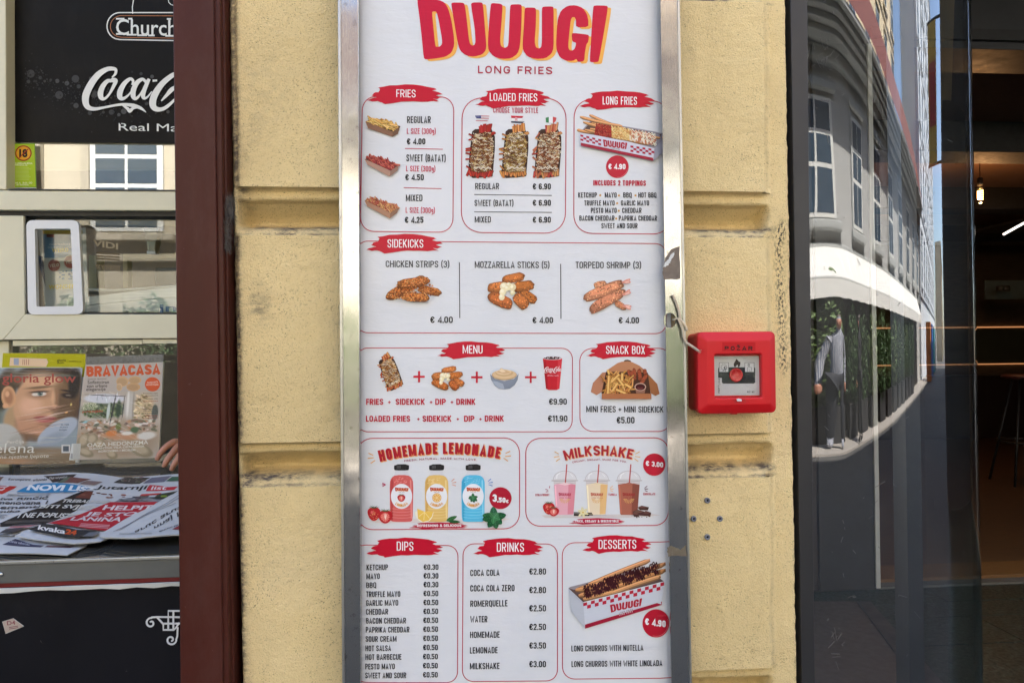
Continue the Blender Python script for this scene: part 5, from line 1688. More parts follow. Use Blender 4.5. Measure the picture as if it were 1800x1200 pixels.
# black sign film over the upper pane
SG = kp('sign_panel', [(13, -300), (XR_, -300), (XR_, 254), (15, 249)], KY - .004, KY + .004, M['black_panel'])
SS = lambda x, y, d: onY(x, y, KY - .0045) + Vector((0, -d, 0))
def f(p):
    p.crop(0, 0, 3)
    # tall hat of the tobacco sign, cut by the top of the photograph
    wt = (222, 224, 222)
    p.stroke([(704, 0), (698, 40), (700, 74)], 5, wt)
    p.stroke([(886, -10), (890, 14), (902, 26), (930, 34), (960, 60)], 4, wt)
    o = [(1100, 68), (632, 68)] + [(632 + 68 * math.cos(R_(a)), 139 - 71 * math.sin(R_(a))) for a in range(100, 265, 15)] + [(632, 210), (1100, 219)]
    p.stroke(o, 6, wt)
    o = [(1100, 86), (640, 84)] + [(640 + 58 * math.cos(R_(a)), 141 - 57 * math.sin(R_(a))) for a in range(100, 265, 15)] + [(640, 198), (1100, 206)]
    p.stroke(o, 3.6, (170, 110, 74))
    FT(p, 'Churchill', 612, 1000, 184, 190, 86, wt, .008)
    # slabs on the stems
    for x, y, w in ((612, 100, 44), (612, 180, 46), (676, 100, 22), (668, 184, 52), (724, 187, 52), (782, 188, 34), (880, 101, 22), (872, 190, 44)):
        p.rect(x, y - 4, x + w, y + 5, wt)
paint0('tobacco_lettering', f, SS, SG)
def f(p):
    p.crop(0, 0, 3)
    q = random.Random(4)
    def bub(x, y, r):
        g = 22 + q.uniform(0, 34) if r < 8 else 52 + q.uniform(0, 22)
        p.ell(x, y, r, r, (g, g, g), n=18 if r > 6 else 7)
    for x, y, r in ((162, 390, 21), (398, 417, 20), (312, 502, 21), (212, 411, 9), (150, 431, 10), (190, 430, 7), (236, 429, 7), (302, 428, 11), (353, 440, 12), (415, 457, 11), (401, 558, 14), (208, 470, 7), (474, 597, 11), (545, 593, 8), (588, 592, 14), (653, 588, 15),
                    (627, 606, 9), (480, 415, 10), (802, 405, 10), (744, 390, 8), (496, 497, 20), (773, 547, 9), (268, 423, 7), (374, 455, 6), (886, 590, 9), (697, 380, 6)):
        bub(x, y, r)
    for i in range(520):
        x = q.uniform(130, 915)
        c = 400 + (x - 130) * .16 + 60 * math.sin((x - 130) / 230)
        bub(x, c + q.gauss(0, 48) + 10, q.choice((1.6, 2, 2.6, 3.2, 4.4)))
    p.d += 4e-4
    coke(p, 444, 360, 1.0, (226, 226, 222))
paint0('cola_lettering', f, SS, SG)
paint0('slogan_lettering', lambda p: (p.crop(0, 0, 3), FT(p, 'Real Magic', 626, 1046, 689, 696, 42, (222, 224, 220), .0)), SS, SG)
# what one sees inside the kiosk
kp('inner_wall', [(-420, 300), (XR_ + 60, 300), (XR_ + 60, 900), (-420, 900)], KY + .9, KY + .92, plain('kiosk_inside', (0.16, 0.12, 0.08), .7, var=.4))
box('kiosk_ceiling', -4.2, -.6, KY + .03, KY + .9, 2.62, 2.66, M['dark'], K)
box('kiosk_floor', -4.2, -.6, KY + .02, KY + .9, .86, .9, M['dark'], K)
lk = [onY(300, 0, KY + .9).x, onY(-400, 0, KY + .9).x]
tan = plain('tan_cabinet', (0.36, 0.28, 0.14), .6, var=.25)
kp('shelf_board', [(140, 385), (XR_, 386), (XR_, 402), (140, 396)], KY + .3, KY + .5, tan, .003)
kp('cabinet_post', [(156, 448), (169, 448), (170, 512), (156, 512)], KY + .28, KY + .34, plain('pale_edge', (.4, .36, .2)), .002)
kp('cabinet_frame', [(216, 446), (XR_, 440), (XR_, 452), (224, 456), (224, 506), (216, 506)], KY + .3, KY + .34, tan, .002)
cl = kp('corbel_ornament', [(252, 399), (278, 400), (276, 420), (272, 446), (259, 446), (255, 420)], KY + .25, KY + .29, plain('corbel', (.2, .17, .11)), .004)
for i in range(4):
    kp('corbel_flute', [(259 + i * 3.6, 424), (261 + i * 3.6, 424), (262 + i * 3, 440), (260 + i * 3, 440)], KY + .243, KY + .25, M['cream'], parent=cl)
kp('corbel_base', [(258, 441), (272, 441), (272, 446), (258, 446)], KY + .24, KY + .249, M['white_plastic'], parent=cl)
PO = prism_px('advert_poster', [(66, 404), (150, 400), (155, 542), (80, 545)], KY + .1, KY + .103, M['card'])
tag(PO, 'blue and yellow advert poster behind the white rounded hatch frame, reading WEIRD and WONDERFUL', 'poster')
def f(p):
    p.crop(0, 360, 4.286)
    p.poly([(320, 196), (620, 200), (620, 400), (330, 400)], (104, 140, 172))
    p.poly([(320, 192), (620, 192), (620, 222), (322, 220)], (196, 168, 60))
    p.poly([(350, 222), (408, 222), (408, 246), (352, 244)], (126, 48, 44))
    p.poly([(330, 400), (620, 400), (620, 640), (345, 640)], (214, 212, 200))
    p.poly([(285, 380), (325, 390), (345, 620), (300, 480)], (44, 62, 96))
    FT(p, 'OKUS TRAŽILICE', 372, 530, 306, 304, 14, (214, 220, 224), .01)
    FT(p, 'ZAKORIJENJEN U LEDU', 360, 540, 328, 324, 14, (214, 220, 224), .01)
    FT(p, 'WEIRD', 390, 516, 356, 352, 28, (224, 206, 60), .03)
    for x, y, r in ((408, 456, 50), (532, 430, 54)):
        p.ell(x, y, r, r, (206, 190, 176), n=30); p.ell(x, y, r * .88, r * .88, (158, 74, 60), n=30)
        ST(p, 'YELO', x - r * .7, x + r * .7, y + 16, y + 8, 24, .2, (222, 210, 190))
    FT(p, 'WONDERFUL', 366, 640, 634, 626, 32, (228, 200, 40), .03)
    for i in range(26):
        p.ell(rnd.uniform(450, 560), rnd.uniform(490, 560), rnd.uniform(4, 14), rnd.uniform(3, 8), jit((110, 140, 176), 24), 0, 8)
paint0('poster_print', f, lambda x, y, d: onY(x, y, KY + .0995) + Vector((0, -d, 0)), PO, 'ink_dull')
# stacks of paper just inside the pane
for i, (pts, c, lab) in enumerate((([(78, 503), (200, 508), (335, 499), (335, 503), (200, 513), (78, 509)], .5, 'thin dark edged stack of papers, highest of the papers inside the kiosk window'),
                                   ([(118, 526), (230, 512), (335, 502), (335, 520), (118, 540)], .62, 'bulging pile of white papers inside the kiosk window'),
                                   ([(140, 538), (335, 520), (335, 549), (112, 549)], .55, 'lowest pale paper bundle inside the kiosk window, printed in blue'))):
    o = prism_px('paper_stack', pts, KY + .10 - i * .03, KY + .3, plain('paper_stack_%d' % i, (c, c * .97, c * .88), .7, var=.3, scale=8, stretch=(1, 1, 30)), None, .004)
    tag(o, lab, 'papers')
def f(p):
    p.crop(0, 360, 4.286)
    FT(p, 'jnc', 1190, 1420, 806, 800, 60, (80, 100, 140), .02)
paint0('blue_print', f, lambda x, y, d: onY(x, y, KY + .0395) + Vector((0, -d, 0)), o, 'ink_dull')
kp('price_display', [(272, 470), (XR_, 474), (XR_, 500), (272, 502)], KY + .12, KY + .2, M['rubber'], .004)
VI = kp('sticker_film', [(160, 412), (214, 412), (214, 478), (160, 478)], KY + .006, KY + .0065, M['clear_plastic'])
def f(p):
    p.crop(0, 360, 4.286)
    FT(p, 'VIDI', 700, 890, 306, 336, 46, (150, 138, 112), .03)
    ST(p, 'SUPERZVIJEZDE', 720, 905, 486, 500, 40, .2, (120, 108, 84))
    for y in (362, 384, 404):
        p.stroke([(724, y), (900, y + 10)], 12, (96, 84, 62))
paint0('window_lettering', f, lambda x, y, d: onY(x, y, KY + .0055) + Vector((0, -d, 0)), VI, 'ink_dull')
# white rounded hatch frame
HF = prism_px('hatch_frame', [(0, 0), (1, 0), (1, 1)], 0, 1, M['void'])
bpy.data.objects.remove(HF)
def rpoly(c4, r):
    return fil([(*q, r) for q in c4], True, 6)
wo = [onY(x, y, KY - .045) for x, y in rpoly([(46, 387), (138, 387), (146.5, 552), (49, 553)], 11)]
wi = [onY(x, y, KY - .045) for x, y in rpoly([(61, 402), (124, 402), (130, 538), (64, 539)], 3)]
HF = prism('hatch_frame', [(p.x, p.z) for p in wo], KY - .045, KY - .030, M['white_plastic'], None, .002, [[(p.x, p.z) for p in wi]])
tag(HF, 'white plastic frame with rounded corners round the small kiosk hatch', 'frame')
# age limit sticker
ST18 = prism_px('age_limit_sticker', [(19, 252), (60, 253), (64, 331), (21, 331)], KY - .0052, KY - .0046, M['card'])
tag(ST18, 'lime green age 18 warning sticker in the corner of the upper kiosk pane', 'sticker')
def f(p):
    p.crop(0, 230, 5.625)
    p.poly([(104, 124), (346, 124), (362, 562), (120, 562)], (110, 150, 40))
    p.poly([(114, 134), (338, 134), (352, 554), (128, 554)], (164, 190, 30))
    p.ell(232, 222, 82, 78, (150, 40, 20), n=34)
    p.ell(232, 222, 70, 66, (222, 160, 40), n=34)
    FT(p, '18', 190, 272, 258, 258, 76, (30, 26, 16), .05)
    p.stroke([(188, 268), (280, 180)], 10, (150, 36, 24))
    ST(p, 'ZABRANJENA', 146, 322, 332, 332, 18, .22, (226, 232, 180))
    ST(p, 'PRODAJA', 146, 272, 348, 348, 14, .24, (226, 232, 180))
    for i in range(10):
        p.stroke([(148, 366 + i * 13), (rnd.uniform(280, 316), 366 + i * 13)], 4, (190, 206, 110))
    ST(p, 'MLAĐIMA OD', 148, 320, 524, 524, 17, .22, (226, 232, 180))
    ST(p, '18 GODINA', 160, 286, 542, 542, 14, .24, (226, 232, 180))
paint0('sticker_print', f, lambda x, y, d: onY(x, y, KY - .0054) + Vector((0, -d, 0)), ST18, 'ink_dull')

# counter
CZ = onY(157, 984, 0.10).z
cx0 = -3.2
ct = box('counter_top', cx0, -0.50, 0.104, KY + .005, CZ - .02, CZ, M['counter'], K)
box('counter_lip', cx0, -0.50, 0.095, 0.104, CZ - .002, CZ + .004, M['edge_steel'], K, .001)
box('counter_edge', cx0, -0.50, 0.098, 0.112, CZ - .036, CZ - .0025, plain('grey_worn_edge_strip', (.13, .135, .13), .45, .3, .25, 9), K, .001)
box('red_strip', cx0, -0.50, 0.104, 0.13, CZ - .045, CZ - .0365, plain('red_strip', (.16, .008, .012), .6), K)
box('lower_panel', cx0, -0.50, 0.112, 0.2, 0.02, CZ - .052, M['blue_black'], K, .002)
vs, fs = [], []
for i in range(90):
    x = cx0 + (2.70) * i / 89
    h = .0045 + rnd.uniform(-.0016, .0022)
    vs += [(x, .100, CZ - .047 - h), (x, .098, CZ - .045 + rnd.uniform(0, .001))]
    if i:
        k = len(vs) - 4
        fs.append((k, k + 1, k + 3, k + 2))
pe = link('paper_edging', mesh('paper_edging', vs, fs), M['card'], K)
so = pe.modifiers.new('s', 'SOLIDIFY'); so.thickness = .002
LP = K.children[[c.name.startswith('lower_panel') for c in K.children].index(True)]
def ribbon3(name, pts, w, Y, th, mat, parent):
    L, Q = [], []
    for i in range(len(pts)):
        a, b = pts[max(0, i - 1)], pts[min(len(pts) - 1, i + 1)]
        dx, dy = _nrm(b[0] - a[0], b[1] - a[1])
        L.append((pts[i][0] - dy * w / 2, pts[i][1] + dx * w / 2)); Q.append((pts[i][0] + dy * w / 2, pts[i][1] - dx * w / 2))
    w3 = [onY(800 * 0 + x, y, Y) for x, y in L + Q[::-1]]
    return prism(name, [(p.x, p.z) for p in w3], Y - th, Y, mat, parent)
orn = lambda pts, w=3.0: [(x / 3, 800 + y / 3) for x, y in pts]
def spiral(cx, cy, r0, a0, turns, sgn=1, n=22):
    return [(cx + r0 * (1 - .8 * i / n) * math.cos(R_(a0 + sgn * 360 * turns * i / n)), cy + r0 * (1 - .8 * i / n) * math.sin(R_(a0 + sgn * 360 * turns * i / n))) for i in range(n + 1)]
Yo = .1115
ow = M['white_plastic']
for pts in ([(1100, 852), (828, 850), (800, 852)] + spiral(797, 882, 28, -80, 1.15, -1), [(830, 852), (862, 888), (862, 918), (918, 918), (930, 905), (946, 880)],
            [(1100, 884), (862, 885)], [(888, 884), (888, 818), (1100, 818)], [(915, 820), (915, 915)], [(938, 905), (936, 950), (930, 970)] + spiral(903, 970, 28, 10, 1.2, 1), [(888, 912), (888, 884)]):
    ribbon3('ornament_scroll', orn(pts), 3.0, Yo, .0012, ow, LP)
    Yo -= .0002
for x, y in ((-5, 1010), (2, 1009)):
    q = onY(x, y, .098)
    loft('screw_head', [[(q.x + r * math.cos(a * .7854), q.y + y_, q.z + r * math.sin(a * .7854)) for a in range(8)] for r, y_ in ((.005, 0), (.004, -.002), (.001, -.0028))], M['steel'], K, smooth=True)
TS = prism_px('torn_sticker', [(4, 1092), (23, 1086), (42, 1100), (10, 1113)], .1112, .1119, M['card'])
tag(TS, 'small torn pink and white sticker on the black lower panel of the kiosk', 'sticker')
def f(p):
    p.crop(0, 800, 3)
    p.poly([(14, 876), (68, 858), (124, 900), (30, 937)], (176, 160, 148))
    FT(p, 'D4', 38, 82, 894, 890, 22, (130, 70, 80), .02, -.1)
    for y in (906, 914):
        p.stroke([(48, y), (96, y - 8)], 4, (120, 76, 84))
paint0('sticker_print', f, lambda x, y, d: onY(x, y, .1111) + Vector((0, -d, 0)), TS, 'ink_dull')

# ------------------------------------------------------------------ magazines leaning on the kiosk window
MY = KY - .075
def magazine(name, c4, label, Y, thick, cat='magazine', foil4=None):
    o = prism_px(name, c4, Y, Y + thick, M['card'], None, .0008)
    tag(o, label, cat, 'magazines leaning on the kiosk window')
    return o
msurf = lambda Y: (lambda x, y, d: onY(x, y, Y - .0004) + Vector((0, -d, 0)))
YB = magazine('magazine', [(5, 620), (150, 622), (151, 700), (2, 700)], 'yellow packed magazine with a pale label, standing behind the portrait magazine', MY + .012, .008)
def f(p):
    p.crop(0, 610, 5.717)
    p.poly([(30, 58), (860, 68), (860, 300), (12, 300)], (176, 170, 24))
    for i in range(60):
        x, y = rnd.uniform(40, 840), rnd.uniform(62, 200)
        p.stroke([(x, y), (x + rnd.uniform(10, 60), y + rnd.uniform(-8, 8))], rnd.uniform(1, 3), jit((196, 190, 50), 26))
    p.poly([(104, 104), (470, 116), (486, 150), (464, 198), (96, 188)], (222, 192, 158))
    p.poly([(140, 112), (190, 112), (190, 180), (140, 176)], (150, 158, 176))
    for x in (232, 250, 268, 290):
        p.stroke([(x, 122), (x - 2, 178)], 5, (150, 70, 60))
    FT(p, 'gloria', 574, 664, 142, 140, 24, (50, 50, 30), .01)
    FT(p, 'dom', 576, 640, 166, 164, 22, (50, 50, 30), .01)
    ST(p, 'ENERGIJA', 700, 820, 148, 150, 12, .16, (70, 64, 20), gap=.3)
paint0('cover_print', f, msurf(MY + .012), YB, 'ink')
GM = magazine('magazine', [(-70, 646), (140, 645.5), (137, 812), (-80, 817)], 'glossy magazine with a pale skinned portrait cover under wrinkled foil, left on the counter', MY, .010)
def f(p):
    p.crop(0, 610, 5.717)
    sk = (190, 147, 114)
    B = [(-150, 620, 200, 420, (98, 102, 84), 0, .4), (0, 330, 120, 120, (150, 166, 176), 0, .5), (860, 420, 130, 200, (158, 158, 176), 0, .25), (700, 620, 160, 180, (66, 42, 30), 0, .5),
         (480, 330, 350, 160, (58, 46, 35), 0, .12), (60, 430, 110, 200, (52, 44, 32), 14, .25), (90, 350, 90, 140, (92, 76, 54), 20, .5, .6),
         (190, 800, 130, 220, (170, 140, 104), -8, .15), (250, 830, 60, 170, (130, 100, 74), -10, .5, .8),
         (450, 590, 300, 320, sk, -8, .06), (420, 330, 220, 90, (204, 162, 126), 0, .5, .8), (380, 790, 190, 130, (182, 136, 106), 0, .25),
         (330, 590, 110, 90, (214, 170, 142), 0, .6, .8), (700, 560, 130, 280, (96, 74, 52), 8, .35, .95), (640, 420, 90, 80, (120, 92, 64), 0, .5, .7), (590, 800, 90, 90, (104, 78, 56), -30, .5, .8),
         (760, 360, 60, 150, (44, 36, 28), 0, .3), (100, 500, 74, 112, (196, 150, 110), -8, .1), (100, 500, 44, 74, (160, 112, 80), -8, .4), (84, 470, 22, 30, (206, 160, 122), 0, .4), (72, 590, 30, 26, (204, 156, 116), 0, .3),
         (410, 470, 120, 48, (158, 118, 90), 0, .5, .8), (408, 472, 74, 22, (206, 198, 186), -3, .15), (420, 468, 25, 21, (98, 112, 104), 0, .2), (420, 468, 10, 10, (20, 20, 20), 0, .3), (427, 461, 4, 4, (250, 250, 250), 0, .3),
         (408, 449, 88, 8, (52, 40, 32), -3, .5), (420, 492, 66, 4, (110, 78, 62), 0, .6, .8), (410, 404, 130, 12, (104, 82, 60), -5, .6, .9), (706, 486, 66, 26, (46, 34, 28), 6, .5), (706, 484, 30, 9, (110, 98, 86), 6, .4), (700, 440, 70, 10, (44, 34, 26), 8, .5, .9),
         (590, 530, 22, 110, (150, 110, 82), -4, .7, .7), (556, 520, 20, 90, (212, 168, 134), -4, .6, .7), (572, 604, 42, 26, (206, 160, 126), 0, .5), (560, 622, 44, 9, (112, 76, 58), 0, .6), (604, 608, 20, 14, (110, 78, 56), 0, .5),
         (486, 712, 116, 18, (146, 70, 68), 1, .25), (486, 738, 92, 20, (172, 96, 90), 0, .35), (486, 722, 116, 4, (84, 36, 38), 1, .5), (480, 775, 70, 12, (150, 108, 84), 0, .6, .7),
         (330, 905, 170, 40, (96, 72, 52), 8, .5, .7), (60, 960, 200, 190, (176, 174, 168), 30, .08), (180, 1000, 90, 130, (158, 154, 146), 34, .3, .8), (620, 850, 230, 100, (160, 168, 180), -32, .08), (560, 940, 160, 60, (136, 144, 156), -28, .4, .8),
         (742, 576, 9, 12, (250, 206, 120), 0, .5), (700, 655, 16, 8, (236, 170, 90), -20, .5), (440, 1120, 760, 110, (122, 104, 80), 0, .3), (100, 1150, 300, 40, (160, 124, 92), 0, .5), (560, 1060, 200, 40, (146, 124, 100), -4, .6, .7)]
    for i in range(26):                       # streaks of the wrinkled wrap across the lower face
        B.append((rnd.uniform(260, 620), rnd.uniform(600, 860), rnd.uniform(60, 180), rnd.uniform(2.5, 7), jit(rnd.choice([(222, 190, 170), (150, 112, 90), (128, 96, 76), (226, 200, 184), (196, 156, 134)]), 10), rnd.uniform(-16, -6), .7, .5))
    for i in range(30):
        B.append((rnd.uniform(0, 800), rnd.uniform(215, 300), rnd.uniform(40, 160), rnd.uniform(2, 6), jit((120, 116, 110), 30), rnd.uniform(-6, 6), .6, .5))
    for i in range(26):
        B.append((rnd.uniform(0, 740), rnd.uniform(900, 1170), rnd.uniform(60, 200), rnd.uniform(2, 5), jit((170, 164, 150), 30), rnd.uniform(-8, 2), .6, .4))
    field(p, -420, 208, 830, 1176, 120, 130, B, (138, 148, 154), lambda u, v: (-420 - 20 * v + (1250 - 55 * v) * u, 208 + 966 * v))
    FT(p, 'gloria glow', 22, 764, 352, 354, 92, (172, 76, 62), .012)
    FT(p, 'elena', -60, 345, 1062, 1060, 104, (226, 224, 214), -.004, .12)
    FT(p, 'Perčija', 66, 240, 970, 962, 34, (222, 216, 206), 0, .12)
    FT(p, 'tajne njezine ljepote', -70, 488, 1120, 1106, 36, (220, 214, 200), .002, .18)
    for i, t in enumerate(('SLAM', 'PUNO', 'IDEJA')):
        FT(p, t, 612 - i * 8, 690 - i * 8, 785 + i * 26, 783 + i * 26, 14, (80, 84, 90), .01)
    p.rect(618, 978, 706, 1062, (214, 212, 208)); p.rect(634, 992, 692, 1046, (90, 96, 104))
    p.poly([(722, 968), (812, 968), (782, 1134), (694, 1134)], (220, 220, 216))
    for i in range(12):
        p.stroke([(716 + i * 5.2, 1066), (708 + i * 5.2, 1122)], rnd.choice((1.6, 2.6)), (50, 50, 54))
paint0('cover_print', f, msurf(MY), GM, 'ink')
BM = magazine('magazine', [(151, 641), (287, 636), (279, 804), (131, 808)], 'interior design magazine with orange masthead and garden terrace cover, right on the counter', MY - .002, .010)
def f(p):
    p.crop(140, 610, 5.717)
    p.poly([(60, 176), (835, 150), (795, 1108), (-52, 1134)], (186, 174, 162))
    p.poly([(60, 176), (835, 150), (828, 300), (820, 420), (430, 480), (20, 455), (40, 300)], (196, 184, 174))
    og = (214, 92, 46)
    ST(p, 'BRAVACASA', 68, 812, 297, 272, 104, .27, og, gap=.04)
    B = [(210, 620, 240, 90, (96, 104, 82), 0, .2), (210, 510, 230, 50, (198, 198, 204), 2, .15), (490, 600, 60, 150, (186, 180, 172), 0, .3), (470, 560, 14, 140, (214, 210, 204), 0, .5), (530, 600, 10, 150, (150, 142, 132), 0, .5),
         (650, 600, 110, 130, (190, 168, 134), 0, .3), (770, 660, 34, 80, (92, 96, 88), 0, .15), (60, 745, 80, 14, (132, 178, 186), 0, .3), (390, 930, 460, 200, (160, 140, 118), 0, .3), (300, 480, 8, 4, (60, 60, 60))]
    def R(n_, x0, x1, y0, y1, a, b, c, d, cols, rt=(0, 90), al=.9):
        for _ in range(n_):
            B.append((rnd.uniform(x0, x1), rnd.uniform(y0, y1), rnd.uniform(a, b), rnd.uniform(c, d), jit(rnd.choice(cols), 14), rnd.uniform(*rt), .3, al))
    R(90, 0, 410, 570, 700, 8, 24, 4, 14, [(72, 90, 54), (100, 116, 76), (54, 66, 44), (136, 146, 104)])
    R(14, 20, 420, 470, 540, 3, 6, 20, 50, [(170, 172, 180), (220, 220, 224)], (-20, 20))
    R(60, 545, 725, 480, 720, 6, 26, 4, 12, [(206, 180, 140), (140, 126, 88), (222, 204, 170), (120, 98, 72)], (0, 30))
    R(150, -20, 780, 735, 930, 10, 44, 5, 18, [(204, 188, 174), (170, 120, 88), (118, 96, 80), (210, 202, 196), (92, 94, 70), (186, 150, 130), (140, 116, 96)], (-25, 35))
    B += [(310, 625, 8, 150, (58, 58, 56), 8, .2), (422, 600, 6, 130, (76, 76, 72), 4, .2), (262, 640, 18, 90, (190, 198, 192), 3, .3), (372, 620, 26, 90, (60, 74, 56), 0, .3), (225, 478, 220, 4, (70, 64, 64), 3, .4),
          (420, 900, 230, 34, (184, 138, 104), 4, .3), (315, 866, 60, 30, (198, 124, 70), 0, .3), (560, 836, 44, 30, (84, 104, 70), 0, .3), (384, 798, 30, 32, (108, 116, 62), 0, .3), (690, 900, 100, 40, (206, 202, 196), -6, .3), (480, 870, 60, 20, (212, 206, 196), 0, .3)]
    for x, y, rx, ry in ((30, 940, 66, 80), (120, 930, 60, 60), (200, 985, 60, 60), (640, 1050, 130, 60), (340, 1090, 60, 40), (60, 1060, 90, 40)):
        B += [(x, y, rx, ry, (134, 122, 98), 20, .15), (x - 8, y - 12, rx * .7, ry * .7, (176, 160, 134), 20, .4)]
    R(26, 0, 780, 180, 1120, 60, 200, 1.5, 4, [(230, 228, 224), (210, 206, 200)], (18, 34), .35)
    field(p, -50, 440, 830, 1130, 110, 96, B, (178, 166, 152), lambda u, v: (22 - 74 * v + (798 + 50 * v) * u, 452 + (678 - 20 * u) * v + 0 * u - 14 * u * (1 - v)))
    for c, x, y, rx, ry in (((216, 176, 130), 430, 345, 62, 52), ((216, 176, 130), 555, 330, 66, 40), ((210, 168, 122), 540, 400, 70, 42), ((222, 186, 144), 400, 400, 30, 40)):
        p.ell(x, y, rx, ry, c, n=22); p.ell(x - 4, y + 4, rx * .8, ry * .7, tuple(v * .93 for v in c), n=18)
    p.ell(732, 372, 76, 72, (222, 92, 44), n=34)
    FT(p, 'NAJVEĆI', 680, 786, 362, 358, 16, (240, 210, 190), .02)
    FT(p, 'POVRTNJAK', 672, 796, 386, 382, 16, (240, 210, 190), .02)
    FT(p, 'Jesenji domovi', 80, 270, 328, 322, 15, (96, 80, 72), .004)
    for t, y in (('Sofisticiran', 368), ('stan urbane', 404), ('elegancije', 438)):
        FT(p, t, 80 - (y - 368) * .2, 296 - (y - 368) * .5, y, y - 4, 32, (60, 50, 46), .012)
    FT(p, 'DIZAJN', 38, 166, 582, 578, 24, (226, 226, 190), .02)
    FT(p, 'U SLUŽBI', 32, 186, 606, 602, 22, (226, 226, 190), .02)
    FT(p, 'ŽIVOTA', 30, 148, 630, 627, 20, (226, 226, 190), .02)
    FT(p, 'INTERIJERI', 26, 230, 662, 650, 20, (196, 90, 60), .02)
    for i, y in enumerate((470, 492, 524, 548, 602, 624, 646, 668, 694, 716)):
        x = 640 + (i % 3) * 12
        FT(p, ('kolekcije', 'prostori', 'terase vile', 'savjeti')[i % 4], x, 786, y, y - 3, 12, ((70, 60, 50), (176, 70, 50))[i in (3, 8, 9)], .008)
    FT(p, 'OAZA HEDONIZMA', 78, 690, 1002, 972, 40, (232, 228, 216), .012)
    FT(p, 'ELEGANTNA VILA OKRUŽENA', 100, 652, 1030, 1002, 22, (226, 220, 206), .02)
    FT(p, 'BOROVIMA I MOREM', 190, 560, 1056, 1040, 22, (226, 220, 206), .02)
    p.poly([(-62, 1088 - 120), (14, 966), (2, 1120), (-68, 1130)], (200, 198, 190))
paint0('cover_print', f, msurf(MY - .002), BM, 'ink')
for o, q4, Y in ((GM, [(-70, 643), (142, 642), (140, 820), (-80, 826)], MY - .004), (BM, [(151, 626), (288, 622), (281, 812), (128, 818)], MY - .007)):
    w = [onY(x, y, Y) for x, y in q4]
    vs, fs = [], []
    n1 = 22
    for j in range(n1 + 1):
        for i in range(n1 + 1):
            a = w[0].lerp(w[1], i / n1); b = w[3].lerp(w[2], i / n1)
            v = a.lerp(b, j / n1)
            vs.append((v.x, v.y + rnd.uniform(-.0008, .0008) - .0016 * math.sin(j * 1.3 + i * .4), v.z))
    for j in range(n1):
        for i in range(n1):
            k = j * (n1 + 1) + i
            fs.append((k, k + 1, k + n1 + 2, k + n1 + 1))
    fo = link('foil_wrap', mesh('foil_wrap', vs, fs), M['foil'], o, True)
top = prism_px('foil_seam', [(152, 627), (287, 623), (287, 635), (151, 640)], MY - .0015, MY + .004, plain('grey_foil_seam', (.16, .155, .14), .3, 0, .4, 60), BM)

# ------------------------------------------------------------------ newspapers lying on the counter
def npwave(p):
    return .0022 * math.sin(p.x * 23 + p.y * 9) + .0016 * math.sin(p.x * 11 - p.y * 31 + 1)
def npsurf(h):
    def s(x, y, d):
        p = onZ(x, y, CZ + h)
        p.z += npwave(p) + d
        return p
    return s
def newspaper(poly, h, label, draw, th=.006, crop=None):
    """several folded sheets: each a thin slab of the same outline, not quite squared up"""
    root = None
    n = 3
    for k in range(n):
        P = Painter(npsurf(h - k * th / n), maxlen=.035)
        q = [(x + rnd.uniform(-1.6, 1.6) * (k > 0), y + rnd.uniform(-.7, .9) * (k > 0)) for x, y in poly]
        q = smooth_loop(q, 1) if k else q
        P.poly(q, (196, 198, 202))
        # folded edge
        s0, s1 = npsurf(h - k * th / n), npsurf(h - (k + .8) * th / n)
        m_ = len(q)
        for i in range(m_):
            a, b = q[i], q[(i + 1) % m_]
            for t in range(6):
                u, v = (a[0] + (b[0] - a[0]) * t / 6, a[1] + (b[1] - a[1]) * t / 6), (a[0] + (b[0] - a[0]) * (t + 1) / 6, a[1] + (b[1] - a[1]) * (t + 1) / 6)
                A, Bb = s0(*u, 0), s0(*v, 0)
                kk = len(P.v)
                P.v += [A, Bb, Bb - Vector((0, 0, th / n * .8)), A, Bb - Vector((0, 0, th / n * .8)), A - Vector((0, 0, th / n * .8))]
                P.f += [(kk, kk + 1, kk + 2), (kk + 3, kk + 4, kk + 5)]
                P.c += [lin((176, 176, 174))] * 2
        if root is None:
            root = P.build('newspaper', M['ink_paper'], None)
            tag(root, label, 'newspaper', 'newspapers spread on the kiosk counter')
        else:
            P.build('inner_sheet', M['ink_paper'], root)
    if draw:
        pp = Painter(npsurf(h + .0004), step=1.2e-4, maxlen=.03)
        pp.crop(0, 820, 5.625)
        draw(pp)
        pp.build('front_page_print', M['ink_paper'], root)
    return root
def lines(p, a, b, n, dy, col, w=5):
    for i in range(n):
        x1 = b[0] - rnd.uniform(0, 30)
        p.stroke([(a[0] - i * dy * .9, a[1] + i * dy), (x1 - i * dy * .9, b[1] + i * dy)], w, col)
ink = (66, 64, 70)
def f(p):
    p.poly([(-60, 108), (40, 104), (0, 150), (-80, 150)], (120, 92, 84))
    FT(p, 'Korumpirana', 80, 300, 138, 130, 20, ink, .01, .5); FT(p, 'vrhovnici', 320, 460, 136, 128, 22, ink, .02, .5)
    p.poly([(430, 90), (760, 84), (690, 128), (520, 150), (500, 128)], (52, 44, 44))
    p.poly([(690, 104), (900, 126), (770, 176), (600, 160)], (112, 72, 66))
    p.poly([(640, 112), (700, 104), (620, 166), (560, 158)], (96, 104, 86))
    p.poly([(860, 150), (1020, 158), (930, 190), (780, 184)], (130, 110, 106))
    FT(p, 'Oluja nad gradom', 480, 660, 120, 112, 18, (200, 196, 190), .01, .6)
newspaper([(-80, 838), (80, 832), (120, 830), (150, 834), (240, 838), (200, 862), (-100, 862)], .006, 'rearmost newspaper on the counter, with small dark photographs along its edge', f)
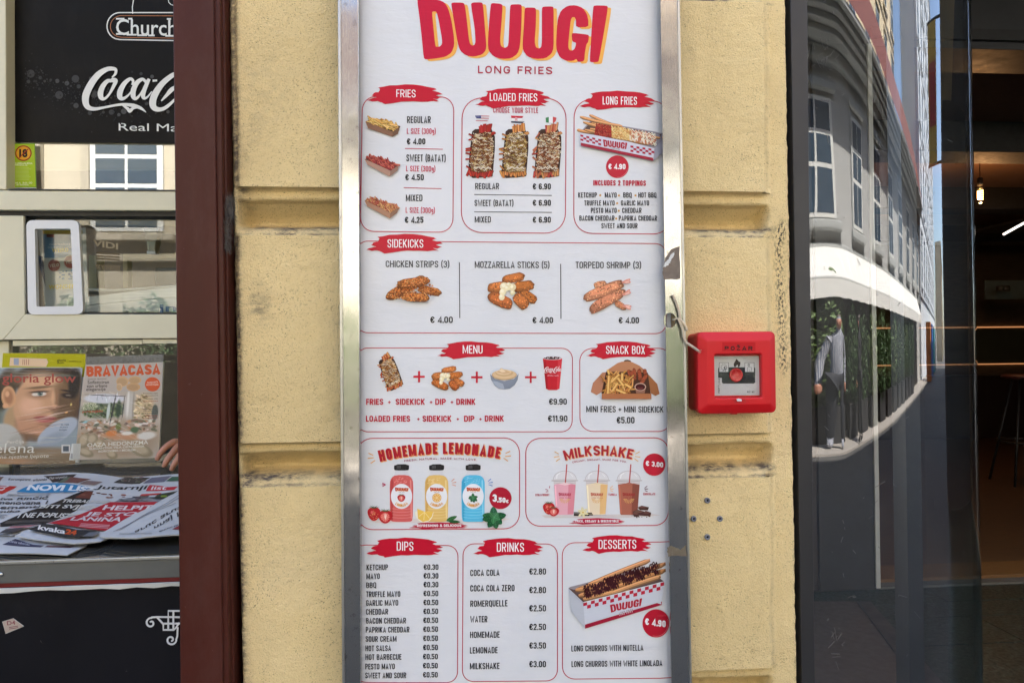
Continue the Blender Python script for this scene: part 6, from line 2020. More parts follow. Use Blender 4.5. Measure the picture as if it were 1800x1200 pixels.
def f(p):
    p.poly([(1240, 92), (1490, 108), (1370, 164), (1120, 158)], (70, 66, 62))
    p.poly([(1500, 112), (1700, 100), (1620, 150), (1400, 164)], (110, 108, 124))
    for i in range(20):
        p.ell(rnd.uniform(1200, 1420), rnd.uniform(106, 150), rnd.uniform(8, 26), rnd.uniform(3, 8), jit((130, 120, 110), 30), 0, 7)
    p.poly([(1700, 116), (1900, 110), (1900, 160), (1640, 150)], (66, 100, 78))
newspaper([(190, 838), (330, 834), (330, 862), (230, 860), (170, 858)], .008, 'newspaper at the back right of the counter with a dark photograph and a green corner', f)
def f(p):
    p.poly([(20, 768), (150, 722), (330, 772), (440, 780), (400, 802), (200, 790)], (62, 62, 84))
    p.poly([(470, 780), (740, 780), (690, 804), (440, 800)], (100, 74, 80))
    FT(p, 'Danas saborska', 90, 290, 748, 782, 20, (190, 190, 200), .01, .4)
newspaper([(-80, 910), (20, 914), (120, 940), (155, 946), (152, 958), (118, 976), (60, 975), (-80, 968)], .005, 'lowest white newspaper, its corner sticking out at the front left of the counter', f)
def f(p):
    p.poly([(-60, 180), (170, 190), (140, 215), (20, 262), (-60, 262)], (186, 44, 40))
    p.stroke([(-60, 205), (60, 200), (90, 185)], 12, (214, 210, 212)); p.stroke([(-60, 235), (20, 232), (50, 215)], 10, (214, 210, 212))
    p.poly([(380, 155), (560, 168), (915, 205), (760, 266), (160, 240), (260, 196)], (46, 128, 178))
    FT(p, 'NOVI LIST', 262, 940, 222, 250, 46, (222, 226, 230), .05, .62)
    p.stroke([(170, 248), (740, 276)], 3, ink)
    for t, a, b, y in (('iva Rinčić', 0, 470, 326), ('imenovana 1', -60, 460, 366), ('sementi', -60, 390, 404), ('vnika', -60, 196, 446)):
        FT(p, t, a, b, y, y + 4, 29, ink, .02, .7)
    lines(p, (80, 262), (520, 280), 3, 9, (120, 120, 122), 3)
    lines(p, (-50, 470), (80, 478), 5, 9, (110, 110, 112), 4)
    for k in range(9):
        lines(p, (20 + k * 34, 300 + (k % 3) * 44), (60 + k * 40, 300 + (k % 3) * 44), 2, 7, (150, 150, 154), 2.5)
    lines(p, (120, 592), (420, 590), 2, 9, (130, 128, 130), 3)
    p.poly([(110, 612), (380, 610), (250, 640), (70, 632)], (176, 120, 126))
    p.poly([(60, 640), (250, 634), (170, 676), (-20, 690)], (70, 66, 70))
    lines(p, (-20, 700), (120, 690), 3, 10, (90, 88, 90), 5)
newspaper([(-90, 848), (67, 846), (165, 855), (158, 870), (60, 932), (20, 942), (-90, 935)], .010, 'newspaper with a bright blue masthead reading NOVI LIST on the left of the counter', f)
def f(p):
    p.poly([(840, 246), (1340, 250), (1190, 318), (1110, 356), (640, 524), (560, 548), (480, 585), (0, 582), (0, 545), (500, 370)], (42, 36, 36))
    p.poly([(850, 254), (1320, 258), (1190, 316), (740, 312)], (110, 60, 48))
    for i in range(30):
        x = rnd.uniform(780, 1260)
        p.ell(x, rnd.uniform(258, 308), rnd.uniform(10, 40), rnd.uniform(3, 7), jit((124, 70, 56), 18), 0, 7)
    for t, a, b, y, h in (('TREBALI SMO', 600, 1090, 372, 34), ('BITI SVJESNI', 380, 1000, 438, 36), ('I NE POPUSTITI', 170, 780, 518, 40)):
        FT(p, t, a, b, y, y + 4, h, (206, 204, 198), .03, .95)
    lines(p, (60, 548), (560, 552), 3, 11, (110, 104, 100), 4)
newspaper([(146, 861), (240, 863), (212, 882), (150, 905), (88, 926), (-30, 925), (0, 914), (90, 885)], .012, 'newspaper with large white headlines on a black and brown front page', f)
def f(p):
    FT(p, 'Jutarnji', 940, 1440, 220, 222, 44, (34, 32, 34), .02, .7)
    p.poly([(1480, 180), (1660, 210), (1760, 205), (1720, 232), (1560, 240), (1440, 238)], (190, 50, 60))
    FT(p, 'list', 1490, 1640, 228, 230, 30, (226, 220, 222), .02, .6)
    p.poly([(1400, 262), (1600, 258), (1580, 276), (1380, 278)], (186, 60, 60))
    p.poly([(1200, 300), (1640, 300), (1560, 362), (1110, 358)], (140, 136, 140))
    lines(p, (1310, 286), (1500, 284), 2, 11, ink, 6)
    for i in range(26):
        p.ell(rnd.uniform(1180, 1560), rnd.uniform(306, 350), rnd.uniform(12, 40), rnd.uniform(3, 7), jit((100, 98, 100), 34), 0, 7)
    p.poly([(1560, 290), (1760, 256), (1700, 310), (1620, 340), (1520, 330)], (52, 58, 50)); p.ell(1620, 318, 34, 14, (104, 128, 44), n=10)
    p.poly([(1090, 364), (1560, 368), (1300, 520), (1240, 560), (1060, 636), (470, 596), (640, 540), (800, 480)], (178, 38, 52))
    for t, a, b, y, h in (('HELPIT', 1010, 1500, 432, 38), ('JE STO', 830, 1340, 498, 42), ('LANINA', 690, 1190, 558, 44)):
        FT(p, t, a, b, y, y - 2, h, (216, 206, 210), .03, .9)
    lines(p, (800, 588), (1100, 590), 3, 12, (214, 150, 156), 6)
    p.poly([(430, 602), (760, 640), (985, 640), (800, 712), (640, 714), (280, 660)], (46, 46, 50))
    FT(p, 'kvaka', 372, 640, 656, 684, 40, (224, 222, 222), .03, .4); FT(p, '24', 640, 750, 684, 690, 42, (206, 84, 40), .05, .4)
    p.poly([(880, 660), (990, 650), (930, 700), (810, 706)], (110, 112, 120))
newspaper([(172, 852), (235, 848), (330, 846), (330, 866), (215, 930), (176, 950), (130, 955), (60, 948), (26, 942), (75, 925), (150, 892)], .015, 'newspaper with a red headline block and black kvaka 24 strip, middle of the counter', f)
def f(p):
    for t, a, b, y, h, col in (('ura cura', 1880, 1260, 470, 44, ink), ('na i jann', 1950, 1480, 520, 44, ink)):
        pass
    FT(p, 'aruc aruz', 1330, 1800, 628, 392, 36, ink, .015, .2, True)
    FT(p, 'nnaj Inina', 1520, 1960, 590, 360, 36, ink, .015, .2, True)
    FT(p, 'skriveno blago', 1570, 1800, 650, 560, 18, (90, 88, 96), .02, .2, True)
    for i in range(3):
        p.stroke([(1120 + i * 30, 622 - i * 4), (1740 + i * 30, 360 - i * 40)], 3, (110, 110, 124))
    for i in range(2):
        p.stroke([(1180, 650 + i * 12), (1500, 668 + i * 10)], 3, (120, 120, 130))
    p.poly([(1700, 640), (1780, 590), (1780, 640)], (150, 50, 60))
newspaper([(330, 858), (250, 896), (176, 934), (176, 941), (240, 946), (262, 944), (330, 941)], .021, 'folded newspaper on the right of the counter, its dark headlines upside down', f, .008)
# the vendor's hand resting on the counter beside the magazines
def skinned(name, pts, edges, rad, mat, label=None, cat=None, parent=None, sub=2):
    me = bpy.data.meshes.new(name)
    me.from_pydata([tuple(p) for p in pts], edges, [])
    o = link(name, me, None, parent)
    sk = o.modifiers.new('skin', 'SKIN')
    sk.use_smooth_shade = True
    for v, r in zip(me.skin_vertices[0].data, rad):
        v.radius = r if isinstance(r, tuple) else (r, r)
    me.skin_vertices[0].data[0].use_root = True
    s = o.modifiers.new('sub', 'SUBSURF'); s.levels = s.render_levels = sub
    me.materials.append(mat)
    if label: tag(o, label, cat)
    return o
Yh = 1.10
H = lambda x, y, Y=Yh: onY(x, y, Y)
hp = [H(330, 786, 1.13), H(314, 783, 1.115), H(303, 776, 1.085), H(287, 786, 1.06), H(276, 799, 1.05), H(270, 811, 1.045),
      H(308, 786, 1.075), H(297, 799, 1.04), H(288, 811, 1.03), H(283, 823, 1.03), H(316, 794, 1.07), H(308, 808, 1.03), H(300, 819, 1.02), H(296, 829, 1.02),
      H(326, 800, 1.08), H(320, 814, 1.04), H(313, 826, 1.03), H(360, 800, 1.2), H(420, 830, 1.3)]
he = [(0, 1), (1, 2), (2, 3), (3, 4), (4, 5), (1, 6), (6, 7), (7, 8), (8, 9), (0, 10), (10, 11), (11, 12), (12, 13), (0, 14), (14, 15), (15, 16), (0, 17), (17, 18)]
hr = [.021, .019, .0125, .0105, .0098, .0075, .0125, .0105, .0098, .0075, .0122, .0102, .0092, .0072, .0115, .0095, .0075, .025, .03]
hp = [q + Vector((.008, 0, .002)) for q in hp]
PE = skinned('person', hp, he, hr, M['skin'], 'hand of a person with bent fingers, resting on the kiosk counter beside the maroon post', 'person')
rr = prism_px('receipt', [(297, 806), (307, 809), (309, 818), (301, 823), (296, 812)], 1.045, 1.048, M['card'])
tag(rr, 'small crumpled white receipt held by the hand on the kiosk counter', 'receipt')
# ------------------------------------------------------------------ curved shop window and entrance on the right
FLAT0, FLAT1 = 0.652, 0.722                # a short flat run, then the bend
RG = 0.563
C0 = Vector((FLAT1, 0.04 + RG, 0))
SH = thing('shop_window', (0.7, 0.1, 0), 'tall curved shop window in an anthracite frame, mirroring the street, right of the yellow pilaster', 'shop window')
prism_px('frame_post', [(1388, -90), (1418.5, -90), (1434, 1290), (1411, 1290)], 0.014, 0.09, M['shop_frame'], SH, 0.002)
def arc(R0, phi):
    return (C0.x + R0 * math.sin(R_(phi)), C0.y - R0 * math.cos(R_(phi)))
n1 = 104
vs, fs = [], []
for i in range(n1 + 1):
    x, y = arc(RG, 96 * (i - 8) / 96) if i >= 8 else (FLAT0 + (FLAT1 - FLAT0) * i / 8, 0.04)
    vs += [(x, y, 0.06), (x, y, 3.25)]
    if i:
        fs.append((2 * i - 2, 2 * i, 2 * i + 1, 2 * i - 1))
link('curved_pane', mesh('curved_pane', vs, fs), M['curved_glass'], SH, True)
def ringbar(name, r0, r1, z0, z1, a0, a1, mat, n=40):
    rings = []
    for i in range(n + 1):
        ph = a0 + (a1 - a0) * i / n
        a, b = arc(r0, ph), arc(r1, ph)
        rings.append([(a[0], a[1], z0), (b[0], b[1], z0), (b[0], b[1], z1), (a[0], a[1], z1)])
    return loft(name, rings, mat, SH)
vs, fs = [], []
for (px, py, dx, dy, n_) in ((1430, 100, 20, 50, 26), (1452, 60, 14, 30, 22), (1500, 140, 30, 60, 10), (1462, 1160, 8, 26, 14), (1520, 905, 60, 90, 12), (1600, 780, 70, 300, 20), (1470, 800, 60, 300, 20), (1560, 400, 90, 300, 26)):
    for k in range(n_):
        t = math.tan(math.atan((px + rnd.gauss(0, dx) - 900) / 1200) + YAW)
        yy = py + rnd.gauss(0, dy)
        ph = min(range(0, 500), key=lambda q: abs((C0.x + RG * math.sin(R_(q / 10))) - t * (C0.y - RG * math.cos(R_(q / 10)) + 1.2)))/ 10
        a = arc(RG + .0012, ph)
        if t * 1.24 < FLAT1: ph, a = 0, (t * 1.2388, .0388)
        z = CAM.z + (612 - yy) / 1200 * (a[1] + 1.2)
        l, w_, an = rnd.uniform(.0008, .004) * rnd.choice((1, 1, 3)), rnd.uniform(.0002, .0006), rnd.uniform(0, 3.14)
        tx, ty = math.cos(R_(ph)), math.sin(R_(ph))
        k0 = len(vs)
        for u, v in ((-l, -w_), (l, -w_), (l, w_), (-l, w_)):
            U, V = u * math.cos(an) - v * math.sin(an), u * math.sin(an) + v * math.cos(an)
            vs.append((a[0] + tx * U, a[1] + ty * U, z + V))
        fs.append((k0, k0 + 1, k0 + 2, k0 + 3))
sc_ = link('scratch_marks', mesh('scratch_marks', vs, fs), plain('pale_scratch', (.12, .12, .125), .8), SH)
sc_['kind'] = 'stuff'
box('sill', FLAT0 - .01, FLAT1, .01, .07, 0, .06, M['shop_frame'], SH)
ringbar('sill', RG - .03, RG + .03, 0.0, .06, 0, 97, M['shop_frame'])
ringbar('head', RG - .03, RG + .03, 3.25, 3.32, 0, 97, M['shop_frame'])
ringbar('end_post', RG - .05, RG - .006, .06, 3.25, 91, 97, M['shop_frame'], 4)
ringbar('display_plinth', .0, RG - .034, .0, .025, 0, 90, plain('brown_tile_floor', (.055, .04, .033), .35))

green = material('dark_green_marble', (0.02, 0.03, 0.026), 0.4, 0, 0.2)
n = N(green)
vn = n.ramp(n.noise(16, 9, 0.75, None, 1.8), [(0.46, (0.010, 0.022, 0.018)), (0.57, (0.018, 0.038, 0.032)), (0.63, (0.045, 0.075, 0.062)), (0.67, (0.015, 0.024, 0.02))])
n.l(vn, n.b.inputs['Base Color'])
n.l(n.ramp(n.noise(60, 5, .7), [(.4, grey(.35)), (.7, grey(.6))]), n.b.inputs['Roughness'])
wood = material('brown_wood', (0.09, 0.045, 0.02), 0.4)
n = N(wood)
n.l(n.ramp(n.noise(9, 7, 0.65, n.co((1, 9, 9)), 0.6), [(0.3, (0.045, 0.022, 0.011)), (0.7, (0.10, 0.052, 0.026))]), n.b.inputs['Base Color'])
wall_w = material('warm_wall_panel', (0.12, 0.075, 0.045), 0.5)
n = N(wall_w)
n.l(n.ramp(n.noise(5, 7, 0.65, n.co((1, 1, 9)), 0.5), [(0.3, (0.10, 0.068, 0.044)), (0.7, (0.18, 0.125, 0.08))]), n.b.inputs['Base Color'])

DY = 2.42
# floor of the recess, slabs of dark green marble with open joints
FL = struct(box('entrance_floor', 0.62, 6.0, 0.0, DY, -0.3, -0.004, M['dark']))
def slab(x0, x1, y0, y1):
    o = box('marble_slab', x0 + .002, x1 - .002, y0 + .002, y1 - .002, -.02, .0 + rnd.uniform(0, .0008), green, FL, .001)
    return o
zz = .0045
for nm, pp_, m_, z in (('brown_tile', [(1380, 1056), (1507, 1056), (1660, 1260), (1380, 1260)], plain('brown_stone_tile', (.075, .055, .045), .5, var=.25), .0045), ('floor_sill', [(1507, 1056), (1530, 1056), (1712, 1260), (1660, 1260)], M['shop_frame'], .012)):
    q = [onZ(x, y, z) for x, y in pp_]
    q2 = [v.copy() for v in q]
    for v in q2: v.z = .0015
    loft(nm, [q2, q], m_, FL)
ys_ = [0.0, .42, .86, 1.3, 1.72, 2.02, 2.21, DY]
for j in range(len(ys_) - 1):
    x = 0.70 if j < 0 else 0.64
    k = 0
    while x < 5.9:
        w = 1.15 if j % 2 else .95
        slab(x, min(x + w, 6.0), ys_[j], ys_[j + 1])
        x += w
SE = thing('shopfront', (3, DY, 0), 'dark glazed shopfront with an open door at the back of the marble floored entrance', 'shopfront')
pts = [onZ(1505, 1054, 0.03), onZ(1528, 1054, 0.03), onZ(1690, 1240, 0.03), onZ(1648, 1240, 0.03)]
box('threshold', 2.30, 5.9, DY, DY + .07, -.02, .012, plain('cement_threshold', (.12, .115, .1), .8), SE)
box('wooden_step', 2.30, 5.9, DY + .07, DY + .30, -.02, .03, plain('orange_wood_step', (.16, .075, .022), .45, var=.3, stretch=(1, 12, 12)), SE, .003)
box('door_jamb', 1.96, 2.30, DY, DY + .3, 0, 3.02, M['shop_frame'], SE, .004)
box('jamb_trim', 2.275, 2.30, DY - .012, DY - .001, 0.01, 3.02, plain('pale_metal_trim', (.55, .55, .52), .4), SE, .001)
box('side_wall', 1.40, 1.96, DY + .02, DY + .3, 0, 3.02, plain('brown_side_wall', (.04, .03, .027), .4), SE)
box('lintel', 1.36, 6.0, DY + .02, DY + .35, 3.02, 3.9, M['shop_frame'], SE, .004)
box('lintel_rail', 2.3, 6.0, DY - .01, DY + .018, 3.06, 3.12, M['rubber'], SE)
box('side_return', 5.95, 6.05, 0.1, DY, 0, 3.6, M['shop_frame'], SE)
SI = thing('shop_interior', (3.6, 6, 0), 'dim wood panelled shop interior with warm light strips behind the open door', 'room')
box('floor', 1.0, 14.0, DY + .30, 10.6, -.03, .022, wood, SI)
box('back_wall', 1.0, 14.0, 10.4, 10.5, 0, 3.4, wall_w, SI)
box('side_wall', .9, 1.0, DY + .3, 10.4, 0, 3.4, wall_w, SI)
box('ceiling', 1.0, 14.0, DY + .35, 10.4, 3.15, 3.2, plain('brown_ceiling', (.16, .085, .05), .8), SI)
for y0 in (4.0, 6.2, 8.6):
    box('ceiling_beam', 1.0, 14.0, y0, y0 + .35, 2.9, 3.149, M['dark'], SI, .005)
box('end_wall', 13.95, 14.05, DY + .3, 10.4, 0, 3.4, wall_w, SI)
box('front_wall', 6.0, 14, DY + .3, DY + .35, 0, 3.9, wall_w, SI)
led = material('warm_light_strip', (.9, .6, .4), .5, emit=(1, .42, .16), es=.09)
qa, qb = onY(1725, 575, 10.36), onY(1725, 640, 10.36)
box('light_strip', 3.0, 13.9, 10.37, 10.398, qa.z - .011, qa.z + .011, led, SI)
box('light_strip', 3.0, 13.9, 10.37, 10.398, qb.z - .009, qb.z + .009, led, SI)
box('wall_panel', 3.0, 13.9, 10.38, 10.399, qb.z + .02, qa.z - .025, plain('greenish_panel', (.09, .09, .06), .4), SI)
box('counter_block', 5.6, 13.9, 7.9, 8.3, .02, .9, plain('black_counter_block', (.02, .012, .011), .4), SI, .01)
q = onY(1778, 400, 7)
bl = box('tube_lamp', q.x - .25, q.x + .4, 6.6, 7.4, q.z, q.z + .03, M['dark'], SI)
bb = onY(1786, 402, 6.0)
tube('lit_tube', [onY(1764, 412, 6.0), onY(1800, 392, 6.0)], .012, material('white_tube', (1, 1, 1), .5, emit=(1, .9, .8), es=.5), SI)
ww_ = onY(1790, 505, 8.0)
box('wall_picture', ww_.x - .18, ww_.x + .6, 8.4, 8.42, ww_.z - .14, ww_.z + .14, plain('pale_picture', (.16, .19, .18), .4), SI)
for x, y in ((1758, 507), (1768, 507)):
    q = onY(x, y, 8.0)
    lathe('wall_socket', [(.001, -.04), (.05, -.04), (.05, .04), (.001, .04)], plain('grey_socket', (.10, .095, .085), .5), SI, 12, tuple(q))
# pendant bulbs
def bulb(px, py, Y, s, lab):
    q = onY(px, py, Y)
    t = thing('pendant_lamp', q, lab, 'lamp', 'filament lamps in the shop')
    gm = material('amber_bulb', (1, .7, .3), .2, emit=(1, .55, .14), es=2.2)
    lathe('bulb', [(.002, -.06 * s), (.02 * s, -.055 * s), (.034 * s, -.03 * s), (.036 * s, -.008 * s), (.024 * s, .025 * s), (.012 * s, .045 * s)], M['clear_plastic'], t, 16, tuple(q))
    for k in range(4):
        tube('filament', [q + Vector((math.cos(a / 4 * 6.28) * .017 * s, math.sin(a / 4 * 6.28) * .017 * s, -.034 * s + k * .013 * s + a * .003 * s)) for a in range(5)], .0035 * s, gm, t, 5)
    lathe('socket', [(.013 * s, .045 * s), (.016 * s, .06 * s), (.016 * s, .09 * s), (.003, .1 * s)], M['dark'], t, 12, tuple(q))
    tube('cord', [q + Vector((0, 0, .1 * s)), Vector((q.x, q.y, 3.14))], .004, M['dark'], t, 5)
    l = bpy.data.lights.new('bulb_light', 'POINT'); l.energy = 4.6; l.color = (1, .5, .2); l.shadow_soft_size = .04
    lo = bpy.data.objects.new('bulb_light', l); scene.collection.objects.link(lo); lo.location = q + Vector((0, 0, -.07 * s)); put(lo, t)
bulb(1723, 340, 5.0, 1.6, 'glowing amber filament bulb hanging just inside the shop door')
bulb(1716, 255, 7.4, 1.2, 'smaller amber filament bulb deeper in the shop, half hidden by the glass edge')
q = onY(1753, 298, 6.6)
dl = lathe('ceiling_lamp', [(.001, -.02), (.17, -.02), (.17, .02), (.14, .06), (.02, .07), (.02, .5)], M['dark'], None, 26, tuple(q))
tag(dl, 'unlit round dark ceiling lamp inside the shop above the bulb', 'lamp')
# tall round table with splayed legs
tq = onY(1797, 661, 4.9)
TB = thing('bar_stool', (tq.x, tq.y, .022), 'tall bar stool with round dark red seat and thin splayed legs inside the shop', 'stool')
lathe('seat', [(.001, -.03), (.13, -.03), (.168, -.015), (.172, 0), (.155, .016), (.001, .02)], plain('dark_red_seat', (.05, .010, .009), .5), TB, 28, tuple(tq))
for a in range(4):
    d = Vector((math.cos(.6 + a * 1.5708), math.sin(.6 + a * 1.5708), 0))
    tube('leg', [tq + d * .08 - Vector((0, 0, .03)), Vector((tq.x, tq.y, .022)) + d * .28], .012, M['rubber'], TB, 8)
zf = .42
tube('foot_ring', [Vector((tq.x + math.cos(a * .3142) * .205, tq.y + math.sin(a * .3142) * .205, zf)) for a in range(21)], .009, M['rubber'], TB, 6)

# ------------------------------------------------------------------ our own building above and beside
OB = thing('corner_building', (0, .4, 0), 'our side of the street: yellow building that shades the pavement, kiosk and shop below', 'building')
HT = 9.3
ywall = M['stucco_plain']
box('upper_wall', XL - .0, XR + .02, 0.03, 0.9, 3.2, HT, ywall, OB)
box('upper_wall', -16, XL - .002, 0.03, 0.9, 6.6, HT, ywall, OB)
box('upper_wall', XR + .022, 6.2, 0.03, 0.9, 3.34, HT, ywall, OB)
box('recess_ceiling', -16, XL - .002, .9, KY + 2, 6.6, 6.7, M['cream'], OB)
box('recess_ceiling', XR + .022, 6.2, .9, DY + .36, 3.34, 3.4, M['dark'], OB)
box('kiosk_side_wall', XL + .012, XL + .06, 0.3, KY + 1.4, 0, 6.6, M['stucco_plain'], OB)
box('kiosk_back', -16, XL, KY + .95, KY + 1.4, 0, 6.6, plain('pale_recess_wall', (.5, .46, .36), .9), OB)
box('kiosk_head', -4.6, XL, KY - .06, KY + .95, 2.9, 3.3, plain('kiosk_head_panel', (.12, .12, .11), .6), OB)
pinkish = plain('greyish_pink_render', (.13, .09, .085), .8, var=.1)
box('side_facade', 6.2, 44, 0.0, 0.9, 0, HT, pinkish, OB)
box('roof', -16, 44, .9, 10.7, HT - .3, HT - .2, M['dark'], OB)
for i in range(9):
    x = 8.0 + i * 3.2
    w = box('window', x, x + 1.2, -.02, -.001, 4.4, 6.2, M['cream'], OB, .01)
    box('pane', x + .1, x + 1.1, -.025, -.0205, 4.5, 6.1, plain('dark_pane', (.03, .035, .04), .08), w)
    s = box('shopfront_panel', x - .2, x + 1.7, -.03, -.001, .3, 3.0, plain('maroon_shopfront', (.07, .012, .014), .35), OB, .01)
BN = thing('hanging_banner', (11.0, -1.3, 4.7), 'yellow and red hanging banner sign seen mirrored high in the curved glass', 'banner sign')
box('banner_cloth', 11.0, 11.03, -1.9, -.75, 4.0, 6.1, plain('banner_yellow', (.55, .36, .06), .7), BN)
box('banner_panel', 10.985, 10.999, -1.75, -.85, 4.55, 5.5, plain('banner_red', (.4, .04, .04), .7), BN)
tube('bracket', [(11.015, 0, 6.12), (11.015, -2, 6.12)], .025, M['rubber'], BN)
tube('bracket', [(11.015, 0, 3.98), (11.015, -2, 3.98)], .025, M['rubber'], BN)

# ------------------------------------------------------------------ the street, and what stands on its far side
asph = material('street_paving', (.07, .068, .066), .75)
n = N(asph)
n.l(n.ramp(n.noise(1.3, 8, .7), [(.3, (.05, .048, .047)), (.7, (.10, .098, .094))]), n.b.inputs['Base Color'])
n.bump(n.noise(60, 4, .6), .5, .002)
o = struct(box('street', -60, 90, -40, 0.0, -.4, -.02, asph))
struct(box('ground', -90, 120, -70, 70, -.8, -.41, plain('earth', (.12, .1, .08), .9)))
struct(box('pavement', -60, 90, -9.0, -6.9, -.019, .012, plain('pale_stone_pavement', (.34, .31, .28), .85, var=.12, scale=4)))
struct(box('pavement', -60, XR, -1.3, -.003, -.019, .0, plain('grey_stone_pavement', (.2, .19, .18), .85, var=.12, scale=4)))

wgl = plain('blue_window_pane', (.045, .07, .10), .05, var=.3, scale=1)
white_p = plain('white_window_paint', (.6, .6, .57), .5, var=.08)
def facade(name, x0, x1, H_, col, label, wx, storeys, roofcol=None, Yf=-9.0, surround=None, eave=0.0):
    t = thing(name, ((x0 + x1) / 2, Yf, 0), label, 'building')
    mt_ = plain(name + '_render', col, .85, var=.1, scale=1.6)
    box('wall', x0, x1, Yf - 5, Yf, 0, H_, mt_, t)
    sm = plain(name + '_stone', surround or tuple(v * .8 for v in col), .8, var=.1)
    for z in storeys:
        box('string_course', x0, x1, Yf, Yf + .12, z - .55, z - .38, sm, t, .03)
        x = x0 + .9
        while x + 1.3 < x1:
            w = box('window', x, x + 1.25, Yf, Yf + .07, z, z + 1.9, white_p, t, .01)
            for k in range(2):
                for (za, zb) in ((.08, .78), (.86, 1.3), (1.38, 1.82)):
                    box('pane', x + .1 + k * .55, x + .6 + k * .55, Yf + .0705, Yf + .076, z + za, z + zb, wgl, w)
            box('window_ledge', x - .25, x + 1.5, Yf, Yf + .28, z - .2, z - .05, sm, t, .03)
            box('window_hood', x - .15, x + 1.4, Yf, Yf + .2, z + 2.0, z + 2.14, sm, t, .03)
            box('window_jamb', x - .14, x - .002, Yf, Yf + .1, z - .05, z + 2.0, sm, t)
            if wx == 3.0:
                box('pilaster_strip', x - 1.15, x - .8, Yf, Yf + .14, 0, H_ - .62, sm, t, .02) if z == storeys[0] else None
            x += wx
    box('cornice', x0, x1, Yf, Yf + .5, H_ - .35, H_ - .1, sm, t, .06)
    box('cornice', x0, x1, Yf, Yf + .3, H_ - .6, H_ - .36, sm, t, .06)
    if eave:
        for k in range(4):
            box('cornice', x0, x1, Yf + .1, Yf + .5 + eave * (k + 1) / 4, H_ - .36 + k * .11, H_ - .252 + k * .11, sm, t, .02)
    if roofcol:
        me = mesh('roof', [(x0, Yf + .55 + eave, H_ + (.1 if eave else -.1)), (x1, Yf + .55 + eave, H_ + (.1 if eave else -.1)), (x1, Yf - 2.2, H_ + 3.0), (x0, Yf - 2.2, H_ + 3.0)], [(0, 1, 2, 3)])
        link('roof', me, plain('roof_tiles', roofcol, .8, var=.4, scale=5, stretch=(3, 1, 1)), t)
    return t
facade('cream_building', -22.4, -4.2, 8.6, (.44, .385, .29), 'sunlit cream building across the street with stone window hoods', 3.0, (3.5, 6.4))
facade('beige_building', -4.1, 3.6, 4.9, (.56, .52, .44), 'narrow low beige building across the street between the cream and the grey one', 2.2, (), (.05, .035, .032))
facade('grey_building', 3.7, 27, 6.3, (.36, .36, .35), 'pale grey building across the street with a red tiled roof and a long white awning', 2.9, (3.3,), (.13, .035, .028), surround=(.32, .33, .32), eave=.75)
facade('tall_cream_building', 2, 26, 19, (.60, .50, .34), 'taller cream building rising behind the red tiled roof', 3.1, (7.4, 10.4, 13.4, 16.2), Yf=-15.2)
facade('white_building', 27.2, 58, 24, (.56, .60, .64), 'bluish white building further down the street', 3.3, (3.6, 6.8, 10, 13.2, 16.4, 19.6), Yf=-8.6)
facade('end_building', 60, 88, 9, (.5, .42, .3), 'cream building closing the far end of the street', 3, (3.6, 6.4), Yf=-3)
# awning
AW = thing('awning', (13, -8.3, 2.2), 'long off white fabric awning over the terrace of the grey building', 'awning')
cloth = plain('white_awning_cloth', (.66, .65, .62), .8, var=.06, scale=3)
vs, fs = [], []
N_ = 88
for i in range(N_ + 1):
    x = 3.9 + 20.6 * i / N_
    sgm = .02 * math.sin(i * 2.1)
    for (y, z) in ((-8.95, 2.86), (-8.5, 2.66 + sgm), (-8.05, 2.44 + sgm), (-7.6, 2.25), (-7.58, 2.22), (-7.57, 1.98 + .01 * math.sin(i * 1.7))):
        vs.append((x, y, z))
    if i:
        for k in range(5):
            a = (i - 1) * 6 + k
            fs.append((a, a + 1, a + 7, a + 6))
aw = link('canopy', mesh('canopy', vs, fs), cloth, AW, False)
so = aw.modifiers.new('s', 'SOLIDIFY'); so.thickness = .01
tube('front_bar', [(3.9, -7.6, 2.24), (24.5, -7.6, 2.24)], .03, white_p, AW)
for x in (3.95, 9, 14, 19, 24.4):
    tube('arm', [(x, -8.95, 2.4), (x, -7.62, 2.2)], .02, M['rubber'], AW)

# hedge of potted shrubs along the terrace: leaf meshes shared between the copies
leafm = plain('shrub_leaves', (.05, .10, .032), .55, var=.5, scale=9)
leaf2 = plain('pale_shrub_leaves', (.10, .16, .05), .55, var=.4, scale=9)
def leafmesh(nm, n_, rx, ry, rz, seed, s=.07):
    q = random.Random(seed)
    vs, fs = [], []
    for i in range(n_):
        while True:
            a = Vector((q.uniform(-1, 1), q.uniform(-1, 1), q.uniform(-1, 1)))
            if a.length < 1 and a.length > .35 + .3 * q.random(): break
        c = Vector((a.x * rx, a.y * ry, a.z * rz)) * (1 + .12 * math.sin(a.x * 7 + a.z * 9))
        u = Vector((q.gauss(0, 1), q.gauss(0, 1), q.gauss(0, 1))).normalized()
        v = u.cross(Vector((q.gauss(0, 1), q.gauss(0, 1), q.gauss(0, 1)))).normalized()
        l = s * q.uniform(.6, 1.3)
        k = len(vs)
        vs += [c - u * l, c + v * l * .35, c + u * l, c - v * l * .35]
        fs.append((k, k + 1, k + 2, k + 3))
    return mesh(nm, vs, fs)
planter_m = box('planter', -.42, .42, -.2, .2, 0, .5, plain('dark_planter', (.03, .03, .032), .5), None, .01)
fol = [leafmesh('foliage', 2600, .62, .42, .95, s_) for s_ in (1, 2, 3)]
stem_mesh = None
kinds = []
first = True
bush = 0
wh = ['left end of the hedge seen in the kiosk panes', 'second shrub', 'third shrub']
pos = [-15 + i * 1.25 for i in range(28)]
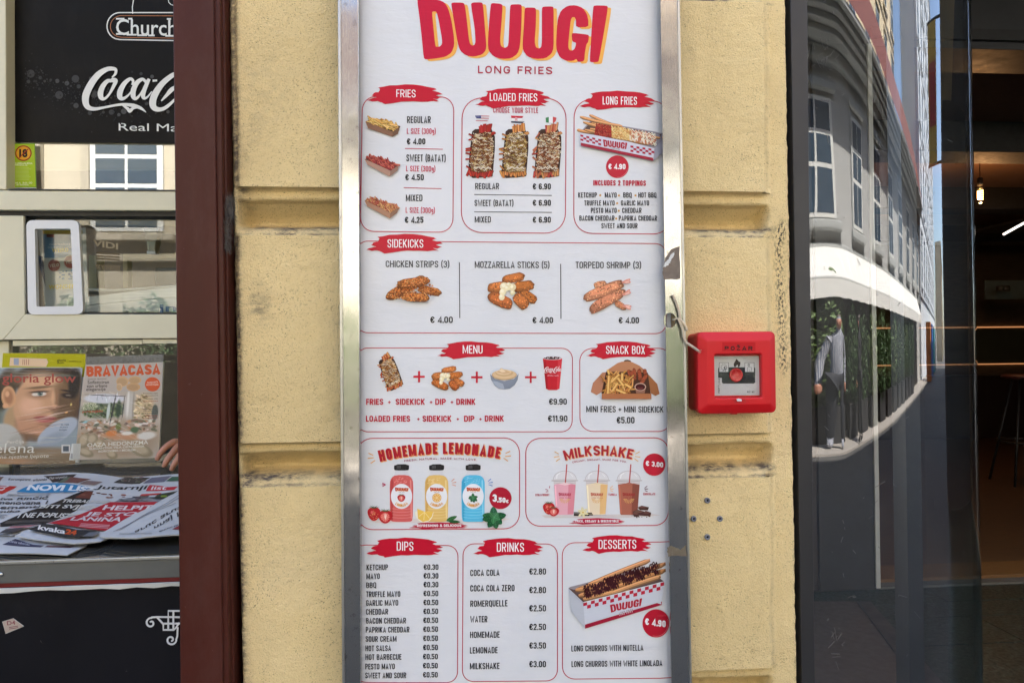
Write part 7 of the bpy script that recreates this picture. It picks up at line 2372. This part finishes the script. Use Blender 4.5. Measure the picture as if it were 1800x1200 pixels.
for i, x in enumerate(pos):
    t = thing('potted_shrub', (x, -7.9, .012), '%s potted shrub of the terrace hedge, %s' % ('pale green' if i % 3 == 1 else 'dense dark green', 'near the passers-by under the white awning' if x > 3.8 else 'opposite the menu board' if x > -4 else 'opposite the newspaper kiosk'), 'shrub', 'potted shrubs of the terrace hedge')
    pl = planter_m if i == 0 else planter_m.copy()
    if i: scene.collection.objects.link(pl)
    pl.location = (x, -7.9, .012); put(pl, t)
    fo = bpy.data.objects.new('foliage', fol[i % 3])
    if not fol[i % 3].materials: fol[i % 3].materials.append(leafm if i % 3 != 1 else leaf2)
    scene.collection.objects.link(fo)
    fo.location = (x, -7.9 + rnd.uniform(-.1, .1), 1.28 + rnd.uniform(-.12, .12)); fo.rotation_euler = (0, 0, rnd.uniform(-.4, .4)); fo.scale = (1, 1, rnd.uniform(.85, 1.05)); put(fo, t)
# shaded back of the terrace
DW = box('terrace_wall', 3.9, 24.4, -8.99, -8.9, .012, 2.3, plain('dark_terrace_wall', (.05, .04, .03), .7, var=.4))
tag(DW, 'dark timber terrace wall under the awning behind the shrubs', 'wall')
# two passers-by mirrored in the curved glass
def person(x, y, face, top, trous, lab, skirt=False, hair=(.1, .08, .06)):
    c, s = math.cos(face), math.sin(face)
    L = lambda a, b, z: (x + a * c - b * s, y + a * s + b * c, z)
    t = thing('person', (x, y, .012), lab, 'person')
    body = [L(0, 0, .98), L(0, 0, 1.2), L(0, .0, 1.42), L(0, .0, 1.53), L(0, .02, 1.64), L(0, .02, 1.73),
            L(.18, 0, 1.42), L(.25, -.02, 1.16), L(.24, .12, .92), L(.24, .16, .84), L(-.18, 0, 1.42), L(-.26, 0, 1.16), L(-.26, .04, .90), L(-.26, .06, .82),
            L(.1, 0, .92), L(.11, .05, .50), L(.12, .0, .10), L(.13, .14, .05), L(-.1, 0, .92), L(-.11, -.02, .50), L(-.12, -.08, .10), L(-.12, .06, .05)]
    ed = [(0, 1), (1, 2), (2, 3), (3, 4), (4, 5), (2, 6), (6, 7), (7, 8), (8, 9), (2, 10), (10, 11), (11, 12), (12, 13), (0, 14), (14, 15), (15, 16), (16, 17), (0, 18), (18, 19), (19, 20), (20, 21)]
    rd = [.145, .13, .15, .055, .095, .07, .065, .045, .034, .036, .065, .045, .034, .036, .10, .068, .045, .04, .10, .068, .045, .04]
    skinned('body', body, ed, rd, top, parent=t, sub=2)
    skinned('head', [L(0, .01, 1.52), L(0, .03, 1.62), L(0, .03, 1.70)], [(0, 1), (1, 2)], [.055, .098, .086], M['skin'], parent=t)
    skinned('hair', [L(0, -.0, 1.68), L(0, .01, 1.745)], [(0, 1)], [.096, .082], plain('hair', hair, .6), parent=t)
    skinned('trousers', [L(0, 0, .98), L(.1, 0, .9), L(.11, .05, .5), L(.12, 0, .12), L(-.1, 0, .9), L(-.11, -.02, .5), L(-.12, -.08, .12)], [(0, 1), (1, 2), (2, 3), (0, 4), (4, 5), (5, 6)], [.152, .108, .076, .06, .108, .076, .06], trous, parent=t)
    for h in ((.24, .17, .82), (-.26, .07, .80)):
        skinned('hand', [L(h[0], h[1], h[2] + .06), L(h[0], h[1], h[2] - .03), L(h[0], h[1] + .01, h[2] - .08)], [(0, 1), (1, 2)], [.036, .042, .022], M['skin'], parent=t)
    return t
stripe = material('striped_shirt', (.4, .4, .44), .8)
n = N(stripe)
w = n.add('ShaderNodeTexWave', Scale=18.0); n.l(n.co(), w.inputs['Vector'])
n.l(n.ramp(w.outputs['Fac'], [(.45, (.14, .16, .22)), (.55, (.42, .42, .45))]), n.b.inputs['Base Color'])
blk = plain('black_cloth', (.014, .014, .016), .8)
person(6.35, -6.9, 2.7, blk, plain('black_trousers', (.012, .012, .014), .8), 'man in black clothes walking past the hedge, mirrored in the curved glass', hair=(.25, .22, .2))
person(4.85, -7.25, .5, stripe, plain('dark_trousers', (.02, .022, .03), .8), 'woman in a striped shirt standing by the hedge, mirrored left of the man in black')


for i, (x, c) in enumerate(((27, (.5, .16, .04)), (31, (.04, .16, .5)), (36, (.05, .35, .4)), (42, (.6, .6, .58)))):
    o = box('parasol', x, x + 1.6, -7.0, -5.6, 0.0, 2.1, plain('stall_cloth_%d' % i, c, .8))
    tag(o, ('orange', 'deep blue', 'teal', 'white')[i] + ' market stall standing far down the street', 'market stall')
    o.name = 'market_stall'
